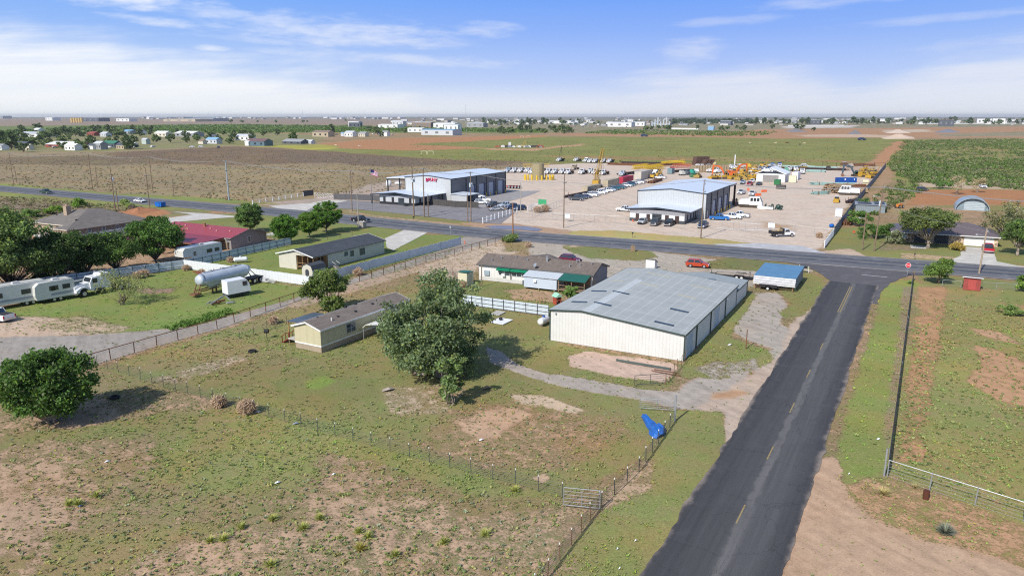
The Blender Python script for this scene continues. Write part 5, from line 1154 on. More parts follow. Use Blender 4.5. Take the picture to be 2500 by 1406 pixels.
# canopy frame behind
cn = thing('steel_canopy', 'open steel canopy with a white roof behind the lettered warehouse', 'canopy', fr(61.5, 12, 24, (-21.9, 260.9)), 61.5)
MB().ext([(0, 6.2), (7, 6.7), (14, 6.2), (14, 6.6), (7, 7.1), (0, 6.6)], 'x', 0, 30).build('roof', wr, cn)
for x_ in (.3, 8, 15, 22, 29.7):
    for y_ in (.3, 13.7): MB().box(x_ - .2, y_ - .2, 0, x_ + .2, y_ + .2, 6.3).build('column', tr2, cn)
MB().box(-.05, 0, 5.9, .1, 14, 6.25).box(0, -.1, 5.9, 30, .1, 6.2).build('beam', tr2, cn)
gsd = thing('tool_shed', 'small white flat roofed lean-to beside the lettered warehouse', 'shed', fr(61.5, -1.5, -7.6, (-21.9, 260.9)), 61.5)
MB().box(0, 6.4, 0, 8, 6.5, 2.9).box(0, 0, 0, .1, 6.4, 3.0).box(7.9, 0, 0, 8, 6.4, 2.9).build('wall', lg, gsd); MB().slab([(-.3, -.4, 3.15), (8.3, -.4, 3.15), (8.3, 6.8, 3.4), (-.3, 6.8, 3.4)], .12).build('roof', wr, gsd)
MB().box(0.2, 3, .1, 7.8, 3.1, 2.8).build('back_panel', trimd, gsd)

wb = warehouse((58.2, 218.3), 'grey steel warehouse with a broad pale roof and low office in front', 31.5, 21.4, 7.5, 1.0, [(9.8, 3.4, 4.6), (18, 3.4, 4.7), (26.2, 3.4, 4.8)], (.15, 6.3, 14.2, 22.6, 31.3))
office(wb, -13.9, -.05, 2.4, 18.9, 3.5, .7, mat('grey_band', (.30, .30, .315), .55, pat='ribxy', k=1.3), mat('slate_base', (.06, .07, .08), .6), (.25, 1.6), [])
MB().box(-13.98, 2.5, .95, -13.92, 18.8, 2.35).build('white_band', mat('white_cladding', (.72, .73, .73), .5, pat='ribz', k=3), wb)
for (y_, w_, z_) in ((16.5, 1.1, .3), (13.2, 1.1, .3), (7.6, 1.1, .3), (4.6, 1.2, .2)): MB().box(-14.05, y_ - w_ / 2, z_, -13.985, y_ + w_ / 2, 2.3).build('window', mat('brown_glass', (.07, .05, .045), .2), wb)
MB().box(-14.06, 9.2, .1, -13.985, 12.0, 2.5).build('entrance', glass, wb)
for x_ in (-11.5, -8, -4.8, -2.8): MB().box(x_, 2.31, .9, x_ + .9, 2.39, 2.4).build('window', black, wb)
MB().ext([(-.1, 7.35), (10.7, 8.42), (21.5, 7.35), (21.5, 7.62), (10.7, 8.69), (-.1, 7.62)], 'x', 31.7, 42).build('canopy_roof', wr, wb)
for y_ in (.3, 21): MB().box(41.2, y_ - .3, 0, 41.8, y_ + .3, 7.4).build('canopy_column', mat('red_brown_steel', (.05, .02, .025), .6), wb)
MB().box(31.7, -.15, 7.0, 42, .0, 7.35).build('canopy_beam', tr2, wb)
MB().box(2.2, -.06, 0.1, 3.0, -.045, 2.2).build('door', trimw, wb)
# ---------------------------------------------------------------- fences
def fence(name, label, pts, h, sp, post, pm_, rails=(), rr_=.03, rm_=None, group=None, panel_=None, wires=(), wm_=None, top_white=None, cat='fence'):
    o0 = pts[0]; t = thing(name, label, cat, o0, 0, group); L = [(p[0] - o0[0], p[1] - o0[1]) for p in pts]
    P = []
    for a, b in zip(L, L[1:]):
        d = math.dist(a, b); k = max(1, round(d / sp))
        for i in range(k): P.append((a[0] + (b[0] - a[0]) * i / k, a[1] + (b[1] - a[1]) * i / k))
    P.append(L[-1])
    if post:
        m_ = MB(); r = post
        m_.cyl((0, 0, 0), (0, 0, h), r, 6)
        if top_white: m_.cyl((0, 0, h - .12), (0, 0, h + .02), r * 1.25, 6, mi=1)
        src = m_.build('post', [pm_] + ([top_white] if top_white else []), t); src.location = (*P[0], 0)
        rnd = random.Random(len(P))
        for q in P[1:]:
            c = src.copy(); COL.objects.link(c); c.parent = t; c.location = (*q, 0); c.rotation_euler = (rnd.uniform(-.04, .04), rnd.uniform(-.04, .04), 0); c.scale = (1, 1, rnd.uniform(.93, 1.06))
    for z in rails:
        b = MB()
        for a, c in zip(L, L[1:]): b.cyl((*a, z), (*c, z), rr_, 6)
        b.build('rail', rm_ or pm_, t)
    if wires:
        b = MB()
        for z in wires:
            for a, c in zip(P, P[1:]): b.cyl((*a, z), (*c, z), .012, 3, cap=False)
        b.build('wire_mesh', wm_ or galv, t)
    if panel_:
        pm2, z0, z1, saw = panel_; b = MB()
        for a, c in zip(L, L[1:]):
            d = math.dist(a, c); k = max(1, int(d / .8)); ux, uy = (c[0] - a[0]) / d, (c[1] - a[1]) / d; nx, ny = -uy * .03, ux * .03
            for i in range(k):
                s0, s1 = d * i / k, d * (i + 1) / k - .004; dz = saw * ((i * 7) % 5) / 5
                q = [(a[0] + ux * s0, a[1] + uy * s0), (a[0] + ux * s1, a[1] + uy * s1)]
                b.add([(q[0][0] - nx, q[0][1] - ny, z0), (q[1][0] - nx, q[1][1] - ny, z0), (q[1][0] + nx, q[1][1] + ny, z0), (q[0][0] + nx, q[0][1] + ny, z0),
                       (q[0][0] - nx, q[0][1] - ny, z1 + dz), (q[1][0] - nx, q[1][1] - ny, z1 + dz), (q[1][0] + nx, q[1][1] + ny, z1 + dz), (q[0][0] + nx, q[0][1] + ny, z1 + dz)],
                      [(0, 3, 2, 1), (4, 5, 6, 7), (0, 1, 5, 4), (1, 2, 6, 5), (2, 3, 7, 6), (3, 0, 4, 7)])
        b.build('sheeting', pm2, t)
    return t


tin = mat('pale_tin', (.56, .63, .68), .45, .1, var=.08, pat='ribxy', k=3, sc=.6); tin2 = mat('white_tin', (.70, .73, .75), .45, .1, var=.05, pat='ribxy', k=3)
fr2 = mat('dark_frame', (.05, .045, .05), .6, .2); tpost = mat('green_tpost', (.06, .08, .07), .6, var=.2)
whp = mat('white_pipe', (.78, .79, .80), .5)
off = lambda pts, d: [(p[0] + d[0], p[1] + d[1]) for p in pts]
A0, A1, B1 = (-66.8, 145.2), (-37.1, 129.8), (-12.4, 173.8)
C1 = G(712, 597); D1 = G(0, 716)
fence('tin_fence', 'white sheet metal fence in front of the slate roofed house', [A0, A1], 1.5, 50, 0, None, panel_=(tin2, .05, 1.85, .05))
fence('tin_fence', 'long pale blue sheet metal fence with a notched top beside the gravel drive', [A1, B1], 1.9, 9, .05, fr2, panel_=(tin, .05, 1.75, .16))
fence('tin_fence', 'pale sheet metal fence with a dark pipe frame between the slate and red roofed houses', [A0, C1], 1.75, 2.4, .045, fr2, rails=(.5, 1.45), panel_=None)
fence('tin_fence', 'shaded pale sheet metal fence behind the parked campers', [A0, D1, G(-150, 742)], 1.75, 2.4, .045, fr2, rails=(.5, 1.45), panel_=None)
for nm_, pl in (('sheeting', [A0, C1]), ('sheeting', [A0, D1, G(-150, 742)])):
    par = [o for o in SC.objects if o.get('category') == 'fence'][-2 if pl[1] == C1 else -1]
    b = MB(); L = [(p[0] - pl[0][0] - .07, p[1] - pl[0][1] + .07) for p in pl]
    for a, c in zip(L, L[1:]): b.bar((*a, .92), (*c, .92), .04, 1.75)
    b.build(nm_, tin, par)
fence('tin_fence', 'pale blue notched fence behind the brown brick house yard', [G(165, 594), G(368, 561)], 1.9, 8, .05, fr2, panel_=(tin, .05, 1.6, .14))
F0, F1 = (-8.4, 116.3), (5.7, 109.0)
f5 = fence('tin_fence', 'white sheet metal fence with a dark frame between the back yard and the barn', [F0, F1], 1.75, 2.1, .045, fr2, rails=(.12, .65, 1.35))
b = MB(); d = (F1[0] - F0[0], F1[1] - F0[1]); b.bar((.04, .09, .86), (d[0] + .04, d[1] + .09, .86), .04, 1.7); b.build('sheeting', tin, f5)
# pipe fence along the drive
PF = [fr(60.6, p, q) for p, q in ((14, 89), (39, 88.4), (68, 87.9), (92, 90.8), (116, 90.3), (153.5, 89.2))]
fence('pipe_fence', 'long rusty brown pipe fence running beside the gravel drive', PF, 1.45, 3.3, .065, rust, rails=(1.42,), rr_=.06, wires=(.25, .5, .75, 1.0, 1.2), wm_=rust)
# barbed wire T-post fence across the field
wpost = mat('white_tip', (.75, .75, .72), .6)
TF = [G(238, 893), G(400, 945), G(620, 1008), G(1000, 1116), G(1373, 1214)]
fence('wire_fence', 'T-post wire fence crossing the front field below the big tree', TF, 1.45, 2.15, .03, tpost, wires=(.2, .45, .7, .95, 1.2), top_white=wpost, wm_=mat('old_wire', (.14, .14, .14), .6, .4))
SF = [G(1462, 1240), G(1395, 1330), G(1305, 1450)]
fence('wire_fence', 'T-post wire fence at the road edge below the metal pipe gate', SF, 1.45, 2.2, .03, rust, wires=(.15, .3, .45, .6, .75, .9, 1.05, 1.2), top_white=wpost, wm_=mat('old_wire'))
SF2 = [G(1648, 1025), G(1560, 1150), G(1467, 1238)]
fence('wire_fence', 'T-post wire fence between the road verge and the field beside the blue tarp', SF2, 1.45, 2.2, .035, tpost, wires=(.15, .3, .45, .6, .75, .9, 1.05, 1.2), top_white=wpost, wm_=mat('old_wire'))
SF3 = [(21.9, 87.5), G(1625, 938)]
fence('wire_fence', 'short run of rusty posts and wire at the near corner of the barn', SF3, 1.5, 1.8, .035, rust, wires=(.4, .8, 1.2), wm_=mat('old_wire'))
# chain link at the east field
EF = [G(2166, 1163), G(2228, 684)]
fence('chain_link_fence', 'chain link fence with a dark top rail running up the east verge', EF, 1.5, 3.0, .045, galv, rails=(1.5,), rr_=.05, rm_=mat('dark_rail', (.04, .035, .04), .7), wires=(.06, .2, .35, .5, .65, .8, .95, 1.1, 1.25, 1.4), wm_=mat('old_wire'))
fence('chain_link_fence', 'grey chain link fence slanting to the bottom right corner', [G(2166, 1163), G(2500, 1272), G(2620, 1310)], 1.55, 2.9, .05, galv, rails=(1.55,), rr_=.035, wires=(.06, .35, .65, .95, 1.25))
fence('chain_link_fence', 'low chain link fence between the red shed and the highway', [G(2300, 700), G(2345, 703), G(2520, 712)], 1.3, 3.2, .04, galv, rails=(1.28,), rr_=.025, wires=(.1, .4, .7, 1.0))
fence('wire_fence', 'wire fence with a dark screen around the yard of the tan mobile home', [G(585, 828), G(652, 806), G(700, 790)], 1.3, 2.2, .03, tpost, wires=(.1, .3, .5, .7, .9, 1.1), wm_=mat('old_wire'))
fence('wire_fence', 'sagging wire fence beside the cream storage shed', [G(1062, 660), G(1105, 672), G(1122, 700), G(1100, 712)], 1.3, 2.2, .035, rust, wires=(.3, .6, .9, 1.2), wm_=mat('old_wire'))
# yard boundary
scr = mat('blue_grey_screen', (.17, .20, .25), .7, var=.08); dscr = mat('dark_screen', (.10, .10, .105), .8, var=.1)
fence('screen_fence', 'long dark grey screened fence on the east side of the equipment yard', [G(2036, 575), G(2098, 489), G(2162, 408)], 2.4, 6, .06, fr2, panel_=(scr, .05, 2.3, 0))
fence('rail_fence', 'white pipe rail fence curving beside the warehouse driveway', [G(617, 499), G(741, 480)], 1.5, 3.4, .16, whp, rails=(.5, 1.3), rr_=.06)
fence('rail_fence', 'white post fence along the side of the parking lot', [G(1179, 545), G(1262, 519)], 1.7, 3.0, .14, whp, rails=(.5, 1.3), rr_=.05)
fence('rail_fence', 'white ranch rail fence at the yard entrance beside the green sign', [G(1289, 517), G(1306, 509), G(1328, 513), G(1340, 508)], 1.8, 5, .12, whp, rails=(.5, 1.1, 1.7), rr_=.07)
fence('lattice_fence', 'white lattice pipe fence where the dark yard fence meets the highway', [G(2012, 606), G(2036, 574)], 1.8, 2.4, .1, whp, rails=(.3, .8, 1.3, 1.75), rr_=.08)
fence('screen_fence', 'short dark screened panel left of the barred gate', [G(741, 480), G(765, 477)], 2.2, 5, .06, fr2, panel_=(dscr, .05, 2.2, 0))
fence('screen_fence', 'dark screened fence between the barred gate and the office canopy', [G(815, 486), G(905, 489), G(950, 493)], 2.1, 5, .06, fr2, panel_=(dscr, .05, 2.0, 0))
fence('screen_fence', 'dark wooden screen fence beside the warehouse office parking', [G(1050, 500), G(1112, 506), G(1168, 508)], 2.2, 4, .06, fr2, panel_=(mat('dark_plank', (.075, .07, .065), .8, var=.2, pat='ribxy', k=4), .05, 2.1, 0))
fence('chain_link_fence', 'chain link fence along the front of the equipment yard', [G(1262, 540), G(1350, 537), G(1530, 546)], 2.1, 3.2, .045, galv, rails=(2.05,), rr_=.03, wires=(.3, .8, 1.3, 1.7))
fence('chain_link_fence', 'chain link fence to the right of the dark pickup and pole', [G(1735, 556), G(1790, 560), G(1940, 566)], 2.1, 3.2, .045, galv, rails=(2.05, .1), rr_=.03, wires=(.3, .8, 1.3, 1.7))
fence('chain_link_fence', 'chain link fence from the white rail entrance back to the trailer', [G(1300, 530), G(1390, 494)], 2.0, 3.2, .045, galv, rails=(1.95,), rr_=.03, wires=(.5, 1.0, 1.5))
fence('chain_link_fence', 'low chain link gate near the yard exit by the lattice fence', [G(1988, 573), G(2033, 577)], 1.9, 3.2, .05, galv, rails=(1.85,), rr_=.04, wires=(.5, 1.0, 1.5))
fence('wire_fence', 'dark post fence along the back of the equipment yard', [G(2008, 409), G(2108, 409), G(2160, 408)], 3.0, 9, .12, fr2, rails=(2.4,), rr_=.07, wires=(.6, 1.2, 1.8))
fence('wire_fence', 'thin dark fence at the left edge of the equipment yard', [G(985, 470), G(1100, 448), G(1230, 416), G(1330, 402), G(1420, 398)], 1.8, 7, .05, fr2, wires=(.5, 1.0, 1.5))
fence('wire_fence', 'thin wire fence behind the trees and slate roofed house', [G(470, 560), G(620, 556), G(700, 606), G(860, 575)], 1.2, 4, .04, rust, wires=(.4, .8, 1.1))


def gate(label, a, b, h, bars, m_, name='pipe_gate', z0=.25):
    t = thing(name, label, 'gate', a, 0); q = (b[0] - a[0], b[1] - a[1]); f = MB()
    f.cyl((0, 0, z0), (*q, z0), .035, 6).cyl((0, 0, h), (*q, h), .035, 6).cyl((0, 0, z0), (0, 0, h), .035, 6).cyl((*q, z0), (*q, h), .035, 6)
    f.cyl((q[0] / 2, q[1] / 2, z0), (q[0] / 2, q[1] / 2, h), .03, 6); f.build('frame', m_, t)
    for k in range(1, bars + 1):
        z = z0 + (h - z0) * k / (bars + 1); MB().cyl((0, 0, z), (*q, z), .018, 5).build('bar', m_, t)
    return t


gate('tubular metal gate standing at the lower end of the T-post fence', G(1376, 1238), G(1464, 1247), 1.75, 4, mat('dull_galvanised', (.30, .31, .32), .6, .3))
gate('long pipe gate at the roadside by the curved drive', G(1562, 1000), G(1646, 1006), 1.3, 4, mat('dull_galvanised'))
gate('dark pipe gate beside the pink caliche pad', G(1549, 944), G(1625, 938), 1.35, 3, mat('green_gate', (.07, .09, .09), .5, .3))
gt_ = gate('leaning barred entrance gate left of the warehouse', G(768, 484), G(814, 487), 2.0, 2, whp)
for k in range(7):
    a, b = G(768 + 6.2 * k, 484.4), G(775 + 6.2 * k, 484.6); o0 = G(768, 484); MB().cyl((a[0] - o0[0], a[1] - o0[1], 1.9), (b[0] - o0[0] + .6, b[1] - o0[1], .3), .05, 5).build('bar', whp, gt_)
gate('sliding chain link gate in the front yard fence', G(1805, 562), G(1880, 566), 1.9, 2, galv)
def posts(label, xy, h, r, m_, group=None, name='post', tilt=0):
    o = MB().cyl((0, 0, 0), (tilt, 0, h), r, 8).cyl((tilt, 0, h), (tilt, 0, h + .04), r * 1.1, 8).build(name, m_); o.location = (*xy, 0); return tag(o, label, 'post', group)
posts('rusty steel post standing alone in the grass beside the barn', G(1821, 851), 2.6, .07, rust)
posts('tall dark gate post with a light base by the curved drive', G(1647, 1028), 2.8, .09, galv, name='gate_post')
posts('grey corner post of the east chain link fence', G(2158, 1162), 2.5, .08, galv, name='corner_post')
posts('thick short pole at the top of the east chain link fence', G(2229, 686), 2.0, .10, wood)

# ---------------------------------------------------------------- poles, wires, signs
ins = mat('insulator', (.42, .46, .48), .4)


def pole(px, py, h, label, arms=(), r=.17, m_=poleW, can=0, lamp=False, rz=-28.5, lean=0.):
    t = thing('utility_pole', label, 'pole', G(px, py), rz); MB().cyl((0, 0, 0), (lean, 0, h), r, 9, r * .68).build('shaft', m_, t)
    for (z, w) in arms:
        lx = lean * z / h
        a = MB().box(lx + .1, -w / 2, z - .07, lx + .22, w / 2, z + .07).build('crossarm', mat('crossarm_wood', (.30, .27, .23), .8, var=.2), t)
        for y_ in (-w / 2 + .1, -w / 6, w / 2 - .1): MB().cyl((lx + .16, y_, z + .07), (lx + .16, y_, z + .32), .06, 6).build('insulator', ins, a)
    for k in range(can):
        s_ = (-1) ** k; MB().cyl((.1, s_ * .42, h * .70), (.1, s_ * .42, h * .70 + 1.1), .27, 10).cyl((.1, s_ * .42, h * .7 + 1.1), (.1, s_ * .42, h * .7 + 1.2), .15, 8).build('transformer', mat('transformer_grey', (.52, .58, .62), .4), t)
    if lamp: MB().bar((0, 0, h * .84), (-1.2, .1, h * .86), .06).ball((-1.3, .1, h * .85), (.3, .2, .14), 8).build('street_light', galv, t)
    return t


pole(33, 447, 13.8, 'dark utility pole at the far left end of the line beyond the highway'); pole(41, 446, 7.4, 'short dark post beside the leftmost utility pole', r=.15)
pole(226, 461, 15, 'dark utility pole beyond the highway above the brown brick house', r=.2); pole(239, 459, 9.2, 'shorter dark pole just right of the utility pole above the brick house')
pole(282, 517, 14.1, 'utility pole with one grey transformer behind the brown brick house', arms=((10.6, 2.0),), can=1); pole(290, 519, 8.2, 'short stub pole right beside the transformer pole')
pole(366, 510, 13.4, 'dark utility pole next to the white sedan and blue bin', arms=((11, 1.8),)); pole(373, 468, 14, 'pale utility pole with crossarm beyond the white sedan', arms=((13.8, 2.6),))
pole(425, 481, 7.2, 'short dark post in the scrub beyond the highway', r=.13)
sp_ = pole(559, 489, 14.4, 'tall grey steel utility pole in the scrub by the white rail fence', arms=((14.2, 2.2), (10.8, 2.2)), r=.30, m_=mat('pole_steel', (.36, .40, .42), .5, .3))
pole(860, 516, 13.0, 'utility pole with two crossarms in front of the dark screened fence', arms=((13, 2.0), (11.0, 2.0))); pole(853, 485, 3.0, 'short brown stub post behind the leaning barred gate', r=.2)
pole(876, 560, 9.8, 'grey pole behind the black pickup on the highway', m_=mat('grey_pole', (.33, .31, .27), .85, var=.2)); pole(1011, 528, 15, 'leftmost pole of the trio in front of the warehouse office', r=.24, can=2, arms=((11.5, 2.2),), lean=-.3)
pole(1036, 530, 15, 'middle pole of the trio in front of the warehouse office', r=.2, arms=((14.6, 2.4),)); pole(1046, 530, 7.0, 'short right pole of the trio in front of the warehouse office', r=.18)
pole(1142, 540, 8.0, 'short pole beside the transformer pole at the parking lot edge'); pole(1150, 541, 14.5, 'utility pole with two transformers at the parking lot edge', arms=((14.2, 2.4),), can=2)
pole(1252, 588, 9.5, 'reddish brown pole by the gravel drive entrance', r=.2, m_=mat('red_pole', (.25, .13, .07), .85, var=.25)); pole(1271, 518, 9.6, 'slim pole beyond the parked cars', m_=mat('grey_pole'))
pole(1376, 556, 14.8, 'utility pole with a crossarm at the yard front near the pool', arms=((12.4, 2.2),)); pole(1711, 581, 14.8, 'utility pole with crossarms in front of the grey warehouse', arms=((14.5, 1.3), (13.6, 1.3), (11.6, 2.2)))
pole(2105, 610, 8.7, 'short pole with a lamp on the stone house lawn', lamp=True); pole(2134, 613, 14.8, 'tall leaning utility pole with one transformer on the stone house lawn', arms=((14.5, 3.2),), can=1, lamp=True, lean=.4)
pole(2390, 668, 9.0, 'utility pole with crossarm and lamp behind the red shed', arms=((8.4, 2.4),), lamp=True, lean=.2, m_=mat('pale_pole', (.36, .28, .20), .85, var=.2))
pole(1176, 700, 4.2, 'short brown post in the back yard of the awning house', r=.11)
wmt = mat('cable', (.30, .30, .31), .5)


def wires(label, ends, offs, sag=.9, r=.022, m_=wmt):
    (a, za), (b, zb) = ends; t = thing('power_line', label, 'cable', a, 0); q = (b[0] - a[0], b[1] - a[1]); d = math.hypot(*q); nx, ny = -q[1] / d, q[0] / d
    for o_ in offs:
        P = []
        for i in range(9):
            s = i / 8; P.append((q[0] * s + nx * o_, q[1] * s + ny * o_, za + (zb - za) * s - 4 * sag * s * (1 - s)))
        MB().path(P, [r] * 9, 3).build('wire', m_, t)


LN = [(G(-260, 432), 13.6), (G(33, 447), 13.6), (G(226, 461), 14.8), (G(373, 468), 14), (G(559, 489), 14.3), (G(860, 516), 13.1), (G(1036, 530), 14.8), (G(1150, 541), 14.4), (G(1376, 556), 12.6), (G(1711, 581), 14.5), (G(2134, 613), 14.7), (G(2900, 690), 14)]
nmz = ['off the left edge', 'to the pole above the brick house', 'to the pale crossarm pole', 'to the grey steel pole', 'to the twin crossarm pole', 'to the pole trio', 'across the parking lot', 'over the muddy pool', 'over the yard front', 'over the yard exit', 'over the stone house']
for i in range(len(LN) - 1): wires('thin power cables strung ' + nmz[i], (LN[i], LN[i + 1]), (-.9, 0, .9) if i not in (7, 8) else (-.3, .5), 1.1, r=.03)
wires('single low cable sagging across the yard front', ((G(1376, 556), 10.5), (G(1540, 548), 2)), (0,), .6)
wires('low service cable toward the stone house', ((G(2134, 613), 11), (G(2390, 668), 8.4)), (0,), .5)
# stop sign
sg = thing('stop_sign', 'red octagonal stop sign at the junction', 'sign', G(2214, 676), -30)
MB().cyl((0, 0, 0), (0, 0, 2.75), .035, 6).build('post', galv, sg)
oc = lambda r: [(r * math.cos(R(22.5 + 45 * k)), 2.3 + r * math.sin(R(22.5 + 45 * k))) for k in range(8)]
MB().ext(oc(.50), 'y', -.08, -.05).build('rim', mat('sign_white', (.80, .80, .80), .4), sg)
MB().ext(oc(.45), 'y', -.10, -.082).build('face', mat('sign_face_red', (.60, .01, .03), .4), sg)
letters('STOP', .36, mat('sign_white'), sg, (0, -.105, 2.3), (R(90), 0, 0), .006)
def small_sign(px, py, h, w, hh, m_, label, rz=0, name='road_sign'):
    t = thing(name, label, 'sign', G(px, py), rz); MB().cyl((0, 0, 0), (0, 0, h), .04, 6).build('post', galv, t); MB().box(-w / 2, -.06, h - hh, w / 2, -.03, h).build('panel', m_, t); return t
small_sign(1100, 572, 2.2, .5, .6, galv, 'small grey road sign at the verge before the gravel drive', -28)
gsn = small_sign(1324, 512, 3.4, 3.0, 1.7, mat('sign_green', (.05, .32, .14), .5), 'green board sign among the white entrance rails', -28)
small_sign(1385, 541, 2.2, 1.5, 1.2, mat('sign_pale', (.62, .70, .78), .5), 'pale sign board on the front yard fence', -20)
small_sign(1882, 568, 2.6, 1.7, 1.3, mat('sign_pale'), 'white notice board on the yard gate beside the work truck', -20)
small_sign(2218, 596, .9, .7, .5, mat('sign_red2', (.6, .1, .05), .5), 'tiny red yard sign on the stone house lawn', 0).location = (*G(2084, 572), 0)
def mailbox(px, py, label, rz=60):
    t = thing('mailbox', label, 'mailbox', G(px, py), rz); MB().box(-.05, -.05, 0, .05, .05, 1.05).build('post', wood, t); MB().ext([(-.14, 1.05), (.14, 1.05), (.14, 1.25), (.08, 1.34), (-.08, 1.34), (-.14, 1.25)], 'x', -.3, .3).build('box', black, t)
mailbox(1010, 540, 'black mailbox on the verge below the pole trio'); mailbox(1544, 580, 'black mailbox on the dry verge before the grey warehouse'); mailbox(2232, 633, 'black mailbox by the stone house verge')
t_ = thing('mailbox', 'cream twin mailbox frame behind the blue roofed shed', 'mailbox', G(1962, 666), -20)
MB().box(-.9, 0, 0, -.8, .1, 1.6).box(.8, 0, 0, .9, .1, 1.4).box(-.9, 0, 1.1, .9, .1, 1.2).build('frame', mat('cream_post', (.6, .58, .45), .7), t_); MB().box(-.3, -.2, .9, .6, .3, 1.3).build('box', black, t_)
fl = thing('flagpole', 'tall grey flagpole flying a striped flag with a dark blue corner', 'flagpole', G(909, 513), -20)
MB().cyl((0, 0, 0), (0, 0, 13.5), .09, 8, .05).ball((0, 0, 13.6), .14, 8).build('pole', mat('flag_steel', (.18, .18, .2), .4), fl)
fb_ = MB(); rows = 9
for j in range(rows):
    for i in range(6):
        f_ = lambda i, j: (.06 + i * .42, .22 * math.sin(i * 1.1), 13.2 - j * .2 - .03 * i * i * .6)
        a, b2, c, d = f_(i, j), f_(i + 1, j), f_(i + 1, j + 1), f_(i, j + 1); fb_.add([a, b2, c, d], [(0, 1, 2, 3)], 2 if (i < 3 and j < 5) else j % 2)
fb_.build('flag', [mat('flag_red', (.35, .05, .12), .8), mat('flag_white', (.6, .55, .62), .8), mat('flag_navy', (.02, .02, .10), .8)], fl)


# ---------------------------------------------------------------- trees
leafm = attr_mat('leaf', .65, .30); barkm = mat('bark', (.16, .125, .095), .95, var=.3, sc=6); barkl = mat('pale_bark', (.30, .25, .20), .95, var=.25, sc=6)
needm = attr_mat('twig', .9)


def quads_at(C, size, rs, up=.35):
    """random leaf quads at points C"""
    n = len(C); a = rs.normal(size=(n, 3)); a[:, 2] *= .8; a /= np.linalg.norm(a, axis=1)[:, None]
    b = rs.normal(size=(n, 3)); b -= a * (a * b).sum(1)[:, None]; b /= np.linalg.norm(b, axis=1)[:, None]
    s = size * rs.uniform(.6, 1.35, size=(n, 1)); a = a * s; b = b * s * .62
    V = np.stack([C - a, C - b * .9 + a * .1, C + a, C + b], 1).reshape(-1, 3); return V


def crown_points(rs, H, Wd, hb, ncl, shape):
    """centres of leaf clumps on several overlapping lobes; returns (n,3)"""
    nl = max(5, int(5 + Wd * .9)); R0 = Wd / 2; hz = (H - hb) / 2; L = [(0, 0, 0, .62)]
    for i in range(nl):
        a = i * 2.4 + rs.uniform(-.4, .4); z = rs.uniform(-.62, .72) if shape != 'wide' else rs.uniform(-.2, .6); rr_ = rs.uniform(.42, .72) * math.sqrt(max(.15, 1 - z * z * .8))
        if shape == 'upright': rr_ *= .7
        L.append((math.cos(a) * rr_, math.sin(a) * rr_, z, rs.uniform(.26, .44)))
    if shape in ('round', 'oval'): L.append((rs.uniform(-.15, .15), rs.uniform(-.15, .15), .62, .36))
    P = []
    if shape == 'ball':
        q = rs.normal(size=(9, 3)); q /= np.linalg.norm(q, axis=1)[:, None]
        while len(P) < ncl:
            d = rs.normal(size=3); d /= np.linalg.norm(d); r = rs.uniform() ** .3 * (.93 + .12 * max(0, float((q @ d).max())) ** 4 + rs.uniform(-.03, .05)); P.append((d[0] * r * R0, d[1] * r * R0, hb + hz + d[2] * r * hz))
        return np.array(P)
    while len(P) < ncl:
        l = L[rs.randint(len(L))]; d = rs.normal(size=3); d /= np.linalg.norm(d); r = rs.uniform(.45, 1.06) * l[3]
        z = l[2] + d[2] * r * .95
        if z < -1.02 or z > 1.06: continue
        P.append(((l[0] + d[0] * r) * R0 * 1.08, (l[1] + d[1] * r) * R0 * 1.08, hb + hz + z * hz))
    return np.array(P)


def make_tree(H, Wd, hb, ncl, per, leaf, col, seed, shape='round', trunk=.22, bark=None, stems=1, clr=None, name='tree', label='', cat='tree', xy=(0, 0), group=None, lean=(0, 0), parts=True, drop=.0):
    rs = np.random.RandomState(seed); t = thing(name, label, cat, xy, 0, group)
    P = crown_points(rs, H, Wd, hb, ncl, shape); P[:, 0] += lean[0]; P[:, 1] += lean[1]
    clr = (clr or max(.35, Wd * .085)) * .78; leaf *= .78; per = int(per * 1.15); col = tuple(c * 1.85 for c in col)
    ctone = rs.uniform(.72, 1.3, ncl)
    C = np.repeat(P, per, 0) + rs.normal(size=(ncl * per, 3)) * np.array([clr, clr, clr * .72]) * .62
    k = C[:, 2] > .05; tone = np.repeat(ctone, per)[k]; C = C[k]
    n = len(C); base = np.array(col)
    T = base[None] * (tone * rs.uniform(.7, 1.35, n))[:, None]
    yel = (rs.uniform(size=n) < .12 + drop)[:, None]; T = np.where(yel, T * np.array([1.5, 1.3, .8]), T)
    grey = (rs.uniform(size=n) < .10 + drop)[:, None]; T = np.where(grey, T * .5 + np.array([.10, .095, .07]), T)
    polys('crown', quads_at(C, leaf, rs), 4, np.clip(T, .005, .8), leafm, t)
    b = MB(); tz = max(hb * .8, .25)
    for s_ in range(stems):
        ang = rs.uniform(0, 6.28); bx, by = (math.cos(ang) * trunk * stems * .35, math.sin(ang) * trunk * stems * .35) if stems > 1 else (0, 0)
        tx, ty = lean[0] * .4 + bx * 3.2, lean[1] * .4 + by * 3.2
        r0 = trunk * (1 if stems == 1 else .62)
        b.path([(bx, by, -.1), ((bx + tx) / 2, (by + ty) / 2, tz * .5), (tx, ty, tz)], [r0 * 1.25, r0, r0 * .85], 8)
        idx = rs.permutation(ncl)[:max(5, min(44, ncl // 5))][s_::stems] if stems > 1 else rs.permutation(ncl)[:max(6, min(24, ncl // 3))]
        for i in idx:
            q = P[i]; m1 = (tx + (q[0] - tx) * .42 + rs.normal() * .15, ty + (q[1] - ty) * .42 + rs.normal() * .15, tz + (q[2] - tz) * .36)
            b.path([(tx, ty, tz - .1), m1, tuple(q)], [r0 * .55, r0 * .3, r0 * .08], 5)
    b.build('trunk', bark or barkm, t, smooth=True)
    return t


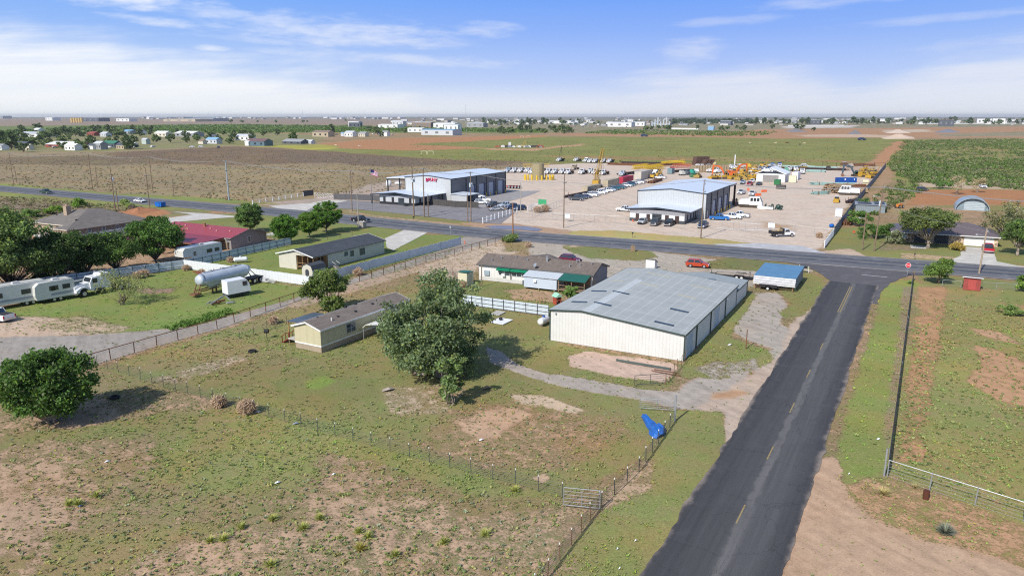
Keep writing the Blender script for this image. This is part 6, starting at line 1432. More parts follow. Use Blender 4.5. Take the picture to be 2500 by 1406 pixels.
# big cottonwood in the middle and the young one in front
make_tree(11.8, 12.8, -2.2, 420, 84, .23, (.088, .122, .060), 4, 'round', .40, barkl, 5, clr=.95, label='big ragged grey-green tree standing behind the tan mobile home', xy=G(1055, 912), drop=.02)
make_tree(5.4, 4.4, .3, 60, 70, .20, (.10, .145, .055), 8, 'upright', .12, barkl, 3, label='young slender tree just in front of the big ragged tree', xy=G(1100, 988), drop=.08)
make_tree(6.8, 7.6, .2, 150, 90, .22, (.085, .12, .035), 12, 'round', .16, label='bushy green tree behind the tan mobile home', xy=G(802, 764), drop=.04)
make_tree(7.4, 8.6, .8, 210, 96, .23, (.050, .095, .022), 15, 'ball', .2, barkl, 4, clr=.75, label='dense dark green tree in the front field near the left edge', xy=G(128, 1028))
# left grove
make_tree(14.6, 15.5, .4, 340, 90, .32, (.085, .125, .04), 21, 'round', .4, stems=2, clr=1.2, label='tall spreading green tree at the left edge above the campers', xy=G(38, 704))
make_tree(14, 13, .6, 200, 90, .32, (.085, .125, .04), 22, 'round', .4, label='tall green tree cut by the left edge of the photo', xy=G(-75, 718))
make_tree(9.3, 11, .3, 200, 90, .28, (.04, .07, .02), 23, 'round', .3, label='dark green tree to the right of the tall left edge tree', xy=G(150, 690))
make_tree(9, 10, .3, 170, 90, .28, (.04, .072, .02), 24, 'round', .3, label='dark tree in the middle of the left grove behind the white semi truck', xy=G(205, 678))
make_tree(8.2, 11.5, 1.2, 200, 90, .26, (.05, .09, .022), 25, 'round', .26, label='wide tree with a forked trunk on the bare dirt of the left grove', xy=G(276, 668), stems=2)
make_tree(9.4, 11.0, 1.2, 220, 90, .27, (.05, .098, .022), 26, 'round', .28, label='full green tree in front of the red carport roof', xy=G(384, 644), stems=2)
make_tree(8.6, 6.5, 2.0, 90, 80, .27, (.038, .068, .02), 27, 'round', .25, label='dark rounded tree top just above the red carport roof', xy=G(385, 622))
make_tree(7.9, 7.2, 1.2, 150, 90, .24, (.070, .12, .035), 28, 'ball', .2, label='light green oval tree beside the red roofed house', xy=G(612, 566))
for (px, py, H_, W_2, sd, c, lb_) in ((698, 596, 7.0, 6.6, 31, (.055, .118, .018), 'leftmost of the three clipped round trees by the highway'), (756, 580, 6.6, 6.2, 32, (.075, .135, .022), 'lighter middle tree of the three clipped round trees by the highway'), (797, 568, 8.2, 8.2, 33, (.055, .115, .018), 'largest and rightmost of the three clipped round trees by the highway')):
    make_tree(H_, W_2, 1.4, 200, 95, .19, c, sd, 'ball', .2, barkl, clr=.5, label=lb_, xy=G(px, py))
make_tree(6.2, 8.0, .8, 90, 26, .15, (.14, .16, .075), 41, 'sparse', .16, stems=3, clr=.8, label='thin open mesquite tree on the lawn right of the white semi truck', xy=G(298, 743), drop=.15)
make_tree(2.6, 3.0, .2, 40, 70, .16, (.10, .16, .045), 42, 'round', .08, stems=3, label='small flowering bush beside the green porch roof', xy=G(1392, 735), name='bush', cat='bush')
# right side
make_tree(9.8, 13.5, 2.4, 170, 80, .30, (.075, .10, .032), 51, 'wide', .36, barkl, clr=1.0, label='wide spreading tree in front of the stone house', xy=G(2266, 606), lean=(-.4, .5), drop=.03)
make_tree(8.5, 6.5, 2.2, 90, 90, .28, (.06, .10, .028), 52, 'round', .3, barkl, clr=.9, label='full tree right of the red pickup at the right edge', xy=G(2483, 624))
make_tree(9.5, 8.5, 2.0, 90, 30, .28, (.10, .11, .055), 53, 'sparse', .3, barkl, clr=1.1, label='half bare tree behind the garage end of the stone house', xy=G(2440, 585), drop=.15)
make_tree(10.5, 9.5, 1.5, 90, 70, .30, (.07, .11, .035), 54, 'round', .3, label='tall tree cut by the right edge behind the quonset hut', xy=G(2545, 585))
make_tree(4.6, 5.0, .2, 90, 80, .20, (.08, .13, .03), 55, 'round', .1, stems=4, clr=.55, label='leafy green bush behind the stop sign', xy=G(2291, 692), name='bush', cat='bush')
make_tree(3.0, 4.0, .1, 60, 70, .18, (.09, .15, .03), 56, 'round', .08, stems=3, label='yellow-green bush at the right edge by the highway fence', xy=G(2506, 712), name='bush', cat='bush')
make_tree(1.6, 3.6, .05, 50, 60, .14, (.11, .16, .05), 57, 'round', .05, stems=3, label='low olive shrub in the east field near the right edge', xy=G(2470, 768), name='shrub', cat='shrub')
for (px, py, H_, W_2, sd, c, lb_) in ((2112, 515, 4.6, 5.5, 61, (.05, .10, .03), 'green bush above the grey shed at the yard fence'), (2095, 552, 4.4, 6.5, 62, (.07, .13, .03), 'tall green bush left of the grey shed'), (2128, 582, 3.6, 7, 63, (.045, .09, .02), 'dark green hedge bush left of the two lawn poles'), (2170, 580, 3.6, 6, 64, (.045, .09, .02), 'dark green hedge bush right of the tall lawn pole'),
                                  (2184, 594, 3.2, 4.2, 65, (.14, .16, .10), 'grey-green rounded shrub at the corner of the stone house'), (2338, 611, 1.7, 3.0, 66, (.26, .20, .06), 'yellowing shrub beside the white garage door'), (192, 506, 3, 4.6, 67, (.10, .17, .03), 'bright green bush above the brick house roof'), (75, 530, 2.4, 6, 68, (.10, .16, .04), 'low green bush left of the brick house'),
                                  (135, 522, 2.6, 6.5, 69, (.11, .17, .03), 'low green bush behind the brick house chimney'), (1245, 590, 1.6, 4, 70, (.10, .14, .05), 'weedy shrub at the end of the pipe fence'), (2300, 460, 3.2, 9, 71, (.08, .14, .04), 'round green thicket on the pale track beyond the quonset hut'), (305, 500, 1.8, 2.6, 72, (.17, .21, .08), 'pale green shrub by the transformer pole'), (318, 507, 1.3, 2.0, 73, (.17, .21, .08), 'pale shrub left of the white sedan')):
    make_tree(H_, W_2, .1, 60, 60, .22, c, sd, 'round', .08, stems=3, clr=.6, label=lb_, xy=G(px, py), name='bush' if H_ > 2 else 'shrub', cat='bush' if H_ > 2 else 'shrub')
for (px, py, H_, lb_) in ((2335, 475, 8, 'bare grey twiggy tree beyond the quonset hut'), (2385, 470, 7, 'second bare grey tree beyond the quonset hut'), (2466, 560, 9, 'bare pale branched tree behind the right edge trees')):
    make_tree(H_, 5.5, 1.0, 60, 14, .25, (.25, .23, .2), int(px), 'sparse', .16, barkl, stems=3, label=lb_, xy=G(px, py), drop=.6, clr=.7)


# tumbleweeds and yucca clumps
def twigball(xy, r, col, seed, label, name='tumbleweed', cat='tumbleweed', group=None, n=900):
    rs = np.random.RandomState(seed); d = rs.normal(size=(n, 3)); d /= np.linalg.norm(d, axis=1)[:, None]; C = d * r * rs.uniform(.3, 1, (n, 1)) ** .6; C[:, 2] = C[:, 2] * .8 + r * .75
    tw = rs.normal(size=(n, 3)) * .22 * r; s = np.cross(tw, rs.normal(size=(n, 3))); s /= np.linalg.norm(s, axis=1)[:, None]; s *= .024
    V = np.stack([C - tw - s, C - tw + s, C + tw + s, C + tw - s], 1).reshape(-1, 3)
    o = polys(name, V, 4, np.array(col)[None] * rs.uniform(.6, 1.3, (n, 1)), needm); o.location = (*xy, 0); return tag(o, label, cat, group)


TWC = (.50, .36, .24)
for i, (px, py, r, lb_) in enumerate([(536, 992, .75, 'tan tumbleweed caught on the field wire fence'), (604, 1008, .9, 'larger tan tumbleweed against the field wire fence right of the first'), (352, 676, .9, 'brown tumbleweed at the end of the shaded tin fence'), (335, 680, .8, 'small brown tumbleweed left of its neighbour at the tin fence'), (492, 671, .7, 'tumbleweed on the grass behind the grey tank trailer'), (455, 660, .7, 'tumbleweed at the corner of the white tin fence'),
                                      (563, 640, .7, 'tumbleweed beside the shaded fence near the propane tank'), (875, 672, .9, 'tumbleweed on the pale blue fence side of the drive'), (1130, 700, .7, 'tumbleweed below the cream storage shed'), (2000, 580, .8, 'brown tumbleweed at the low yard gate'), (1857, 700, 1.1, 'brown weeds heaped at the post of the blue roofed shed'), (668, 790, .7, 'tumbleweed against the pipe fence in front of the patio roof'), (1330, 517, 1.5, 'dry brown brush under the white entrance rails'), (1312, 519, 1.3, 'second dry brush heap beside the entrance rails'),
                                      (555, 488, .9, 'dry grass clump at the foot of the steel pole'), (1290, 604, .8, 'dry weeds near the reddish pole'), (322, 513, 1.0, 'grey dry brush heap behind the dirt mound'), (343, 514, .9, 'grey dry brush next to the dirt mound')]):
    twigball(G(px, py), r, TWC if i not in (16, 17) else (.30, .24, .18), 100 + i, lb_)


def spikes(xy, r, h, col, seed, label, n=160, name='yucca', cat='yucca', group=None):
    rs = np.random.RandomState(seed); a = rs.uniform(0, 6.28, n); e = rs.uniform(.15, 1.4, n); L = rs.uniform(.6, 1.1, n) * r
    tip = np.stack([np.cos(a) * np.cos(e) * L, np.sin(a) * np.cos(e) * L, np.sin(e) * L * h / r + .03], 1); base = np.stack([np.cos(a) * .05, np.sin(a) * .05, a * 0 + .02], 1)
    s = np.stack([-np.sin(a), np.cos(a), a * 0], 1) * .035; V = np.stack([base - s, base + s, tip], 1).reshape(-1, 3)
    o = polys(name, V, 3, np.array(col)[None] * rs.uniform(.6, 1.35, (n, 1)), needm); o.location = (*xy, 0); return tag(o, label, cat, group)


YG = (.40, .42, .11)
Yc = [(235, 1212), (168, 1232), (190, 1232), (590, 1290), (513, 1322), (545, 1318), (875, 1300), (898, 1312), (880, 1340), (965, 1356), (665, 1270), (740, 1290), (1083, 1326), (1183, 1306), (1257, 1198), (780, 1266), (660, 1380)]
wh_ = ['round bright yellow-green clump nearest the left edge of the front field', 'low green clump left of the bright one near the left edge', 'yellow-green clump between two others near the left edge', 'small bright clump in the middle of the front field', 'left of a touching pair of clumps in the front field', 'right of a touching pair of clumps in the front field', 'uppermost of three yellowish clumps in the bare field', 'middle one of three yellowish clumps in the bare field', 'most yellow of the clumps in the bare field', 'spiky clump lowest in the bare field', 'faint clump uphill of the yellowish trio', 'broad clump uphill and right of the touching pair', 'clump toward the gate side of the bare field', 'round clump nearest the metal pipe gate', 'small clump right at the foot of the T-post fence', 'light green clump in the upper bare field', 'green clump at the bottom edge of the field']
for i, (p, lb_) in enumerate(zip(Yc, wh_)): spikes(G(*p), .55 + .12 * (i % 3), .55, YG if i != 8 else (.42, .36, .08), 200 + i, lb_)
spikes(G(2158, 1206), .95, .6, (.50, .42, .18), 231, 'straw coloured yucca with long leaves in the bare soil by the corner post', 240); spikes(G(2236, 1190), .7, .4, (.45, .38, .18), 232, 'smaller straw coloured yucca right of the large one', 120)
spikes(G(2308, 1300), 1.0, .8, (.24, .27, .20), 233, 'grey-green bunch grass beside the dirt track', 420, 'bunch_grass', 'grass'); spikes(G(2222, 692), 1.0, .7, (.22, .33, .10), 234, 'pale green prickly pear clump at the top of the east fence', 200, 'cactus', 'cactus')
# ---------------------------------------------------------------- vehicles
ORD = ['first', 'second', 'third', 'fourth', 'fifth', 'sixth', 'seventh', 'eighth', 'ninth', 'tenth', 'eleventh', 'twelfth', 'thirteenth', 'fourteenth', 'fifteenth', 'sixteenth', 'seventeenth', 'eighteenth']
car('suv', 'orange_red', G(1703, 652), -21, 'orange-red SUV parked on the gravel behind the long barn', fine=True)
car('sedan', 'white', G(342, 494), -29, 'white sedan driving on the highway by the blue bin')
car('pickup', 'black', G(881, 542), -29, 'black pickup truck driving on the highway past the clipped trees', fine=True)
car('pickup', 'dark_green', G(113, 473), -29, 'dark green pickup driving on the highway at the far left')
car('pickup', 'red', G(2411, 614), 63, 'bright red pickup parked before the white garage door', fine=True)
car('suv', 'maroon', G(1392, 640), -25, 'dark maroon SUV mostly hidden behind the brown shingle roof')
car('pickup', 'white', G(-8, 781), 160, 'white pickup cut by the left edge below the camper')
# at the grey warehouse
car('pickup', 'white', G(1526, 516), 151, 'white pickup nose out at the left end of the grey warehouse')
car('suv', 'silver', G(1568, 546), 243, 'white-silver SUV parked first from the left at the office')
car('pickup', 'dark_grey', G(1600, 549), 243, 'dark green-grey pickup parked in the middle at the office')
car('pickup', 'black', G(1634, 550), 243, 'black pickup parked third from the left at the office')
car('pickup', 'navy', G(1716, 555), 243, 'dark navy pickup parked alone next to the tall pole')
car('pickup', 'blue', G(1756, 537), -20, 'bright blue pickup beside the shaded warehouse wall')
car('pickup', 'white', G(1786, 534), -30, 'white pickup just right of the bright blue one')
truckw = car('pickup', 'white', G(1806, 530), 150, 'white work pickup with a dark loaded bed behind the white one')
# the loaded work truck at the gate
wt_ = thing('work_truck', 'white and black work truck with a loaded flat bed at the yard gate', 'truck', G(1908, 577), 8)
pmw = paintm(CARC['white'], 'white')
MB().ext([(.2, .5), (.2, 1.95), (1.5, 1.95), (2.0, 1.25), (3.0, 1.15), (3.1, .6), (2.75, .5), (2.65, .85), (2.3, 1.0), (1.95, .85), (1.85, .5)], 'y', -.98, .98).build('cab', pmw, wt_)
MB().fru((.35, -1.0, 1.75, 1.0), 1.25, (.45, -.99, 1.48, .99), 1.85).build('windows', glass, wt_)
MB().box(-3.1, -1.15, .75, .15, 1.15, 1.0).box(-3.1, -1.15, 1.0, -3.0, 1.15, 1.5).box(.05, -1.1, 1.0, .15, 1.1, 2.1).box(-2.9, .7, 1.0, .0, 1.1, 1.5).box(-2.9, -1.1, 1.0, 0, -.7, 1.5).build('flatbed', black, wt_)
MB().box(-2.5, -.6, 1.0, -1.7, .6, 1.6).ball((-1.0, 0, 1.5), (.5, .5, .5), 8).box(-.6, -.5, 1.0, -.1, .4, 1.9).build('load', mat('straw_load', (.36, .27, .16), .9, var=.4, sc=4), wt_)
for x_ in (2.3, -1.9):
    for s_ in (-1, 1): wheel(.42, .3, wt_, x_, s_ * .9)
# parking lot cars
for (p, k, c, rz, lb_) in [((1211, 514), 'sedan', 'silver', 200, 'silver sedan parked in front of the grey pickups by the dark fence'), ((1206, 505), 'pickup', 'dark_grey', 212, 'grey pickup behind the silver sedan in the lot'), ((1236, 506), 'pickup', 'pale_blue', 212, 'pale grey-blue pickup right of the grey pickup in the lot'), ((1254, 510), 'pickup', 'navy', 212, 'dark pickup at the right end of the lot by the slim pole'),
                           ((1165, 484), 'pickup', 'white', -10, 'white utility pickup beside the small lean-to'), ((1180, 492), 'pickup', 'white', -10, 'white pickup behind the dark wooden screen'), ((1174, 498), 'suv', 'white', 0, 'white SUV half behind the dark wooden screen'), ((1268, 513), 'suv', 'navy', 212, 'dark SUV behind the white post fence')]:
    car(k, c, G(*p), rz, lb_)
# long row along the containers
rowc = ['dark_grey', 'dark_grey', 'navy', 'white', 'silver', 'white', 'white', 'white', 'pale_blue', 'teal', 'teal', 'black', 'white', 'teal', 'black', 'white', 'white', 'bronze']
rowk = ['pickup', 'suv', 'sedan', 'pickup', 'sedan', 'pickup', 'suv', 'pickup', 'sedan', 'suv', 'pickup', 'sedan', 'pickup', 'pickup', 'suv', 'sedan', 'pickup', 'suv']
cn_ = {'dark_grey': 'dark grey', 'pale_blue': 'pale blue', 'navy': 'navy blue'}
for i in range(18):
    s = i / 17; a, b = G(1408, 489), G(1566, 446); p = (a[0] + (b[0] - a[0]) * s, a[1] + (b[1] - a[1]) * s)
    car(rowk[i], rowc[i], p, -28.5 + (i * 37 % 7 - 3), f'{cn_.get(rowc[i], rowc[i])} {"SUV" if rowk[i] == "suv" else rowk[i]}, {ORD[i]} in the row beside the tan containers', 'cars in the long row beside the tan containers')
for (p, k, c, rz, lb_) in [((1612, 437), 'pickup', 'white', 150, 'white pickup beyond the pipe trailer at the end of the long row'), ((1810, 474), 'pickup', 'white', 235, 'white truck-bed pickup right of the warehouse canopy'), ((1837, 477), 'pickup', 'white', 240, 'white pickup among the orange barriers'), ((1813, 449), 'suv', 'pale_blue', 240, 'pale blue SUV in the open part of the yard'), ((1830, 453), 'pickup', 'red', 240, 'red pickup in the open part of the yard'),
                           ((1836, 446), 'suv', 'white', 240, 'white SUV behind the red pickup in the yard'), ((1853, 452), 'sedan', 'dark_grey', 235, 'dark sedan right of the red pickup in the yard'), ((1834, 421), 'pickup', 'white', 240, 'white pickup at the front left of the far parked cluster'), ((1848, 421), 'pickup', 'white', 240, 'white pickup second in the far parked cluster'), ((1856, 415), 'pickup', 'silver', 240, 'silver pickup behind the white ones in the far cluster'),
                           ((1866, 413), 'pickup', 'white', 240, 'white pickup at the back right of the far cluster'), ((1878, 413), 'suv', 'blue', 240, 'blue SUV right of the far cluster'), ((1888, 414), 'pickup', 'blue', 240, 'blue pickup by the white tent'), ((2064, 402), 'suv', 'white', 0, 'white vehicle beyond the yard corner excavator'), ((2252, 466), 'suv', 'dark_grey', 10, 'dark vehicle in the scrub above the stone house'), ((2399, 459), 'pickup', 'white', 250, 'white van-like pickup parked by the orange track')]:
    car(k, c, G(*p), rz, lb_)
# rows of work trucks
bedn = {'flat': 'flatbed truck', 'gin': 'dump-bed truck', 'sleeper': 'sleeper truck', 'bare': 'bare chassis truck'}
Bx = [(1238, 422, 'gin'), (1252, 422, 'flat'), (1268, 422, 'gin'), (1285, 422, 'flat'), (1296, 425, 'gin'), (1322, 423, 'flat'), (1336, 425, 'gin'), (1352, 425, 'flat'), (1369, 425, 'gin'), (1384, 426, 'flat'), (1398, 415, 'sleeper'), (1418, 426, 'gin'), (1438, 424, 'flat'), (1451, 426, 'gin'), (1470, 428, 'flat'), (1516, 430, 'flat')]
for i, (x, y, b) in enumerate(Bx): truck(b, 'white' if i % 5 else 'tan' if i in (5, 10) else 'pale_blue', fr(61.5, 3, 0, G(x, y)), 241.5 + (i * 13 % 7 - 3), f'white {bedn[b]}, {ORD[i]} from the left in the long middle truck row', 'work trucks in the long middle row of the yard')
Cx = [(1363, 395, 'gin'), (1405, 395, 'flat'), (1428, 397, 'sleeper'), (1439, 398, 'flat'), (1451, 398, 'gin'), (1471, 398, 'flat'), (1486, 398, 'gin')]
for i, (x, y, b) in enumerate(Cx): truck(b, 'white', fr(61.5, 3, 0, G(x, y)), 240, f'white {bedn[b]}, {ORD[i]} from the left in the rear truck row', 'work trucks in the rear row of the yard')
# white semi truck, campers on the left
truck('sleeper', 'white', fr(58, 3.8, -.2, G(194, 723)), 238, 'white sleeper semi truck parked at the end of the camper row', fine=True).scale = (1.15,) * 3


def camper(xy, rz, L, H, label, fifth=False, name='camper'):
    t = thing(name, label, 'camper', xy, rz); w = 1.25
    cb = paintm((.62, .62, .58), 'camper_cream'); st_ = mat('camper_stripe', (.30, .32, .36), .5)
    pr = [(-L / 2, .6), (-L / 2, H - .1), (-L / 2 + .2, H), (L / 2 - .5, H), (L / 2, H - .5), (L / 2, 1.7), (L / 2 - 1.9, 1.55), (L / 2 - 2.1, .6)] if fifth else [(-L / 2, .6), (-L / 2, H - .15), (-L / 2 + .2, H), (L / 2 - .7, H), (L / 2 - .1, H - .5), (L / 2, 1.3), (L / 2 - .2, .6)]
    MB().ext(pr, 'y', -w, w).build('body', cb, t)
    for s_ in (-1, 1):
        MB().box(-L / 2 + .02, s_ * w, 1.0, L / 2 - 2.2, s_ * (w + .012), 1.35).build('stripe', st_, t)
        for (x_, ww_, z_) in ((-L / 2 + 1.2, 1.1, 1.75), (-L / 2 + 3.0, 1.3, 1.75), (L / 2 - 2.6, .6, 1.7)): MB().box(x_ - ww_ / 2, s_ * w, z_, x_ + ww_ / 2, s_ * (w + .03), z_ + .7).build('window', glass, t)
        for x_ in (-L / 2 + 2.2, -L / 2 + 3.1): wheel(.36, .22, t, x_, s_ * (w - .15))
    MB().box(-1.0, -.35, H, -.2, .35, H + .25).build('roof_unit', mat('roof_unit_grey', (.5, .5, .5), .6), t)
    MB().box(-L / 2 + .1, w - .3, H + .0, L / 2 - 2.5, w - .25, H + .07).build('awning_rail', chrome, t)
    t.scale = (1.08, 1.08, 1.12); return t


camper(G(34, 747), 232, 9.0, 3.3, 'long cream fifth wheel camper at the left edge', True)
camper(G(130, 733), 234, 5.7, 3.1, 'smaller cream motorhome between the long camper and the semi truck', False, 'motorhome')
camper(G(488, 640), 241.5, 9, 3.3, 'cream travel trailer parked under the edge of the red carport roof', True)
fb = thing('flatbed_trailer', 'long grey flatbed trailer behind the camper row', 'trailer', G(130, 712), 60)
MB().box(-7, -1.2, 1.0, 8, 1.2, 1.3).box(-7, -1.2, 1.3, -6.8, 1.2, 1.5).build('deck', mat('grey_blue_deck', (.26, .29, .32), .6, var=.15), fb)
for x_ in (5.5, 6.7):
    for s_ in (-1, 1): wheel(.48, .3, fb, x_, s_ * 1.0)
# pneumatic tank trailer and scrap cab
tk = thing('tank_trailer', 'silver pneumatic bulk tank trailer standing in the grass lot', 'trailer', G(548, 707), 62)
tm = mat('dull_silver', (.50, .55, .61), .42, .12, var=.12, sc=.8)
tb = MB(); tb.cyl((-5.4, 0, 2.75), (-4.6, 0, 2.7), .75, 16, 1.15); tb.cyl((-4.6, 0, 2.7), (4.6, 0, 2.7), 1.15, 18, cap=False); tb.cyl((4.6, 0, 2.7), (5.8, 0, 2.9), 1.15, 16, .55)
for x_ in (-2.5, 2.3): tb.fru((x_ - .3, -.25, x_ + .3, .25), .75, (x_ - 2.3, -1.08, x_ + 2.3, 1.08), 2.45)
tb.build('tank', tm, tk, smooth=True)
MB().box(-4.2, -.25, 3.83, 4.0, .25, 3.9).cyl((-2.6, 0, 3.8), (-2.6, 0, 4.05), .3, 10).cyl((0, 0, 3.8), (0, 0, 4.05), .3, 10).cyl((2.6, 0, 3.8), (2.6, 0, 4.05), .3, 10).build('catwalk', galv, tk)
MB().bar((-5.6, -.6, .9), (5, -.6, 1.0), .16).bar((-5.6, .6, .9), (5, .6, 1.0), .16).bar((-5.2, .5, 2.3), (-6.0, .5, .5), .12).bar((-5.2, -.5, 2.3), (-6.0, -.5, .5), .12).box(-6.8, -.7, .35, -5.4, .7, .6).build('frame', rust, tk)
MB().bar((5.6, .5, 2.7), (7.0, .9, 1.1), .12).bar((5.6, -.5, 2.7), (7.0, -.9, 1.1), .12).box(5.0, -1.0, .85, 8.3, 1.0, 1.1).build('rear_frame', black, tk)
for x_ in (6.0, 7.5):
    for s_ in (-1, 1): wheel(.5, .42, tk, x_, s_ * 1.0)
for x_ in (-2.6, -1.8): MB().box(x_, -.15, 0, x_ + .15, .15, .9).build('landing_leg', rust, tk)
cb = thing('truck_cab', 'white scrap cab-over truck cab with sleeper lying beside the tank trailer', 'cab', G(580, 722), 45)
MB().ext([(-2.1, .7), (-2.1, 2.95), (1.2, 3.05), (1.75, 2.2), (2.0, .8)], 'y', -1.15, 1.15).build('shell', pmw, cb)
MB().box(.55, -1.18, 1.9, 1.35, -1.15, 2.65).box(.55, 1.15, 1.9, 1.35, 1.18, 2.65).slab([(1.28, -.95, 2.95), (1.28, .95, 2.95), (1.82, .95, 2.15), (1.82, -.95, 2.15)], -.04).build('window', glass, cb)
MB().box(-2.2, -.9, .4, 1.8, .9, .7).build('base', black, cb)
sc_ = thing('scrap_metal', 'pile of silver scrap truck frame in the grass below the scrap cab', 'scrap', G(536, 742), 40)
MB().bar((-1.6, -.5, .3), (1.2, .6, 1.3), .14).bar((1.2, .6, 1.3), (1.8, -.2, .3), .12).bar((-1.6, .4, .3), (1.0, .9, .8), .12).box(.9, -.9, .05, 2.2, -.4, .2).bar((-2.2, 0, .25), (-1.2, .6, .6), .1).build('frame', mat('scrap_silver', (.36, .37, .38), .5, .4, var=.3), sc_)
MB().bar((-1.3, 0, .2), (1.0, .2, .5), .35, .3).ball((-.2, .1, .4), (.5, .35, .35), 8).build('axle', rust, sc_)
rb = thing('steel_beams', 'rusty red steel beams lying along the white tin fence', 'scrap', G(510, 675), -28)
for k in range(5): MB().bar((-5 + .8 * k, -.3 * k + .4, .4 + .12 * (k % 3)), (2.8 + .4 * k, -.1 * k, .5), .22, .2).build('beam', mat('red_rust', (.20, .055, .03), .8, var=.3, sc=3), rb)
MB().box(2.9, .4, .3, 3.8, .55, 2.0).ext([(1.2, .5), (1.2, 1.6), (2.6, .9)], 'y', .2, .3).build('plate', mat('red_rust'), rb)
sp2 = thing('scrap_pile', 'white and dark scrap parts against the white tin fence right of the tank trailer', 'scrap', G(640, 690), -30)
MB().bar((-3, 0, .2), (3, .3, .3), .18).bar((-2.5, .6, .4), (2.2, .9, .5), .14).box(-.6, .3, .3, .6, 1.1, .7).bar((.8, -.3, .4), (3.2, .2, .6), .1).bar((1, .6, .6), (3.1, .8, .6), .1).build('part', mat('scrap_white', (.5, .5, .5), .6, var=.3), sp2)
def ptank(xy, rz, label, L=2.8, r=.5, dome=None):
    t = thing('propane_tank', label, 'tank', xy, rz); b = MB().cyl((-L / 2 + r * .6, 0, r + .2), (L / 2 - r * .6, 0, r + .2), r, 14, cap=False)
    for s_ in (-1, 1): b.ball((s_ * (L / 2 - r * .6), 0, r + .2), (r * .7, r, r), 14)
    b.build('tank', mat('tank_white', (.72, .73, .74), .35), t, smooth=True); MB().cyl((0, 0, 2 * r + .15), (0, 0, 2 * r + .38), .2, 8).build('dome', dome or mat('tank_white'), t)
    MB().box(-L / 3, -.2, 0, -L / 3 + .15, .2, .3).box(L / 3 - .15, -.2, 0, L / 3, .2, .3).build('foot', conc, t)
ptank(G(1327, 793), 62, 'white propane tank with a blue lid at the barn corner', 2.6, .52, mat('blue_lid', (.02, .10, .40), .4)); ptank(G(588, 641), 25, 'white propane tank lying in the grass behind the white tin fence')
ptank(G(972, 452), 0, 'white horizontal tank on the far side of the lettered warehouse', 3, .6)
t_ = thing('storage_tank', 'white upright tank near the flagpole beyond the screened fence', 'tank', G(949, 456)); MB().cyl((0, 0, 0), (0, 0, 2.3), 1.15, 16).ball((0, 0, 2.3), (1.15, 1.15, .5), 16).build('shell', mat('tank_white'), t_, smooth=True)
# blue bin, dirt heap, brick box
bn = thing('dumpster', 'bright blue dumpster at the highway edge near the white sedan', 'bin', G(392, 505), -29); MB().ext([(-1.5, .15), (-1.7, 1.5), (1.7, 1.5), (1.5, .15)], 'y', -.9, .9).build('box', mat('bin_blue', (.01, .13, .48), .5, var=.08), bn); MB().box(-1.72, -.95, 1.5, 1.72, .95, 1.62).build('lid', mat('bin_blue_dark', (.01, .09, .35), .5), bn)
def heap(pts, h, col, label, seed=1, name='dirt_pile', kind=None):
    """low mound over the ground outline"""
    rs = np.random.RandomState(seed); P = np.array(pts); c = P.mean(0); n = 26; V = [(*c, h)]; F_ = []
    L = [P[i % len(P)] for i in range(len(P) + 1)]; out = []
    for i in range(n):
        s = i / n * len(P); a = L[int(s)]; b = L[int(s) + 1]; out.append(a + (b - a) * (s % 1))
    rings = 5
    for r in range(1, rings + 1):
        k = r / rings
        for i, q in enumerate(out):
            z = h * (1 - k) ** 1.0 * (1 - .3 * k) * rs.uniform(.7, 1.25) if r < rings else -.05
            V.append((c[0] + (q[0] - c[0]) * k, c[1] + (q[1] - c[1]) * k, z))
    for i in range(n): F_.append((0, 1 + i, 1 + (i + 1) % n))
    for r in range(rings - 1):
        for i in range(n): a = 1 + r * n + i; b = 1 + r * n + (i + 1) % n; F_.append((a, a + n, b + n, b))
    V = [(v[0] - c[0], v[1] - c[1], v[2]) for v in V]; o = MB().add(V, F_).build(name, mat('heap_' + name + str(seed), col, .95, var=.25, sc=.8, bump=.6), smooth=True); o.location = (c[0], c[1], 0); return tag(o, label, 'mound')
heap([G(285, 522), G(330, 526), G(395, 513), G(375, 507), G(310, 512)], 1.3, (.36, .16, .075), 'reddish orange dirt mound near the highway and blue bin', 3)
bx = thing('brick_box', 'square grey brick box at the roadside below the black pickup', 'box', G(884, 556), -29); MB().box(-1, -.7, 0, 1, .7, 1.6).build('body', mat('grey_brick', (.32, .29, .25), .85, pat='brick', k=.8), bx); MB().box(-1.1, -.8, 1.6, 1.1, .8, 1.72).build('cap', conc, bx)
t_ = thing('fallen_sign', 'small dark upright board on the grass strip by the highway', 'board', G(1545, 614), 70); MB().box(-.1, -.5, 0, .1, .5, 1.3).box(-.15, -.1, 0, .15, .1, 1.6).build('board', wood, t_)
# blue tarp caught at the fence
tp_ = MB(); Tp = [[G(1566, 1018), G(1582, 1022)], [G(1574, 1034), G(1592, 1030)], [G(1580, 1044), G(1600, 1036)], [G(1584, 1050), G(1606, 1044)], [G(1586, 1060), G(1620, 1044)], [G(1594, 1068), G(1626, 1052)], [G(1604, 1072), G(1622, 1066)]]
rs = np.random.RandomState(9); V = []; nn = 14
for i, (a, b) in enumerate(Tp):
    for j in range(nn + 1):
        s = j / nn; hgt_ = (.18 + (.55 if i in (4, 5) else .15) * math.sin(s * math.pi)) + rs.uniform(-.06, .14); V.append((a[0] + (b[0] - a[0]) * s + rs.uniform(-.08, .08), a[1] + (b[1] - a[1]) * s + rs.uniform(-.08, .08), hgt_ if 0 < j < nn else .03))
Fq = [(i * (nn + 1) + j, i * (nn + 1) + j + 1, (i + 1) * (nn + 1) + j + 1, (i + 1) * (nn + 1) + j) for i in range(len(Tp) - 1) for j in range(nn)]
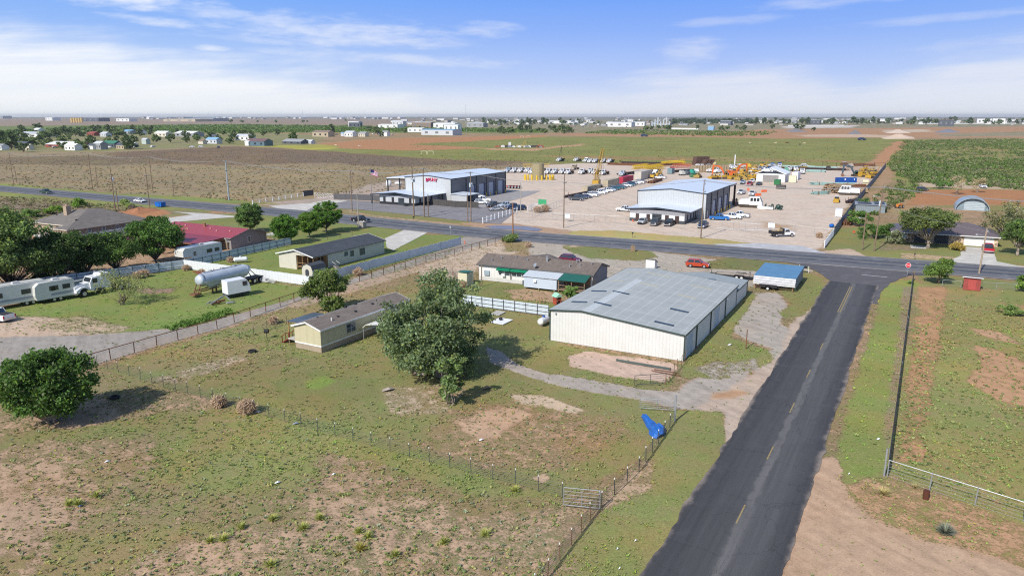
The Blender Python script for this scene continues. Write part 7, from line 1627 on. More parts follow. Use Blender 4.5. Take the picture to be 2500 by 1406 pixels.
o0 = Tp[0][0]; o = MB().add([(v[0] - o0[0], v[1] - o0[1], v[2]) for v in V], Fq).build('tarp', mat('tarp_blue', (.02, .12, .42), .45, var=.25, sc=2, spec=.5)); o.location = (*o0, 0); tag(o, 'crumpled bright blue tarp blown against the roadside wire fence', 'tarp'); md_ = o.modifiers.new('thick', 'SOLIDIFY'); md_.thickness = .02
# litter and small yard things
def litter(px, py, s, m_, label, name='scrap', h=.12, rz=20, cat='scrap'):
    s *= .72; t = MB().add([(-s, -.4 * s, .02), (s * .2, -.6 * s, h), (s, .1 * s, .03), (.3 * s, .6 * s, h * .8), (-.7 * s, .5 * s, .02), (0, 0, h * 1.5)], [(0, 1, 5), (1, 2, 5), (2, 3, 5), (3, 4, 5), (4, 0, 5)]).build(name, m_); t.location = (*G(px, py), 0); t.rotation_euler = (0, 0, R(rz)); return tag(t, label, cat)
lw = mat('litter_white', (.75, .76, .78), .6)
litter(815, 1158, .28, lw, 'white plastic bag in the field below the wire fence'); litter(678, 1178, .38, lw, 'flat white scrap in the field left of the plastic bag'); litter(722, 1034, .5, mat('litter_silver', (.6, .63, .68), .3, .5), 'silvery sheet caught under the T-post fence'); litter(262, 1127, .35, lw, 'small white scrap in the left part of the field')
litter(1188, 960 - 12 + 0, .9, wood, 'grey fallen branch on the ground right of the big tree', 'branch', .25, cat='branch'); litter(948, 952, 1.1, mat('dry_branch', (.36, .30, .26), .9), 'pale heap of dead branches below the big tree', 'branch', .25, cat='branch'); litter(1175, 1074, .4, lw, 'pale torn sheet in the bare dirt patch'); litter(630, 1006, .6, mat('pale_rag', (.6, .52, .45), .8), 'pale rag beside the tumbleweed at the wire fence')
litter(1552, 1320, .16, lw, 'white paper scrap on the road verge near the bottom'); litter(1508, 1340, .14, lw, 'tiny white scrap left of the paper on the verge'); litter(1513, 1388, .14, lw, 'tiny white scrap at the bottom of the verge'); litter(2145, 1072, .3, lw, 'white litter beside the east fence'); litter(2073, 1157, .14, lw, 'tiny white cup on the east verge'); litter(196, 1236, .2, mat('litter_blue', (.02, .2, .5), .5), 'tiny blue scrap beside a yellow-green clump'); litter(1782, 842, .5, lw, 'white board lying in the grass beside the barn')
wbd = thing('white_board', 'flat white sheet with a black cooker lying on the back yard grass', 'sheet', G(1224, 785), 60); MB().box(-1.5, -1.2, .05, 1.5, 1.2, .12).build('sheet', lw, wbd); MB().ball((.3, .3, .35), (.35, .3, .25), 10).build('cooker', black, wbd)
cv = MB().box(-1.2, -.8, .02, 1.2, .8, .1).build('concrete_pad', conc); cv.location = (*G(1216, 765), 0); cv.rotation_euler = (0, 0, R(65)); tag(cv, 'small grey concrete lid above the white sheet', 'pad')
bm = MB().bar((0, 0, .15), (6.2, -3.4, .15), .22).build('steel_beam', mat('green_steel', (.10, .13, .12), .5, .3)); bm.location = (*G(1504, 881), 0); tag(bm, 'long dark green beam lying on the pink caliche pad', 'beam')
bm = MB().bar((0, 0, .1), (3.2, -1.9, .1), .08).bar((.4, .5, .1), (3.1, -.9, .1), .08).build('pipe', rust); bm.location = (*G(1590, 906), 0); tag(bm, 'thin rusty pipes beside the green beam on the pink pad', 'pipe')
cn1 = MB().cyl((0, 0, 0), (0, 0, .75), .24, 12).build('rusty_can', mat('dark_rust', (.10, .035, .02), .7)); cn1.location = (*G(2260, 1217), 0); tag(cn1, 'small dark rusty can standing on the dirt below the fence', 'can')
def tireobj(px, py, label):
    b = MB(); n = 14; pr = [(.34, .0), (.5, .02), (.56, .14), (.5, .26), (.34, .28), (.30, .14)]
    V = []; Fq = []
    for i in range(n):
        a = math.tau * i / n
        for r, z in pr: V.append((r * math.cos(a), r * math.sin(a), z))
    m = len(pr)
    for i in range(n):
        for j in range(m): Fq.append((i * m + j, ((i + 1) % n) * m + j, ((i + 1) % n) * m + (j + 1) % m, i * m + (j + 1) % m))
    o = b.add(V, Fq).build('loose_tire', tyre); o.location = (*G(px, py), 0); tag(o, label, 'tire')
tireobj(616, 859, 'black tire lying in the grass left of the tan mobile home'); tireobj(280, 972, 'black tire in the shadow of the dark front field tree')
bnc = thing('smoker_grill', 'small black grill on a stand in the screened yard', 'grill', G(652, 826)); MB().cyl((0, 0, 0), (0, 0, .9), .05, 6).cyl((-.3, 0, 1.05), (.3, 0, 1.05), .28, 10).build('grill', black, bnc)
MB_ = thing('water_tub', 'dark round tub beside the pale blue side room', 'tub', G(1283, 694)); MB().cyl((0, 0, 0), (0, 0, .8), .6, 14).build('tub', mat('tub_grey', (.12, .13, .15), .6), MB_)
hp = thing('heat_pump', 'white heat pump unit on the ground by the green awnings', 'heat pump', G(1243, 686), 65); MB().box(-.3, -.45, .15, .3, .45, .95).build('case', lampm, hp); MB().cyl((-.31, 0, .55), (-.33, 0, .55), .3, 14).build('fan', black, hp)
sgn = thing('swing_frame', 'small wooden A-frame in the bare back yard', 'frame', G(1322, 742), 30); MB().bar((-.5, 0, 0), (0, 0, 1.1), .08).bar((.5, 0, 0), (0, 0, 1.1), .08).bar((-.5, .9, 0), (0, .9, 1.1), .08).bar((.5, .9, 0), (0, .9, 1.1), .08).bar((0, 0, 1.1), (0, .9, 1.1), .08).build('frame', mat('light_wood', (.40, .25, .14), .8), sgn)
tb_ = thing('toy_slide', 'child play stand with a pale green top beside the barn roof corner', 'toy', G(1360, 742), 30); MB().box(-.5, -.5, .0, -.4, .5, 1.3).box(.4, -.5, 0, .5, .5, 1.3).box(-.5, -.5, .7, .5, .5, .8).build('frame', mat('toy_red', (.4, .08, .05), .6), tb_); MB().ext([(-.7, 1.3), (.7, 1.3), (0, 1.9)], 'y', -.7, .7).build('top', mat('toy_green', (.3, .55, .42), .5), tb_)
tp2 = MB().cyl((0, 0, 0), (0, 0, .7), .16, 10, .10).build('traffic_cone', mat('cone_orange', (.75, .12, .02), .5)); tp2.location = (*G(1545, 541), 0); tag(tp2, 'orange traffic cone at the office corner', 'cone')
tp3 = MB().cyl((0, 0, 0), (0, 0, .9), .1, 8, .08).build('marker_post', mat('cone_orange')); tp3.location = (*G(1135, 596), 0); tag(tp3, 'short orange marker post at the end of the pale blue fence', 'marker')

# ---------------------------------------------------------------- equipment yard
def container(xy, rz, L, m_, label, H=2.6, W2=2.44, name='container', cat='container'):
    t = thing(name, label, cat, xy, rz); MB().box(0, 0, .1, L, W2, H).build('box', m_, t)
    MB().box(-.06, .06, .2, -.01, W2 / 2 - .04, H - .1).build('door', m_, t); MB().box(-.06, W2 / 2 + .04, .2, -.01, W2 - .06, H - .1).build('door', m_, t)
    f = MB()
    for x_ in (-.03, L - .1):
        for y_ in (-.03, W2 - .1): f.box(x_, y_, .0, x_ + .13, y_ + .13, H + .03)
    f.build('corner_post', m_, t); return t
tanc = mat('container_tan', (.44, .38, .27), .6, var=.08, pat='ribxy', k=3, dirt=.15); pinkc = mat('container_red', (.42, .035, .07), .55, var=.1, pat='ribxy', k=3); bluc = mat('container_blue', (.01, .07, .30), .55, var=.1, pat='ribxy', k=3)
container(G(1434, 472), 61.5, 14, tanc, 'nearest tan container behind the car row'); container(G(1484, 457), 61.5, 14, tanc, 'second tan container with an open top hatch behind the car row', 2.9); container(G(1521, 449), 61.5, 14, pinkc, 'bright pinkish red container between the tan ones', 2.9); container(G(1565, 440), 61.5, 17, mat('container_pale', (.50, .46, .40), .6, pat='ribxy', k=3), 'pale tall container beyond the red container', 4.0, 3.4)
cc = container(G(2044, 446), 0, 9, bluc, 'bright blue container lying along the east side of the yard', 2.2); MB().box(3.3, -.03, 1.2, 3.9, -.005, 1.8).box(7.7, -.03, 1.1, 8.0, -.005, 1.9).build('marking', lw, cc)
container(G(1947, 440), 61.5, 9, mat('box_white', (.72, .73, .75), .5), 'white box trailer right of the big tent', 3.6, 2.6, 'box_trailer', 'trailer'); container(G(1888, 442), 61.5, 5, mat('box_grey', (.20, .22, .25), .6, pat='ribxy', k=3), 'grey container left of the white tent', 2.9); container(G(1903, 452), 61.5, 3.4, mat('box_green', (.03, .16, .06), .5), 'green machine box in front of the white tent', 2.3)
container(G(1916, 462), 61.5, 3, mat('box_dark', (.09, .08, .07), .7), 'dark open skip standing alone on the pale yard', 1.5, 3.6, 'skip', 'skip'); container(G(1640, 425), 61.5, 5, mat('box_teal', (.16, .24, .26), .6), 'grey-green container beyond the yellow sections', 2.8); container(G(2055, 531), 66, 3.6, mat('box_white'), 'small white box trailer against the dark east fence', 2.4, 1.9, 'box_trailer', 'trailer')
tn = thing('storage_tent', 'big white peaked storage tent in the equipment yard', 'tent', G(1916, 446), 61.5)
tw_ = mat('tent_white', (.74, .76, .79), .5, var=.04)
MB().box(.1, .1, 0, 14, 13, 3.8).build('wall', mat('tent_wall', (.66, .67, .66), .6), tn); MB().ext([(-.4, 3.6), (6.6, 6.4), (13.6, 3.6), (13.6, 3.9), (6.6, 6.7), (-.4, 3.9)], 'x', -.4, 14.5).build('roof', tw_, tn); MB().box(-.02, 3, .1, .08, 10, 3.2).build('opening', mat('tent_shade', (.25, .24, .23), .8), tn)
tn2 = container(G(1925, 446), -28.5, 3.2, mat('panel_cream', (.62, .58, .42), .6), 'cream panelled box at the tent corner', 3.2, 2.2, 'storage_box', 'box')


def tracks(par, L, W_, h, w, z=0, col=None):
    for s_ in (-1, 1): MB().ext([(-L / 2, h * .5), (-L / 2 + h * .4, .02), (L / 2 - h * .4, .02), (L / 2, h * .5), (L / 2 - h * .4, h), (-L / 2 + h * .4, h)], 'y', s_ * W_ / 2 - w / 2, s_ * W_ / 2 + w / 2).build('track', col or mat('track_steel', (.07, .055, .045), .8, var=.3), par)


def make_dozer(c):
    t = thing('bulldozer', '', 'bulldozer'); m_ = mat('machine_' + c, {'yellow': (.50, .30, .035), 'rusty': (.36, .25, .07), 'green': (.05, .18, .08), 'orange': (.62, .13, .03)}[c], .5, var=.2, sc=2, dirt=.3)
    tracks(t, 3.6, 2.0, .95, .5); MB().ext([(-1.6, .7), (-1.6, 1.6), (-.2, 1.6), (-.1, 1.8), (1.7, 1.65), (1.8, .7)], 'y', -.7, .7).build('hull', m_, t)
    MB().box(2.2, -1.6, .15, 2.4, 1.6, 1.35).bar((1.0, -.9, .6), (2.2, -1.1, .6), .18).bar((1.0, .9, .6), (2.2, 1.1, .6), .18).build('blade', m_, t)
    b = MB(); b.box(-1.5, -.75, 2.75, .1, .75, 2.9)
    for x_ in (-1.4, 0): b.box(x_ - .05, -.7, 1.6, x_ + .05, -.6, 2.75).box(x_ - .05, .6, 1.6, x_ + .05, .7, 2.75)
    b.build('canopy', m_, t); MB().box(-1.1, -.3, 1.5, -.6, .3, 2.1).build('seat', black, t); MB().cyl((.9, .2, 1.7), (.9, .2, 2.4), .07, 6).build('exhaust', black, t)
    return Proto(t)


def make_pipelayer():
    t = thing('pipelayer', '', 'machine'); m_ = mat('machine_yellow'); tracks(t, 3.8, 2.2, 1.0, .5)
    MB().ext([(-1.7, .7), (-1.7, 1.8), (-.4, 1.9), (1.8, 1.7), (1.9, .7)], 'y', -.8, .8).build('hull', m_, t); MB().bar((-.8, 1.4, .8), (.3, 3.2, 4.8), .16).bar((.9, 1.4, .8), (.3, 3.2, 4.8), .16).bar((-.2, 1.8, 1.9), (.6, 1.8, 1.9), .1).build('boom', m_, t)
    MB().box(-1.2, -1.5, .9, .8, -.9, 1.9).build('counterweight', m_, t); MB().box(-1.4, -.5, 1.8, -.5, .5, 2.8).build('cab', glass, t); return Proto(t)


def make_excavator(c, boomc):
    t = thing('excavator', '', 'excavator'); m_ = mat('machine_' + c); bm_ = mat('boom_' + boomc, {'grey': (.07, .10, .13), 'orange': (.62, .13, .03)}[boomc], .5, var=.1)
    tracks(t, 5.0, 2.9, 1.0, .6); MB().box(-3.0, -1.4, 1.1, 1.6, 1.4, 2.3).ext([(-3.2, 1.1), (-3.2, 2.5), (-2.4, 2.7), (-2.2, 1.1)], 'y', -1.4, 1.4).build('hull', m_, t)
    MB().ext([(.2, 1.2), (.2, 3.1), (1.5, 3.1), (1.8, 2.2), (1.8, 1.2)], 'y', .4, 1.4).build('cab', mat('cab_dark', (.05, .09, .09), .3), t)
    MB().ext([(1.2, 1.6), (3.2, 5.2), (5.2, 6.0), (7.2, 5.7), (7.3, 5.2), (5.3, 5.3), (3.8, 4.6), (2.0, 1.5)], 'y', -.25, .25).build('boom', bm_, t)
    MB().ext([(6.8, 6.2), (7.5, 6.3), (7.9, 2.0), (7.4, 1.2), (7.1, 2.2)], 'y', -.2, .2).build('arm', bm_, t)
    MB().ext([(7.2, 1.4), (7.8, 1.4), (8.2, .5), (7.4, .05), (6.7, .3), (6.9, .9)], 'y', -.7, .7).build('bucket', mat('bucket_rust', (.25, .13, .08), .7), t); return Proto(t)


dz = {c: make_dozer(c) for c in ('yellow', 'rusty', 'green')}; pl_ = make_pipelayer()
Y_ = [(1790, 438, 'yellow', 200), (1797, 433, 'yellow', 210), (1804, 440, 'rusty', 230), (1811, 435, 'yellow', 150), (1819, 439, 'rusty', 240), (1825, 432, 'rusty', 190), (1833, 436, 'yellow', 170), (1841, 440, 'yellow', 200), (1848, 437, 'yellow', 160), (1852, 431, 'yellow', 220), (1893, 443, 'yellow', 180), (1905, 441, 'yellow', 170), (1917, 440, 'yellow', 150), (1742, 438, 'yellow', 200), (1752, 437, 'yellow', 160), (1705, 434, 'rusty', 230), (1697, 433, 'green', 200), (1610, 430, 'yellow', 230), (2100, 425, 'rusty', 200), (2108, 432, 'yellow', 190), (2118, 428, 'rusty', 220), (2126, 435, 'yellow', 210), (2112, 417, 'yellow', 200), (2128, 420, 'rusty', 150)]
for i, (x, y, c, rz) in enumerate(Y_):
    zone = 'of the yellow machine cluster behind the grey warehouse' if x < 1870 and x > 1735 else 'under the red frame before the white tent' if 1880 < x < 1930 else 'near the tan crate stacks' if x < 1720 else 'packed in the far east corner of the yard'
    dz[c].put(G(x, y), rz, f'{c} bulldozer, {ORD[i % 18]} {zone}', 'bulldozers parked about the yard')
for i, (x, y, rz) in enumerate([(1595, 436, 240), (1604, 432, 250), (1772, 437, 170), (1815, 428, 210), (1862, 408, 240), (2134, 428, 200)]): pl_.put(G(x, y), rz, f'yellow side boom pipelayer, {ORD[i]} from the left of the yard', 'side boom machines in the yard')
make_excavator('yellow', 'grey').put(G(2092, 431), 180, 'yellow excavator with a tall dark grey boom at the east side')
oe = make_excavator('orange' if 'machine_orange' in MATS else 'yellow', 'orange') if False else None
_ = mat('machine_orange', (.62, .13, .03), .5, var=.12)
oex = make_excavator('orange', 'orange'); oex.put(G(1776, 433), 170, 'bright orange excavator behind the yellow machine cluster'); oex.put(G(1790, 428), 10, 'second orange excavator facing the other way behind the cluster')


def make_cabmachine():
    """long white cab on crawler tracks with engine box"""
    t = thing('crawler_machine', '', 'machine'); tracks(t, 7.2, 2.4, .9, .7)
    MB().ext([(-3.8, 1.0), (-3.8, 2.3), (-3.2, 2.7), (-.4, 2.9), (-.4, 1.0)], 'y', -1.3, 1.3).ext([(-.35, .9), (-.35, 3.6), (2.9, 3.6), (3.8, 1.7), (3.9, .9)], 'y', -1.35, 1.35).build('body', mat('machine_white', (.74, .75, .74), .45, var=.05), t)
    for s_ in (-1, 1):
        for x_ in (0, 1.05, 2.1): MB().box(x_, s_ * 1.35, 2.2, x_ + .8, s_ * 1.38, 3.3).build('window', glass, t)
    MB().slab([(2.98, -1.1, 3.5), (2.98, 1.1, 3.5), (3.72, 1.1, 1.95), (3.72, -1.1, 1.95)], -.04).build('windshield', glass, t); return Proto(t)
cmx = make_cabmachine(); cmx.put(G(1832, 506), -25, 'white crawler machine with a three window cab by the dark column'); cmx.put(G(2073, 476), 150, 'white crawler machine with a rounded hood beside the log pile')
att = thing('machine_attachment', 'white and dark green machine attachment on the ground right of the white crawler', 'attachment', G(1868, 511), -25)
MB().ext([(-2.2, .1), (-2.6, .9), (-1.4, 1.6), (-.8, 1.0), (2.6, .8), (2.6, .1)], 'y', -1.0, -.2).build('frame', mat('machine_white'), att)
b = MB(); rn = random.Random(5)
for k in range(26): x_, y_ = rn.uniform(-.8, 5.2), rn.uniform(-.2, 1.8); b.bar((x_, y_, .1), (x_ + rn.uniform(-.5, .9), y_ + rn.uniform(-.5, .5), rn.uniform(.7, 1.9)), .28, .2)
b.build('jaws', mat('deep_green', (.03, .075, .06), .5), att)
sk = thing('skid_steer', 'yellow and black skid loader with a white roof panel on the pale yard', 'loader', G(2042, 494), 240)
MB().box(-1.3, -.7, .5, .9, .7, 1.3).build('body', mat('machine_yellow'), sk); MB().box(-.6, -.6, 1.3, .6, .6, 2.1).build('cab', black, sk); MB().box(-.7, -.65, 2.1, .7, .65, 2.2).build('roof', lw, sk); MB().bar((-1, -.85, 1.5), (1.5, -.85, .6), .2).bar((-1, .85, 1.5), (1.5, .85, .6), .2).box(1.4, -.95, .1, 2.0, .95, .7).build('loader_arm', mat('machine_yellow'), sk)
for x_ in (-.8, .6):
    for s_ in (-1, 1): wheel(.42, .32, sk, x_, s_ * .95, rim=mat('machine_yellow'))
ht_ = thing('pale_truck', 'cream off-road truck against the east fence behind the blue container', 'truck', G(2112, 455), 245)
MB().box(-2.2, -1.2, .8, 2.2, 1.2, 2.0).ext([(.6, 2.0), (.6, 3.0), (2.0, 3.0), (2.5, 1.9)], 'y', -1.15, 1.15).build('body', mat('machine_cream', (.55, .49, .33), .6, var=.1), ht_); MB().box(1.2, -1.18, 2.2, 1.9, 1.18, 2.8).build('windows', glass, ht_)
for x_ in (1.5, -1.3):
    for s_ in (-1, 1): wheel(.55, .4, ht_, x_, s_ * 1.1)
# crane with lattice boom
cr = thing('crawler_crane', 'yellow lattice boom crane standing behind the containers', 'crane', G(1456, 457), 75)
tracks(cr, 5.5, 3.6, 1.2, .8); MB().box(-3, -1.5, 1.3, 2.2, 1.5, 3.2).build('house', mat('machine_rusty'), cr); MB().box(-3.4, -1.2, 1.2, -3.0, 1.2, 3.0).build('counterweight', mat('machine_yellow'), cr)


def lattice(b, p, q, w0, w1, n, r=.07):
    p, q = Vector(p), Vector(q); d = (q - p).normalized(); u = d.cross(Vector((0, 0, 1)));
    if u.length < .05: u = Vector((1, 0, 0))
    u.normalize(); v = d.cross(u); cs_ = []
    for i in range(n + 1):
        c = p + (q - p) * i / n; w = w0 + (w1 - w0) * (i / n); cs_.append([c + u * a * w / 2 + v * e * w / 2 for a, e in ((-1, -1), (1, -1), (1, 1), (-1, 1))])
    for k in range(4): b.cyl(cs_[0][k], cs_[-1][k], r, 4)
    for i in range(n):
        for k in range(4): b.cyl(cs_[i][k], cs_[i + 1][(k + 1) % 4], r * .6, 3, cap=False)
    return b


lattice(MB(), (1.5, 0, 2.6), (5.6, -1.6, 16.2), 1.5, 1.0, 14, .10).build('boom', mat('machine_yellow'), cr); lattice(MB(), (-.5, 0, 3), (-1.5, .3, 8), 1.6, 1.0, 5, .10).build('mast', mat('machine_yellow'), cr)
b = MB().path([(-1.5, .3, 8), (5.6, -1.6, 16.2)], [.04, .04], 4); b.path([(5.6, -1.6, 16), (6.6, -2.0, 5)], [.04, .04], 4); b.build('cable', black, cr)
# A-frame poles on the far truck
af = thing('gin_poles', 'tall dark A-frame poles rising behind the leftmost rear truck', 'poles', G(1366, 393), 61); MB().cyl((0, -.9, 1), (3.2, 0, 10), .12, 6).cyl((0, .9, 1), (3.2, 0, 10), .12, 6).build('pole', black, af)
def stack(name, label, xy, rz, n, L, W_, r, m_, hmax, seed, cat='stack', jit=0.):
    t = thing(name, label, cat, xy, rz); rn = random.Random(seed); b = MB(); k = 0; z = r; row = max(1, int(W_ / (2 * r)))
    while k < n and z < hmax:
        for i in range(row):
            if k >= n: break
            y0 = -W_ / 2 + (i + .5) * W_ / row; dx = rn.uniform(-.06, .06) * L; b.cyl((-L / 2 + dx, y0 + rn.uniform(-jit, jit), z + rn.uniform(0, jit)), (L / 2 + dx, y0 + rn.uniform(-jit, jit), z + rn.uniform(0, jit)), r, 6); k += 1
        z += 2 * r
    b.build('load', m_, t)
    for x_ in (-L / 3, L / 3):
        for y_ in (-W_ / 2 - .3, W_ / 2 + .15): MB().box(x_ - .1, y_, 0, x_ + .1, y_ + .15, hmax).build('stake', rust, t)
    return t
logm = mat('timber', (.33, .24, .15), .9, var=.35, sc=3)
stack('timber_pile', 'big jumbled pile of brown timber skids behind the white crawler', G(2046, 470), 30, 60, 9, 8, .3, logm, 3.2, 1, 'pile', .5); stack('timber_pile', 'lower heap of timber behind the crawler hood by the east fence', G(2092, 470), -20, 30, 7, 6, .25, logm, 2.0, 2, 'pile', .5)
gpm = mat('green_pipe', (.30, .45, .42), .5, var=.15); 
for i, (x, y, L, rz, m_, lb_) in enumerate([(2032, 452, 18, -10, gpm, 'pale green pipes on a rack before the blue container'), (2068, 456, 16, -10, rust, 'rusty pipes right of the pale green ones'), (1925, 409, 30, -22, gpm, 'long pale green pipe rack at the back of the yard'), (1975, 411, 30, -22, gpm, 'second long green pipe rack at the back of the yard'), (2000, 415, 28, -22, dpipe, 'dark pipe rack below the green racks'), (1950, 414, 26, -22, dpipe, 'dark pipe rack behind the white tent'), (1985, 420, 12, -22, gpm, 'short pale green pipe bundle on the ground'), (2002, 474, 7, 20, gpm, 'grey-green sheets at the left end of the timber pile'),
                                           (1420, 476, 24, 58, dpipe, 'dark pipe trailer between the car row and nearest container'), (1548, 404, 34, -24, rust, 'long rusty pipe stack at the left back of the yard'), (1575, 400, 30, -20, dpipe, 'dark pipe stack above the rusty one'), (1600, 444, 18, 65, rust, 'brown pipe load behind the long car row'), (1625, 404, 26, 30, rust, 'rusty pipes leaning right of the rear stack'), (1545, 424, 26, 50, dpipe, 'dark trailer of pipes right of the middle truck row'), (1575, 422, 28, 50, dpipe, 'second dark trailer of pipes right of the middle truck row'), (1680, 418, 24, 40, dpipe, 'dark steel heap before the crate stacks'), (2080, 494, 8, 55, dpipe, 'dark planks against the east fence'), (2068, 545, 9, 60, rust, 'rusty pipes lying at the foot of the east fence'), (2082, 403, 14, -18, rust, 'rusty beams below the back yard fence'), (2110, 405, 12, -10, rust, 'rust red rack in the far east corner')]):
    stack('pipe_stack', lb_, G(x, y), rz, 14, L, 3.0, .22, m_, 1.5, i + 10)
# yellow lattice boom sections lying about
for i, (x, y, L, rz, k_, lb_) in enumerate([(1310, 408, 16, -10, 1, 'orange-yellow lattice boom sections lying at the left fence'), (1560, 412, 14, 40, 3, 'heap of yellow lattice boom sections beyond the containers'), (1595, 414, 18, 45, 4, 'largest heap of yellow lattice boom sections'), (1640, 403, 18, 20, 4, 'upper heap of yellow boom sections at the back'), (1662, 410, 12, 10, 2, 'red and white boom sections right of the yellow heap')]):
    t = thing('boom_sections', lb_, 'boom sections', G(x, y), rz)
    for q in range(k_): lattice(MB(), (-L / 2 + q, q * 1.4 - 2, .9 + .5 * (q % 2)), (L / 2 + q * .5, q * 1.5 - 2, 1.2 + .8 * (q % 2)), 1.4, 1.4, 9, .09).build('section', mat('boom_yellow', (.62, .42, .03), .5, var=.15) if i < 4 else mat('section_red', (.5, .12, .08), .5), t)
# crate / mat stacks
mtm = mat('timber_mat', (.30, .235, .155), .9, var=.25, sc=2, pat='ribz', k=3)
m0 = MB().box(-1.6, -1.2, 0, 1.6, 1.2, 3.9).box(-1.5, -1.3, .3, 1.5, 1.3, 3.6).build('mat_stack', mtm); pm_s = Proto(m0); m0['category'] = 'stack'
for i in range(13): pm_s.put(G(1693 + i * 6.6, 421 - .1 * i), -10, f'tall stack of brown timber mats, {ORD[i]} from the left of the mat row', 'stacks of timber mats in one row')
t_ = thing('steel_plates', 'tall rusty brown steel bins standing behind the mat stacks', 'bins', G(1697, 408), 20)
for k in range(5): MB().ext([(k * 1.9, 0), (k * 1.9 + 1.6, 0), (k * 1.9 + 2.6, 6.0), (k * 1.9 + .9, 6.0)], 'y', 0, 4).build('bin', mat('bin_rust', (.11, .065, .05), .8, var=.2, pat='ribxy', k=2), t_)
t_ = thing('steel_plates', 'second group of leaning rusty steel bins', 'bins', G(1712, 409), 10)
for k in range(3): MB().ext([(k * 2.2, 0), (k * 2.2 + 1.6, 0), (k * 2.2 + 4.6, 4.5), (k * 2.2 + 3.0, 4.5)], 'y', 0, 4).build('bin', mat('bin_rust'), t_)
tk2 = thing('storage_tank', 'tan upright round tank ringed by yellow posts in the pale yard', 'tank', G(1313, 438)); MB().cyl((0, 0, 0), (0, 0, 7.6), 3.0, 22).cyl((0, 0, 7.6), (0, 0, 7.8), 3.1, 22, 2.6).build('shell', mat('tank_tan', (.33, .28, .16), .6, var=.08, pat='ribxy', k=.5), tk2)
for k in range(18):
    a = math.tau * k / 18; bp = (G(1316, 439)[0] + 7.0 * math.cos(a), G(1316, 439)[1] + 4.2 * math.sin(a)); o = MB().cyl((0, 0, 0), (0, 0, 2.2), .42, 8).ball((0, 0, 2.2), (.42, .42, .2), 8).build('bollard', yel) if k == 0 else bl0.copy()
    if k == 0: bl0 = o
    else: COL.objects.link(o)
    o.location = (*bp, 0); tag(o, 'thick yellow post guarding the tan upright tank', 'bollard', 'yellow posts around the tan tank')
lt = thing('lowboy_trailer', 'red lowboy trailer with dark wheels protruding beyond the lettered warehouse', 'trailer', G(1248, 460), -17)
MB().box(-6, -1.2, .7, 4, 1.2, 1.0).build('deck', mat('trailer_red', (.38, .03, .05), .5), lt)
for x_ in (-.6, .8, 2.2, 3.6):
    for s_ in (-1, 1): wheel(.62, .4, lt, x_, s_ * 1.15)
for i, (x, y, rz) in enumerate([(1827, 465, 80), (1851, 478, 30), (1865, 469, 30)]):
    o = MB().ext([(-.35, 0), (.35, 0), (.15, .9), (-.15, .9)], 'x', -1.4, 1.4).build('barrier', mat('barrier_orange', (.75, .16, .06), .6)); o.location = (*G(x, y), 0); o.rotation_euler = (0, 0, R(rz)); tag(o, ['upright orange barrier left of the white pickup in the yard', 'orange water barrier touching the white pickup in the yard', 'orange water barrier farther from the white pickup in the yard'][i], 'barrier')
kb = thing('blue_boat', 'small bright blue covered boat-like tub at the east fence', 'tub', G(2030, 555), 60); MB().ball((0, 0, .5), (1.2, .7, .5), 12).build('hull', mat('bin_blue'), kb)
t_ = thing('steel_heap', 'dark heap of steel parts at the foot of the warehouse canopy column', 'scrap', G(1795, 503), 60); b = MB()
for k in range(30): x_, y_ = rn.uniform(-1.5, 5), rn.uniform(-2.5, 1); b.bar((x_, y_, 0), (x_ + rn.uniform(-.4, .6), y_ + rn.uniform(-.4, .4), rn.uniform(.8, 2.4)), .2)
b.build('parts', dpipe, t_)
for i, (x, y, c, lb_) in enumerate([(1722, 408, (.05, .05, .06), 'dark machine behind the mat stacks'), (1745, 406, (.50, .45, .25), 'cream machine behind the mat stacks'), (1785, 412, (.75, .75, .75), 'white low tank with a mast at the back of the yard'), (1805, 410, (.65, .6, .6), 'pale truck body behind the pipe racks'), (1665, 428, (.5, .5, .45), 'small pale compressor in the middle of the yard'), (1678, 427, (.10, .12, .14), 'dark generator cart in the middle of the yard'), (1690, 425, (.03, .3, .22), 'green pump cart before the mat stacks'), (1700, 424, (.65, .67, .68), 'white tank cart before the mat stacks'), (1600, 426, (.70, .72, .7), 'white flat roofed kiosk by the yellow machines'), (1640, 418, (.3, .05, .04), 'red frame beside the boom sections'), (1830, 410, (.55, .36, .05), 'yellow cab at the far cluster'), (1885, 408, (.02, .10, .40), 'blue tank left of the pipe racks'), (1903, 407, (.03, .05, .25), 'dark blue container by the pipe racks'), (1920, 420, (.12, .30, .22), 'green tarped stack behind the tent'), (2075, 409, (.4, .35, .3), 'brown crate near the excavator'), (2022, 416, (.06, .05, .05), 'small dark machine alone right of the pipe racks')]):
    t = thing('yard_machine', lb_, 'equipment', G(x, y), rn.uniform(0, 180)); m_ = mat('ym%d' % i, c, .6, var=.15); L = rn.uniform(2, 3.6)
    MB().ext([(-L / 2, .5), (-L / 2, 1.7), (-L / 6, 1.9), (-L / 6, 2.5), (L / 3, 2.5), (L / 2, 1.5), (L / 2, .5)], 'y', -1, 1).build('body', m_, t); MB().box(-L / 2, -1.1, .2, L / 2, 1.1, .5).build('base', black, t)
    for x_ in (-L / 3, L / 3):
        for s_ in (-1, 1): MB().cyl((x_, s_ * .9, .35), (x_, s_ * 1.2, .35), .35, 8).build('wheel', tyre, t)
mst = posts('thin white mast standing on the pale tank at the back of the yard', G(1793, 412), 8, .3, lw, name='mast')
t_ = thing('old_truck', 'orange rusty tractor in the weeds above the stone house', 'tractor', G(2195, 508), 30); MB().ext([(-1.2, .5), (-1.2, 1.3), (.2, 1.5), (1.3, 1.2), (1.3, .5)], 'y', -.5, .5).build('body', mat('tractor_orange', (.55, .2, .04), .7), t_)
for x_ in (-.9, 1.0):
    for s_ in (-1, 1): wheel(.5, .3, t_, x_, s_ * .7)
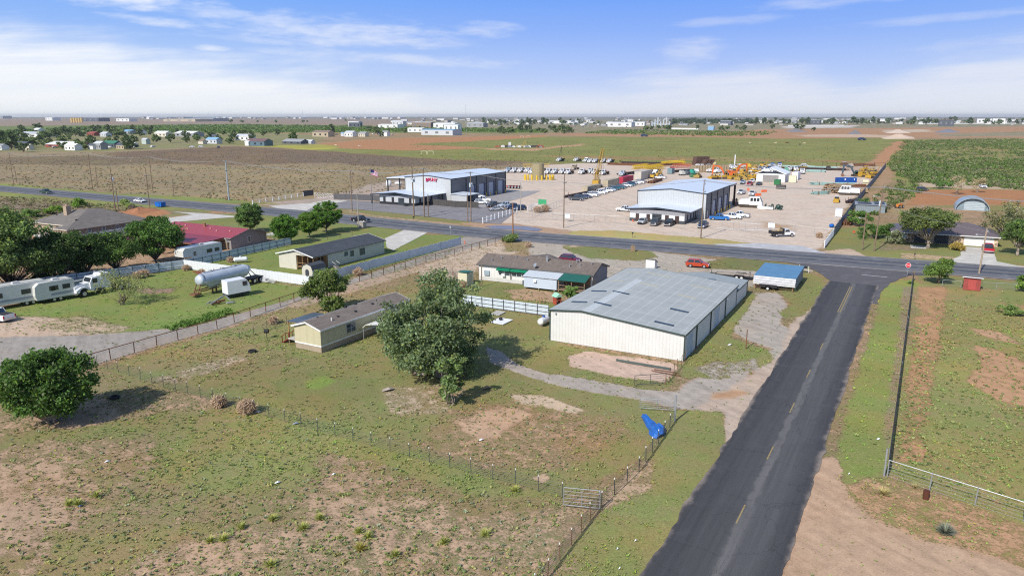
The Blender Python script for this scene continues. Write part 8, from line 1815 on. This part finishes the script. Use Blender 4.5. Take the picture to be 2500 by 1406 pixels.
# ---------------------------------------------------------------- far town
def farb(px, py, wpx, hpx, wc, rc, label, kind='house', yaw=None, flat=False, depth=None, group=None):
    """far building: base centre pixel, apparent width and eave height in pixels"""
    xy = G(px, py); d = math.hypot(*xy); k = d / F; yaw = -28.5 if yaw is None else yaw
    az_ = math.degrees(math.atan2(xy[1], xy[0])) - 90; a = abs(math.cos(R(yaw - az_))); b = abs(math.sin(R(yaw - az_)))
    Wt = wpx * k; dr = depth or (.45 if wpx > 30 else .7); L = Wt / (a + b * dr); D = L * dr; H = max(2.2, hpx * k)
    t = thing({'house': 'house', 'barn': 'barn', 'warehouse': 'warehouse', 'trailer': 'trailer', 'shed': 'shed'}[kind], label, kind, xy, yaw, group)
    wm_ = mat('fw%d_%d_%d' % tuple(int(v * 100) for v in wc), wc, .7, var=.08, sc=.3); rm_ = mat('fr%d_%d_%d' % tuple(int(v * 100) for v in rc), rc, .6, var=.08, sc=.3)
    MB().box(-L / 2, -D / 2, 0, L / 2, D / 2, H).ext([(-D / 2, H), (D / 2, H), (0, H + (.12 if flat else .28) * min(D, 9))], 'x', -L / 2, L / 2).build('wall', wm_, t)
    rz = (.12 if flat else .28) * min(D, 9); e = .25
    MB().ext([(-D / 2 - e, H - .05), (0, H + rz + .03), (D / 2 + e, H - .05), (D / 2 + e, H + .2), (0, H + rz + .3), (-D / 2 - e, H + .2)], 'x', -L / 2 - e, L / 2 + e).build('roof', rm_, t)
    if wpx > 20:
        n = 3 if kind != 'trailer' else 2
        for q in range(n): x_ = -L / 2 + L * (q + .5) / n; MB().box(x_ - L * .05, -D / 2 - .06, H * .3, x_ + L * .05, -D / 2 - .004, H * .72).build('window' if kind != 'warehouse' else 'door', black if kind != 'warehouse' else mat('far_door', (.18, .19, .2), .6), t)
    return t


Wh, Cr, Ta, Gy, Dk, Re, Br, Bl, LG = (.70, .70, .68), (.58, .54, .44), (.42, .35, .25), (.30, .31, .32), (.09, .10, .12), (.28, .08, .06), (.24, .18, .14), (.22, .38, .55), (.52, .54, .56)
FB = [(7, 366, 22, 7, Wh, Gy, 'white gabled house at the far left edge of the distant houses'), (59, 362, 32, 8, Dk, Dk, 'dark house with a dark roof near the left edge of the far houses'), (73, 366, 16, 8, Cr, Cr, 'cream shed in front of the dark far house'), (86, 334, 84, 6, Wh, LG, 'long white mobile home among the far left trees'), (96, 324, 20, 6, Wh, Wh, 'small white roofed house above the long white mobile home'), (111, 330, 11, 5, Re, Re, 'small red roofed building by the long white mobile home'),
      (172, 360, 88, 6, Re, Wh, 'long maroon building under a white roof among the far houses'), (180, 367, 32, 9, Wh, Wh, 'white box shed in front of the long maroon building'), (228, 365, 20, 8, Wh, Dk, 'white shed right of the box shed'), (247, 365, 26, 12, Gy, LG, 'tall grey shed in the middle of the far left houses'), (275, 360, 40, 8, Dk, (.05, .18, .12), 'dark house with a green roof behind the tall grey shed'), (230, 332, 26, 5, Re, Re, 'maroon shed beyond the long maroon building'), (259, 334, 22, 6, LG, LG, 'pale open shed beyond the green roof'), (303, 364, 30, 8, Ta, Dk, 'tan house with a dark roof right of the green roof'),
      (327, 360, 18, 7, Wh, Wh, 'white cube shed right of the tan house'), (357, 352, 17, 9, (.42, .48, .44), LG, 'pale green shed right of the white cube shed'), (318, 328, 30, 6, Gy, Bl, 'far house with a bluish roof behind the white cube shed'), (345, 328, 22, 6, Wh, Dk, 'white house right of the bluish far roof'), (400, 334, 36, 8, Cr, Wh, 'cream house with a white roof left of centre in the far row'), (463, 334, 60, 8, Gy, Wh, 'long grey house with a white roof in the far row'), (523, 351, 34, 9, LG, Bl, 'pale blue camper house in front of the far row'), (524, 340, 26, 6, Dk, Dk, 'dark roofed house behind the pale blue camper house'), (495, 352, 18, 6, Cr, Br, 'small cream shed left of the camper house'),
      (600, 343, 44, 9, Wh, LG, 'white gabled house at the right end of the far row'), (634, 356, 58, 10, (.10, .16, .20), (.16, .10, .10), 'long dark blue house nearest the brown scrub field'), (606, 356, 14, 8, Wh, Wh, 'white shed touching the long dark blue house'), (722, 351, 60, 5, Dk, Gy, 'long low open cattle shed with a grey roof'), (757, 351, 24, 4, LG, LG, 'pale low shed right of the cattle shed'), (790, 334, 50, 10, Ta, Br, 'tan barn with a brown roof right of the big far tree'), (857, 334, 30, 9, Wh, LG, 'white block building in the far middle'), (838, 333, 11, 7, LG, Bl, 'small pale blue shed left of the white block'), (888, 334, 24, 7, Cr, Gy, 'cream shed right of the white block'), (942, 333, 20, 9, Wh, Gy, 'white and grey trailer house right of the cream shed')]
for f_ in FB: farb(*f_)
WB = [(868, 311, 33, 13, Wh, Gy, 'tall cream hangar with a black opening in the middle distance'), (955, 313, 60, 8, Wh, Wh, 'long white warehouse right of the cream hangar'), (975, 309, 34, 12, LG, Wh, 'grey warehouse behind the long white one'), (1036, 312, 58, 12, Br, Wh, 'brown warehouse with a white roof in the middle distance'), (1092, 314, 66, 12, Wh, Wh, 'big white warehouse right of the brown one'), (1165, 311, 50, 10, Gy, LG, 'grey warehouse at the right of the middle group'), (1078, 330, 96, 12, LG, Bl, 'long pale warehouse with a bright blue roof'), (1106, 320, 42, 14, Wh, LG, 'white warehouse above the blue roof'), (1019, 323, 46, 9, Wh, Wh, 'white building left of the blue roofed warehouse'),
      (1372, 302, 62, 6, Wh, Wh, 'flat white building on the right town edge'), (1517, 310, 64, 10, Wh, LG, 'white four-bay warehouse beside the silos'), (1560, 308, 34, 9, Wh, LG, 'white warehouse touching the silos'), (1773, 306, 28, 9, Dk, LG, 'dark warehouse with a pale roof right of the tall masts'), (1736, 318, 15, 8, Bl, LG, 'small pale blue building above the green field'), (1988, 304, 26, 9, Dk, LG, 'dark barn behind the long white wall'), (2309, 308, 28, 12, Dk, Br, 'dark barn with a brown roof at the right'), (2404, 302, 30, 9, Wh, LG, 'white block building in the trees at the right'), (2437, 303, 22, 10, Wh, Wh, 'second white block building in the right trees'), (460, 297, 100, 5, (.45, .38, .28), Ta, 'long tan low building on the left horizon'), (505, 296, 90, 6, Gy, Bl, 'long pale blue roofed factory on the left horizon'), (10, 290, 26, 5, Gy, Bl, 'grey building on the horizon at the far left'), (130, 295, 26, 6, Wh, Wh, 'white factory left of the tan tanks'), (235, 297, 50, 7, Dk, Gy, 'dark plant buildings right of the tan tanks'), (310, 297, 40, 6, Wh, LG, 'white yard building on the left horizon')]
for f_ in WB: farb(*f_, kind='warehouse', flat=True)
farb(868, 311.3, 31, 10, Dk, Dk, 'black opening side of the cream hangar', 'barn', flat=True, depth=.2)
for i in range(5):
    t = thing('silo', ['leftmost', 'second', 'middle', 'fourth', 'rightmost'][i] + ' of the five tan round tanks on the left horizon', 'silo', G(176 + i * 6, 300)); MB().cyl((0, 0, 0), (0, 0, 21), 5.0, 12).build('shell', mat('silo_tan', (.55, .40, .16), .6), t)
for i in range(7):
    t = thing('silo', f'{ORD[i]} grey silo from the left in the cluster behind the green field', 'silo', G(1592 + i * 7, 309)); MB().cyl((0, 0, 0), (0, 0, 14 + (i % 3) * 6), 2.2, 10).build('shell', mat('silo_grey', (.45, .50, .54), .5), t)
def mast(px, py, top, label, r=.45, name='mast'):
    xy = G(px, py); d = xy[1]; h = (py - top) * d / F * 1.02; o = MB().cyl((0, 0, 0), (0, 0, h), r * d / 1800, 6, r * .6 * d / 1800).build(name, mat('mast_grey', (.40, .43, .46), .5, .2)); o.location = (*xy, 0); return tag(o, label, 'mast')
mast(1138, 325, 260, 'tall grey light mast by the blue roofed warehouse'); mast(1124, 325, 295, 'shorter mast left of the tall light mast')
for i, (x, t_) in enumerate([(1600, 278), (1612, 282), (1619, 286), (1640, 284), (1724, 276), (1727, 280), (1575, 286), (1541, 284), (740, 271), (510, 276), (525, 275), (487, 278), (1196, 282), (785, 274), (2005, 277), (2220, 279), (2068, 278), (1315, 282), (1440, 281), (905, 278), (670, 279), (595, 280), (1050, 280), (2350, 282)]):
    mast(x, 304 if x > 1000 else 296, t_, 'thin grey mast on the far skyline', .34)['group'] = 'thin masts along the skyline'
# long white wall and parked trailers far right
for (a, b, h, lb_) in [((1925, 309), (2060, 308), 3.5, 'long white wall at the far right'), ((2250, 304), (2480, 303), 4, 'long pale wall at the right horizon'), ((1640, 316), (1705, 317), 3.2, 'row of white box trailers above the green field')]:
    p, q = G(*a), G(*b); o = MB().bar((0, 0, h / 2), (q[0] - p[0], q[1] - p[1], h / 2), 3, h).build('long_wall', mat('far_white', (.66, .66, .64), .7)); o.location = (*p, 0); tag(o, lb_, 'wall')
for (o_, lb_, c) in [([(1915, 321), (1945, 320), (1975, 322), (1935, 323)], 'grey gravel heap in the far quarry', (.22, .21, .22)), ([(2160, 324), (2215, 322), (2225, 325), (2170, 326)], 'pale sand heap in the far quarry', (.62, .50, .40)), ([(2150, 342 - 5), (2230, 335), (2235, 339), (2160, 340)], 'long pale sand bank at the edge of the quarry', (.60, .46, .35)), ([(2070, 326), (2100, 325), (2105, 327), (2075, 328)], 'orange sand heap in the far quarry', (.48, .27, .15)), ([(2280, 323), (2340, 322), (2345, 324), (2285, 324.5)], 'blue-grey heap at the right of the quarry', (.20, .21, .25))]:
    heap([G(*p) for p in o_], 6, c, lb_, hash(lb_[:6]) % 97 if False else len(lb_), 'sand_heap')
# far vehicles (a few pixels each)
fc = [Proto(q) for q in []]
def blob_car(c, nm):
    o = MB().ext([(-2.4, .4), (-2.4, 1.1), (-1.2, 1.75), (.6, 1.75), (1.3, 1.15), (2.4, 1.0), (2.4, .4)], 'y', -.9, .9).box(-1.9, -.95, 0, -1.2, .95, .7, 1).box(1.2, -.95, 0, 1.9, .95, .7, 1).build('parked_car', [paintm(CARC[c], c), tyre]); o['category'] = 'car'; return Proto(o)
bc = {c: blob_car(c, c) for c in ('white', 'navy', 'silver', 'red')}
rn = random.Random(77)
for (x0, x1, y0, y1, n, gl) in [(120, 620, 350, 362, 12, 'cars parked among the far left houses'), (820, 960, 322, 330, 8, 'cars parked by the far middle buildings'), (940, 1200, 306, 309, 14, 'cars parked behind the middle warehouses'), (1390, 1560, 306, 311, 22, 'cars parked in the far lot beside the silos'), (1950, 2300, 303, 307, 14, 'cars parked along the far right edge')]:
    for i in range(n):
        c = rn.choice(['white', 'white', 'silver', 'navy', 'red']); bc[c].put(G(rn.uniform(x0, x1), rn.uniform(y0, y1)), rn.uniform(0, 360), f'small {"dark" if c == "navy" else c} car among the ' + gl, gl + ', ' + c)
t_ = bc['navy'].put(G(1573, 334), 0, 'dark tractor-like vehicle alone on the far green field', sc=2.2); t_ = bc['navy'].put(G(2104, 343), 0, 'dark digger alone at the quarry edge', sc=2.0)
rn = random.Random(31); zn = 'in the crowded rear part of the equipment yard'
for i in range(46):
    p = G(rn.uniform(1700, 1965), rn.uniform(407, 424)); q = i % 5
    if q < 2: bc[['white', 'silver', 'navy', 'white'][i % 4]].put(p, rn.uniform(0, 360), 'small parked pickup ' + zn, 'small pickups ' + zn, sc=1.15)
    elif q == 2: truck('flat', 'white', p, rn.uniform(200, 260), 'white flatbed truck ' + zn, 'flatbeds ' + zn)
    else: dz['rusty' if q == 3 else 'yellow'].put(p, rn.uniform(0, 360), f'{"rusty" if q == 3 else "yellow"} bulldozer ' + zn, f'{"rusty" if q == 3 else "yellow"} bulldozers ' + zn)
# derelict heap in the middle of the field
rn = random.Random(3)
jt = thing('junk_pile', 'long heap of mixed junk and machinery in the middle of the green field', 'junk', G(1265, 360), -2); cols = [mat('jk%d' % i, c, .7) for i, c in enumerate([(.6, .6, .6), (.07, .06, .06), (.3, .1, .06), (.2, .22, .25), (.4, .32, .2)])]
for k in range(46):
    x_ = rn.uniform(-22, 24); y_ = rn.uniform(-5, 5); s = rn.uniform(.7, 2.2); MB().ext([(-s, 0), (-s * .9, s * .9), (s * .2, s * 1.1), (s, s * .6), (s, 0)], 'y', -s * .6, s * .6).build('junk', cols[k % 5], jt, loc=(x_, y_, 0))
MB().bar((4, 0, 0), (6.5, 0, 6.5), .3).bar((9, 0, 0), (6.5, 0, 6.5), .3).build('frame', mat('machine_yellow'), jt); MB().box(-9.5, -2, 0, -7, 0, 5).build('cabin', cols[0], jt)
for i, (x, y) in enumerate([(1035, 377), (1051, 377), (1274, 337), (1290, 337)]):
    t = thing('goal_frame', ['left white pipe frame on the near green field', 'right white pipe frame on the near green field', 'left white frame beyond the junk heap', 'right white frame beyond the junk heap'][i], 'frame', G(x, y)); w = 2.2; MB().bar((-w, 0, 0), (-w, 0, 2.6), .3).bar((w, 0, 0), (w, 0, 2.6), .3).bar((-w, 0, 2.5), (w, 0, 2.5), .3).build('frame', mat('cream_pipe', (.62, .6, .42), .6), t)


# cattle, one smooth body each with four legs, neck and head
def cow(px, py, c, rz, label):
    b = MB(); b.ball((0, 0, 1.05), (1.05, .38, .45), 12).ball((-.75, 0, 1.12), (.42, .34, .38), 10).ball((.75, 0, 1.08), (.45, .36, .42), 10).ball((1.22, 0, .95), (.42, .17, .24), 8).ball((1.62, 0, .62), (.32, .14, .17), 8)
    for x_ in (-.82, .8):
        for s_ in (-1, 1): b.cyl((x_, s_ * .24, .95), (x_ - .06, s_ * .24, .45), .15, 6, .09).cyl((x_ - .06, s_ * .24, .45), (x_, s_ * .24, 0), .09, 6, .06)
    b.cyl((-1.15, 0, 1.25), (-1.25, 0, .55), .04, 5); b.ball((1.4, .16, .85), (.05, .12, .05), 5).ball((1.4, -.16, .85), (.05, .12, .05), 5)
    o = b.build('cow', mat('hide_%d' % int(c[0] * 99), c, .8, var=.2), smooth=True); o.modifiers.new('r', 'REMESH').voxel_size = .09; o.location = (*G(px, py), 0); o.rotation_euler = (0, 0, R(rz)); tag(o, label, 'cow')
for i, (x, y, c, lb_) in enumerate([(1831, 351, (.62, .52, .36), 'cream cow at the left on the far green field'), (1894, 351, (.62, .52, .36), 'cream cow grazing left of the dark pair'), (1919, 351, (.2, .07, .04), 'reddish cow beside a dark one'), (1924, 350.4, (.03, .025, .02), 'dark cow beside the reddish one'), (1952, 355, (.025, .02, .02), 'black cow nearest on the far green field'), (1964, 352, (.62, .52, .36), 'cream cow right of the black cow'), (877, 359, (.6, .55, .45), 'pale cow on the orange dirt left of the green field'), (820, 357, (.62, .5, .36), 'pale cow on the dirt in the left middle')]): cow(x, y, c, 20 + 150 * (i % 2), lb_)


# far trees: four kinds, copied
def far_tree(H, Wd, col, seed, shape='round', n=34, per=12, leaf=1.0):
    t = make_tree(H, Wd, .6, n, per, leaf, col, seed, shape, .3, clr=1.0, label='x', name='tree', cat='tree'); return Proto(t)
FT = [far_tree(8, 9.5, (.060, .085, .035), 301), far_tree(7, 8, (.075, .11, .04), 302), far_tree(10, 8, (.05, .075, .032), 303, 'oval'), far_tree(6, 9, (.09, .12, .05), 304)]
rn = random.Random(12)
for (x0, x1, y0, y1, n, s0, s1, gl) in [(-40, 60, 338, 372, 26, 1.0, 1.7, 'leafy tree in the grove at the left end of the far houses'), (30, 200, 322, 342, 24, 1., 1.6, 'tree around the long white mobile home far left'), (60, 330, 345, 366, 26, .8, 1.3, 'tree between the far left houses'), (200, 380, 318, 334, 22, 1., 1.5, 'tree behind the far left houses'), (330, 620, 326, 352, 26, .8, 1.3, 'tree around the far row of pale houses'), (640, 960, 322, 336, 10, .8, 1.3, 'tree around the far middle sheds'),
                                      (900, 1030, 318, 326, 10, .9, 1.4, 'tree left of the blue roofed warehouse'), (1215, 1400, 318, 327, 34, 1., 1.5, 'tree in the dark belt right of the blue roofed warehouse'), (1150, 1420, 298, 306, 24, 1.6, 2.6, 'tree in the town behind the dark belt'), (1520, 1640, 313, 319, 8, 1.1, 1.7, 'round green tree before the silos'), (1830, 2200, 297, 305, 44, 1.6, 2.8, 'tree in the town at the right'), (2200, 2520, 298, 305, 34, 1.6, 2.8, 'tree around the walls at the far right'), (1700, 2000, 314, 322, 12, 1, 1.6, 'tree along the quarry edge'), (560, 860, 296, 304, 8, 1.4, 2.2, 'lone tree on the bare far plain')]:
    for i in range(n): FT[rn.randrange(4)].put(G(rn.uniform(x0, x1), rn.uniform(y0, y1)), rn.uniform(0, 360), gl, gl + ' (group)', sc=rn.uniform(s0, s1))
FT[2].put(G(810, 328), 10, 'largest dark tree left of the tan barn in the far middle', sc=1.7); FT[0].put(G(93, 320), 10, 'big dark tree crown above the white roofs at the far left', sc=2.0); FT[1].put(G(716, 342), 50, 'dark green tree left of the low cattle shed', sc=1.5)
# hazy town along the horizon
hz_w = [(.62, .62, .61), (.55, .54, .50), (.42, .40, .37), (.68, .68, .67), (.35, .36, .38)]
hb = []
for i in range(5):
    o = MB().box(-6, -4, 0, 6, 4, 4).ext([(-4.3, 4), (4.3, 4), (0, 5.4)], 'x', -6.3, 6.3, 1).build('town_building', [mat('tw%d' % i, hz_w[i], .7), mat('tr%d' % i, [LG, Gy, Br, Wh, Gy][i], .6)]); o['category'] = 'building'; hb.append(Proto(o))
for (x0, x1, y0, y1, n, s0, s1, gl) in [(350, 1000, 288.5, 292, 50, 2.2, 4.5, 'low building in the hazy town along the left skyline'), (950, 1450, 290, 305, 80, 1.3, 2.8, 'low building in the town beyond the middle warehouses'), (1400, 1950, 290, 308, 90, 1.1, 2.6, 'low building in the town behind the green field'), (1930, 2520, 290, 305, 75, 1.2, 2.8, 'low building in the town at the right')]:
    for i in range(n):
        y = y0 + (y1 - y0) * rn.random(); s = rn.uniform(s0, s1) * (.75 if y > 300 else 1.1); hb[rn.randrange(5)].put(G(rn.uniform(x0, x1), y), rn.choice([-28.5, 61.5]) + rn.uniform(-8, 8), gl, gl + ' (group)', sc=(s * rn.uniform(.7, 1.8), s, s * rn.uniform(.6, 1.0)))


# ---------------------------------------------------------------- ground cover
def inpoly(x, y, pl): return sdist(x, y, pl) > 0


def cover(name, pl, n, r0, r1, q, leaf, cols, seed, hk=.8, thin=None, group=None):
    rs = np.random.RandomState(seed); a = np.array(pl); out = []; got = 0; X = []; Yy = []
    while got < n:
        u = rs.uniform(size=(n * 3, 2)); d0, d1 = np.hypot(a[:, 0], a[:, 1]).min(), np.hypot(a[:, 0], a[:, 1]).max()
        an = np.arctan2(a[:, 0], a[:, 1]); t_ = an.min() + u[:, 0] * (an.max() - an.min()); d_ = d0 * (d1 / d0) ** (u[:, 1]); x, y = d_ * np.sin(t_), d_ * np.cos(t_)
        k = inpoly(x, y, pl); k &= vn(x, y, 14, 3, seed) * .5 + vn(x, y, 55, 3, seed + 3) * .5 + rs.uniform(-.2, .2, len(x)) > (thin or 0); X.append(x[k]); Yy.append(y[k]); got += k.sum()
    x = np.concatenate(X)[:n]; y = np.concatenate(Yy)[:n]; r = rs.uniform(r0, r1, n) * (1 + .5 * (rs.uniform(size=n) < .12)); col = np.array(cols)[rs.randint(0, len(cols), n)] * rs.uniform(.75, 1.25, (n, 1))
    d = rs.normal(size=(n, q, 3)); d /= np.linalg.norm(d, axis=2)[:, :, None]; d[:, :, 2] = np.abs(d[:, :, 2]); d *= rs.uniform(.5, 1.05, (n, q, 1)) * r[:, None, None]
    C = d.copy(); C[:, :, 2] *= hk; C[:, :, 0] += x[:, None]; C[:, :, 1] += y[:, None]; C[:, :, 2] += .05
    T = (col[:, None, :] * rs.uniform(.7, 1.3, (n, q, 1))).reshape(-1, 3)
    o = polys(name, quads_at(C.reshape(-1, 3), leaf, rs), 4, T * 1.1, leafm); return tag(o, None, None, kind='stuff')


GR = [(.12, .185, .045), (.14, .21, .055), (.10, .16, .04), (.19, .21, .09)]
cover('mesquite_scrub', [G(*p) for p in [(2206, 344), (2560, 337), (2620, 560), (2560, 470), (2330, 450), (2240, 446), (2190, 430), (2165, 402)]], 4600, .9, 2.0, 18, .46, GR + [(.20, .20, .12)], 5, thin=.49)
cover('mesquite_scrub', [G(*p) for p in [(2190, 440), (2235, 440), (2250, 470), (2200, 500), (2100, 540), (2100, 520), (2150, 470)]], 90, .9, 1.9, 40, .35, GR + [(.16, .15, .09)], 6)
cover('scrub_belt', [G(*p) for p in [(-60, 323), (250, 308), (600, 304.5), (1050, 311), (1340, 319), (1330, 324), (1000, 322), (760, 324), (500, 326), (250, 318), (-60, 330)]], 3600, 2.2, 4.2, 8, 1.8, GR[:3], 7)
cover('scrub_belt', [G(*p) for p in [(1420, 326), (1500, 317), (1900, 322), (1870, 332), (1700, 333)]], 900, 1.2, 3.0, 8, 1.2, GR[:3], 8, thin=.35)
cover('far_wood', [G(*p) for p in [(1640, 293.5), (1835, 293.5), (1835, 302), (1640, 302)]], 300, 6, 11, 26, 4.5, [(.06, .085, .045), (.075, .10, .05)], 14, 1.3)
cover('tree_belt', [G(*p) for p in [(1200, 297), (1640, 295.5), (2560, 296), (2560, 303), (1640, 304), (1200, 306)]], 420, 3, 6, 22, 2.4, [(.07, .10, .05), (.09, .12, .06)], 15, 1.1, thin=.42)
cover('tree_belt', [G(*p) for p in [(-60, 330), (380, 322), (380, 334), (-60, 350)]], 70, 2.5, 4.5, 40, 1.2, [(.09, .13, .05), (.07, .105, .045)], 16, 1.2, thin=.42)
BR_ = [(.27, .215, .145), (.22, .17, .115), (.31, .25, .16), (.20, .19, .10)]
cover('dry_scrub', [G(*p) for p in [(-60, 380), (260, 372), (600, 360), (1000, 386), (1380, 393), (1180, 424), (990, 470), (740, 476), (600, 490), (300, 472), (-60, 448)]], 4200, .25, .7, 7, .30, BR_, 9, .40, thin=.40)
cover('dry_scrub', [G(*p) for p in [(-60, 478), (120, 486), (330, 505), (350, 512), (100, 555), (-60, 560)]], 900, .3, .8, 12, .26, BR_ + [(.12, .16, .05)], 10, .6, thin=.35)
cover('field_grass', [G(*p) for p in [(2200, 342), (1400, 336), (1000, 350), (1000, 384), (1400, 400), (2110, 402)]], 1500, .4, .9, 4, .4, [(.16, .19, .06), (.19, .20, .07), (.14, .165, .055)], 11, .2, thin=.4)
WD = [(.25, .30, .10), (.30, .31, .13), (.21, .27, .10), (.36, .33, .13), (.28, .31, .20)]
cover('weeds', [G(*p) for p in [(-60, 1040), (250, 930), (640, 1020), (1000, 1120), (1370, 1225), (1320, 1420), (-60, 1420)]], 1100, .07, .24, 9, .10, WD, 61, .3, thin=.40)
cover('weeds', [G(*p) for p in [(700, 990), (1000, 980), (1250, 950), (1560, 1010), (1440, 1190), (1000, 1100), (660, 1010)]], 350, .06, .18, 8, .09, WD, 62, .3, thin=.40)
cover('weeds', [G(*p) for p in [(2250, 700), (2560, 720), (2560, 1270), (2180, 1150)]], 600, .10, .26, 9, .11, WD[:3] + [(.26, .29, .12)], 63, .3, thin=.42)
cover('weeds', [G(*p) for p in [(400, 800), (560, 755), (580, 765), (420, 808)]], 160, .2, .5, 16, .15, [(.11, .19, .04), (.14, .23, .05)], 64, .9)
# grass and weeds near the camera
rs = np.random.RandomState(42); N0 = 150000
d_ = 34 * (175 / 34.) ** (rs.uniform(size=N0) ** .85); t_ = np.radians(rs.uniform(-37, 37, N0)); x = d_ * np.sin(t_); y = d_ * np.cos(t_)
s_, v_, dn = paint(x, y); a = R(60.6); p_ = x * math.cos(a) + y * math.sin(a); q_ = -x * math.sin(a) + y * math.cos(a); a = R(-28.5); h_ = -x * math.sin(a) + y * math.cos(a)
al_ = R(61.5); bx_, by_ = (x - BO[0]) * math.cos(al_) + (y - BO[1]) * math.sin(al_), -(x - BO[0]) * math.sin(al_) + (y - BO[1]) * math.cos(al_)
k = (rs.uniform(size=N0) < np.clip(dn * .75 + .12, 0, .75) * np.clip(dn * 8, 0.05, 1)) & ~((q_ > 5.0) & (q_ < 14.2)) & (h_ < 157) & ~((bx_ > -.3) & (bx_ < 41) & (by_ > -.2) & (by_ < 19)) & ~((p_ > 128) & (q_ < 17) & (q_ > -20) & (h_ > 140))
k &= (rs.uniform(size=N0) < np.where(dn > .84, .22, .8)) & (vn(x, y, .8, 2, 8) * .5 + vn(x, y, 6, 3, 18) * .5 > .40 + .05 * (dn > .7))
x, y, v_, dn, d_ = x[k], y[k], v_[k], dn[k], d_[k]; n = len(x); B = 5
r = rs.uniform(.08, .20, n) * (1 + .6 * (rs.uniform(size=n) < .08)) * np.clip(d_ / 70, .8, 1.6); an = rs.uniform(0, 6.28, (n, B)); ln = rs.uniform(.4, 1.15, (n, B)) * r[:, None]; hh = rs.uniform(.2, .55, (n, B)) * r[:, None]
w = (r * .30)[:, None]; bx, by = x[:, None] + np.cos(an) * ln * .15, y[:, None] + np.sin(an) * ln * .15
tip = np.stack([x[:, None] + np.cos(an) * ln, y[:, None] + np.sin(an) * ln, hh], -1); l_ = np.stack([bx - np.sin(an) * w, by + np.cos(an) * w, an * 0 - .03], -1); r_ = np.stack([bx + np.sin(an) * w, by - np.cos(an) * w, an * 0 - .03], -1)
V = np.stack([l_, r_, tip], 2).reshape(-1, 3); tn_ = v_ * rs.uniform(.85, 1.5, (n, 1)) * np.where(rs.uniform(size=(n, 1)) < .4, np.array([.8, 1.15, .7]), 1); yl = rs.uniform(size=n) < .10; tn_[yl] *= np.array([1.3, 1.2, .7]); gy_ = rs.uniform(size=n) < .10; tn_[gy_] = tn_[gy_] * .6 + np.array([.08, .085, .06])
o = polys('grass', V, 3, np.repeat(tn_, B, 0), needm); tag(o, None, None, kind='stuff')
# ---------------------------------------------------------------- air
hzm = bpy.data.materials.new('haze_air'); hzm.use_nodes = True; hzm.node_tree.nodes.clear(); n_ = NT(hzm.node_tree)
pv = n_.new('ShaderNodeVolumePrincipled'); pv.inputs['Color'].default_value = (.95, .97, 1., 1); pv.inputs['Density'].default_value = .00005; pv.inputs['Anisotropy'].default_value = .3
ho = n_.new('ShaderNodeOutputMaterial'); n_.l.new(pv.outputs[0], ho.inputs['Volume'])
hz_ = MB().box(-23000, -23000, -2, 23000, 23000, 60).build('haze', hzm); tag(hz_, None, None, kind='stuff')
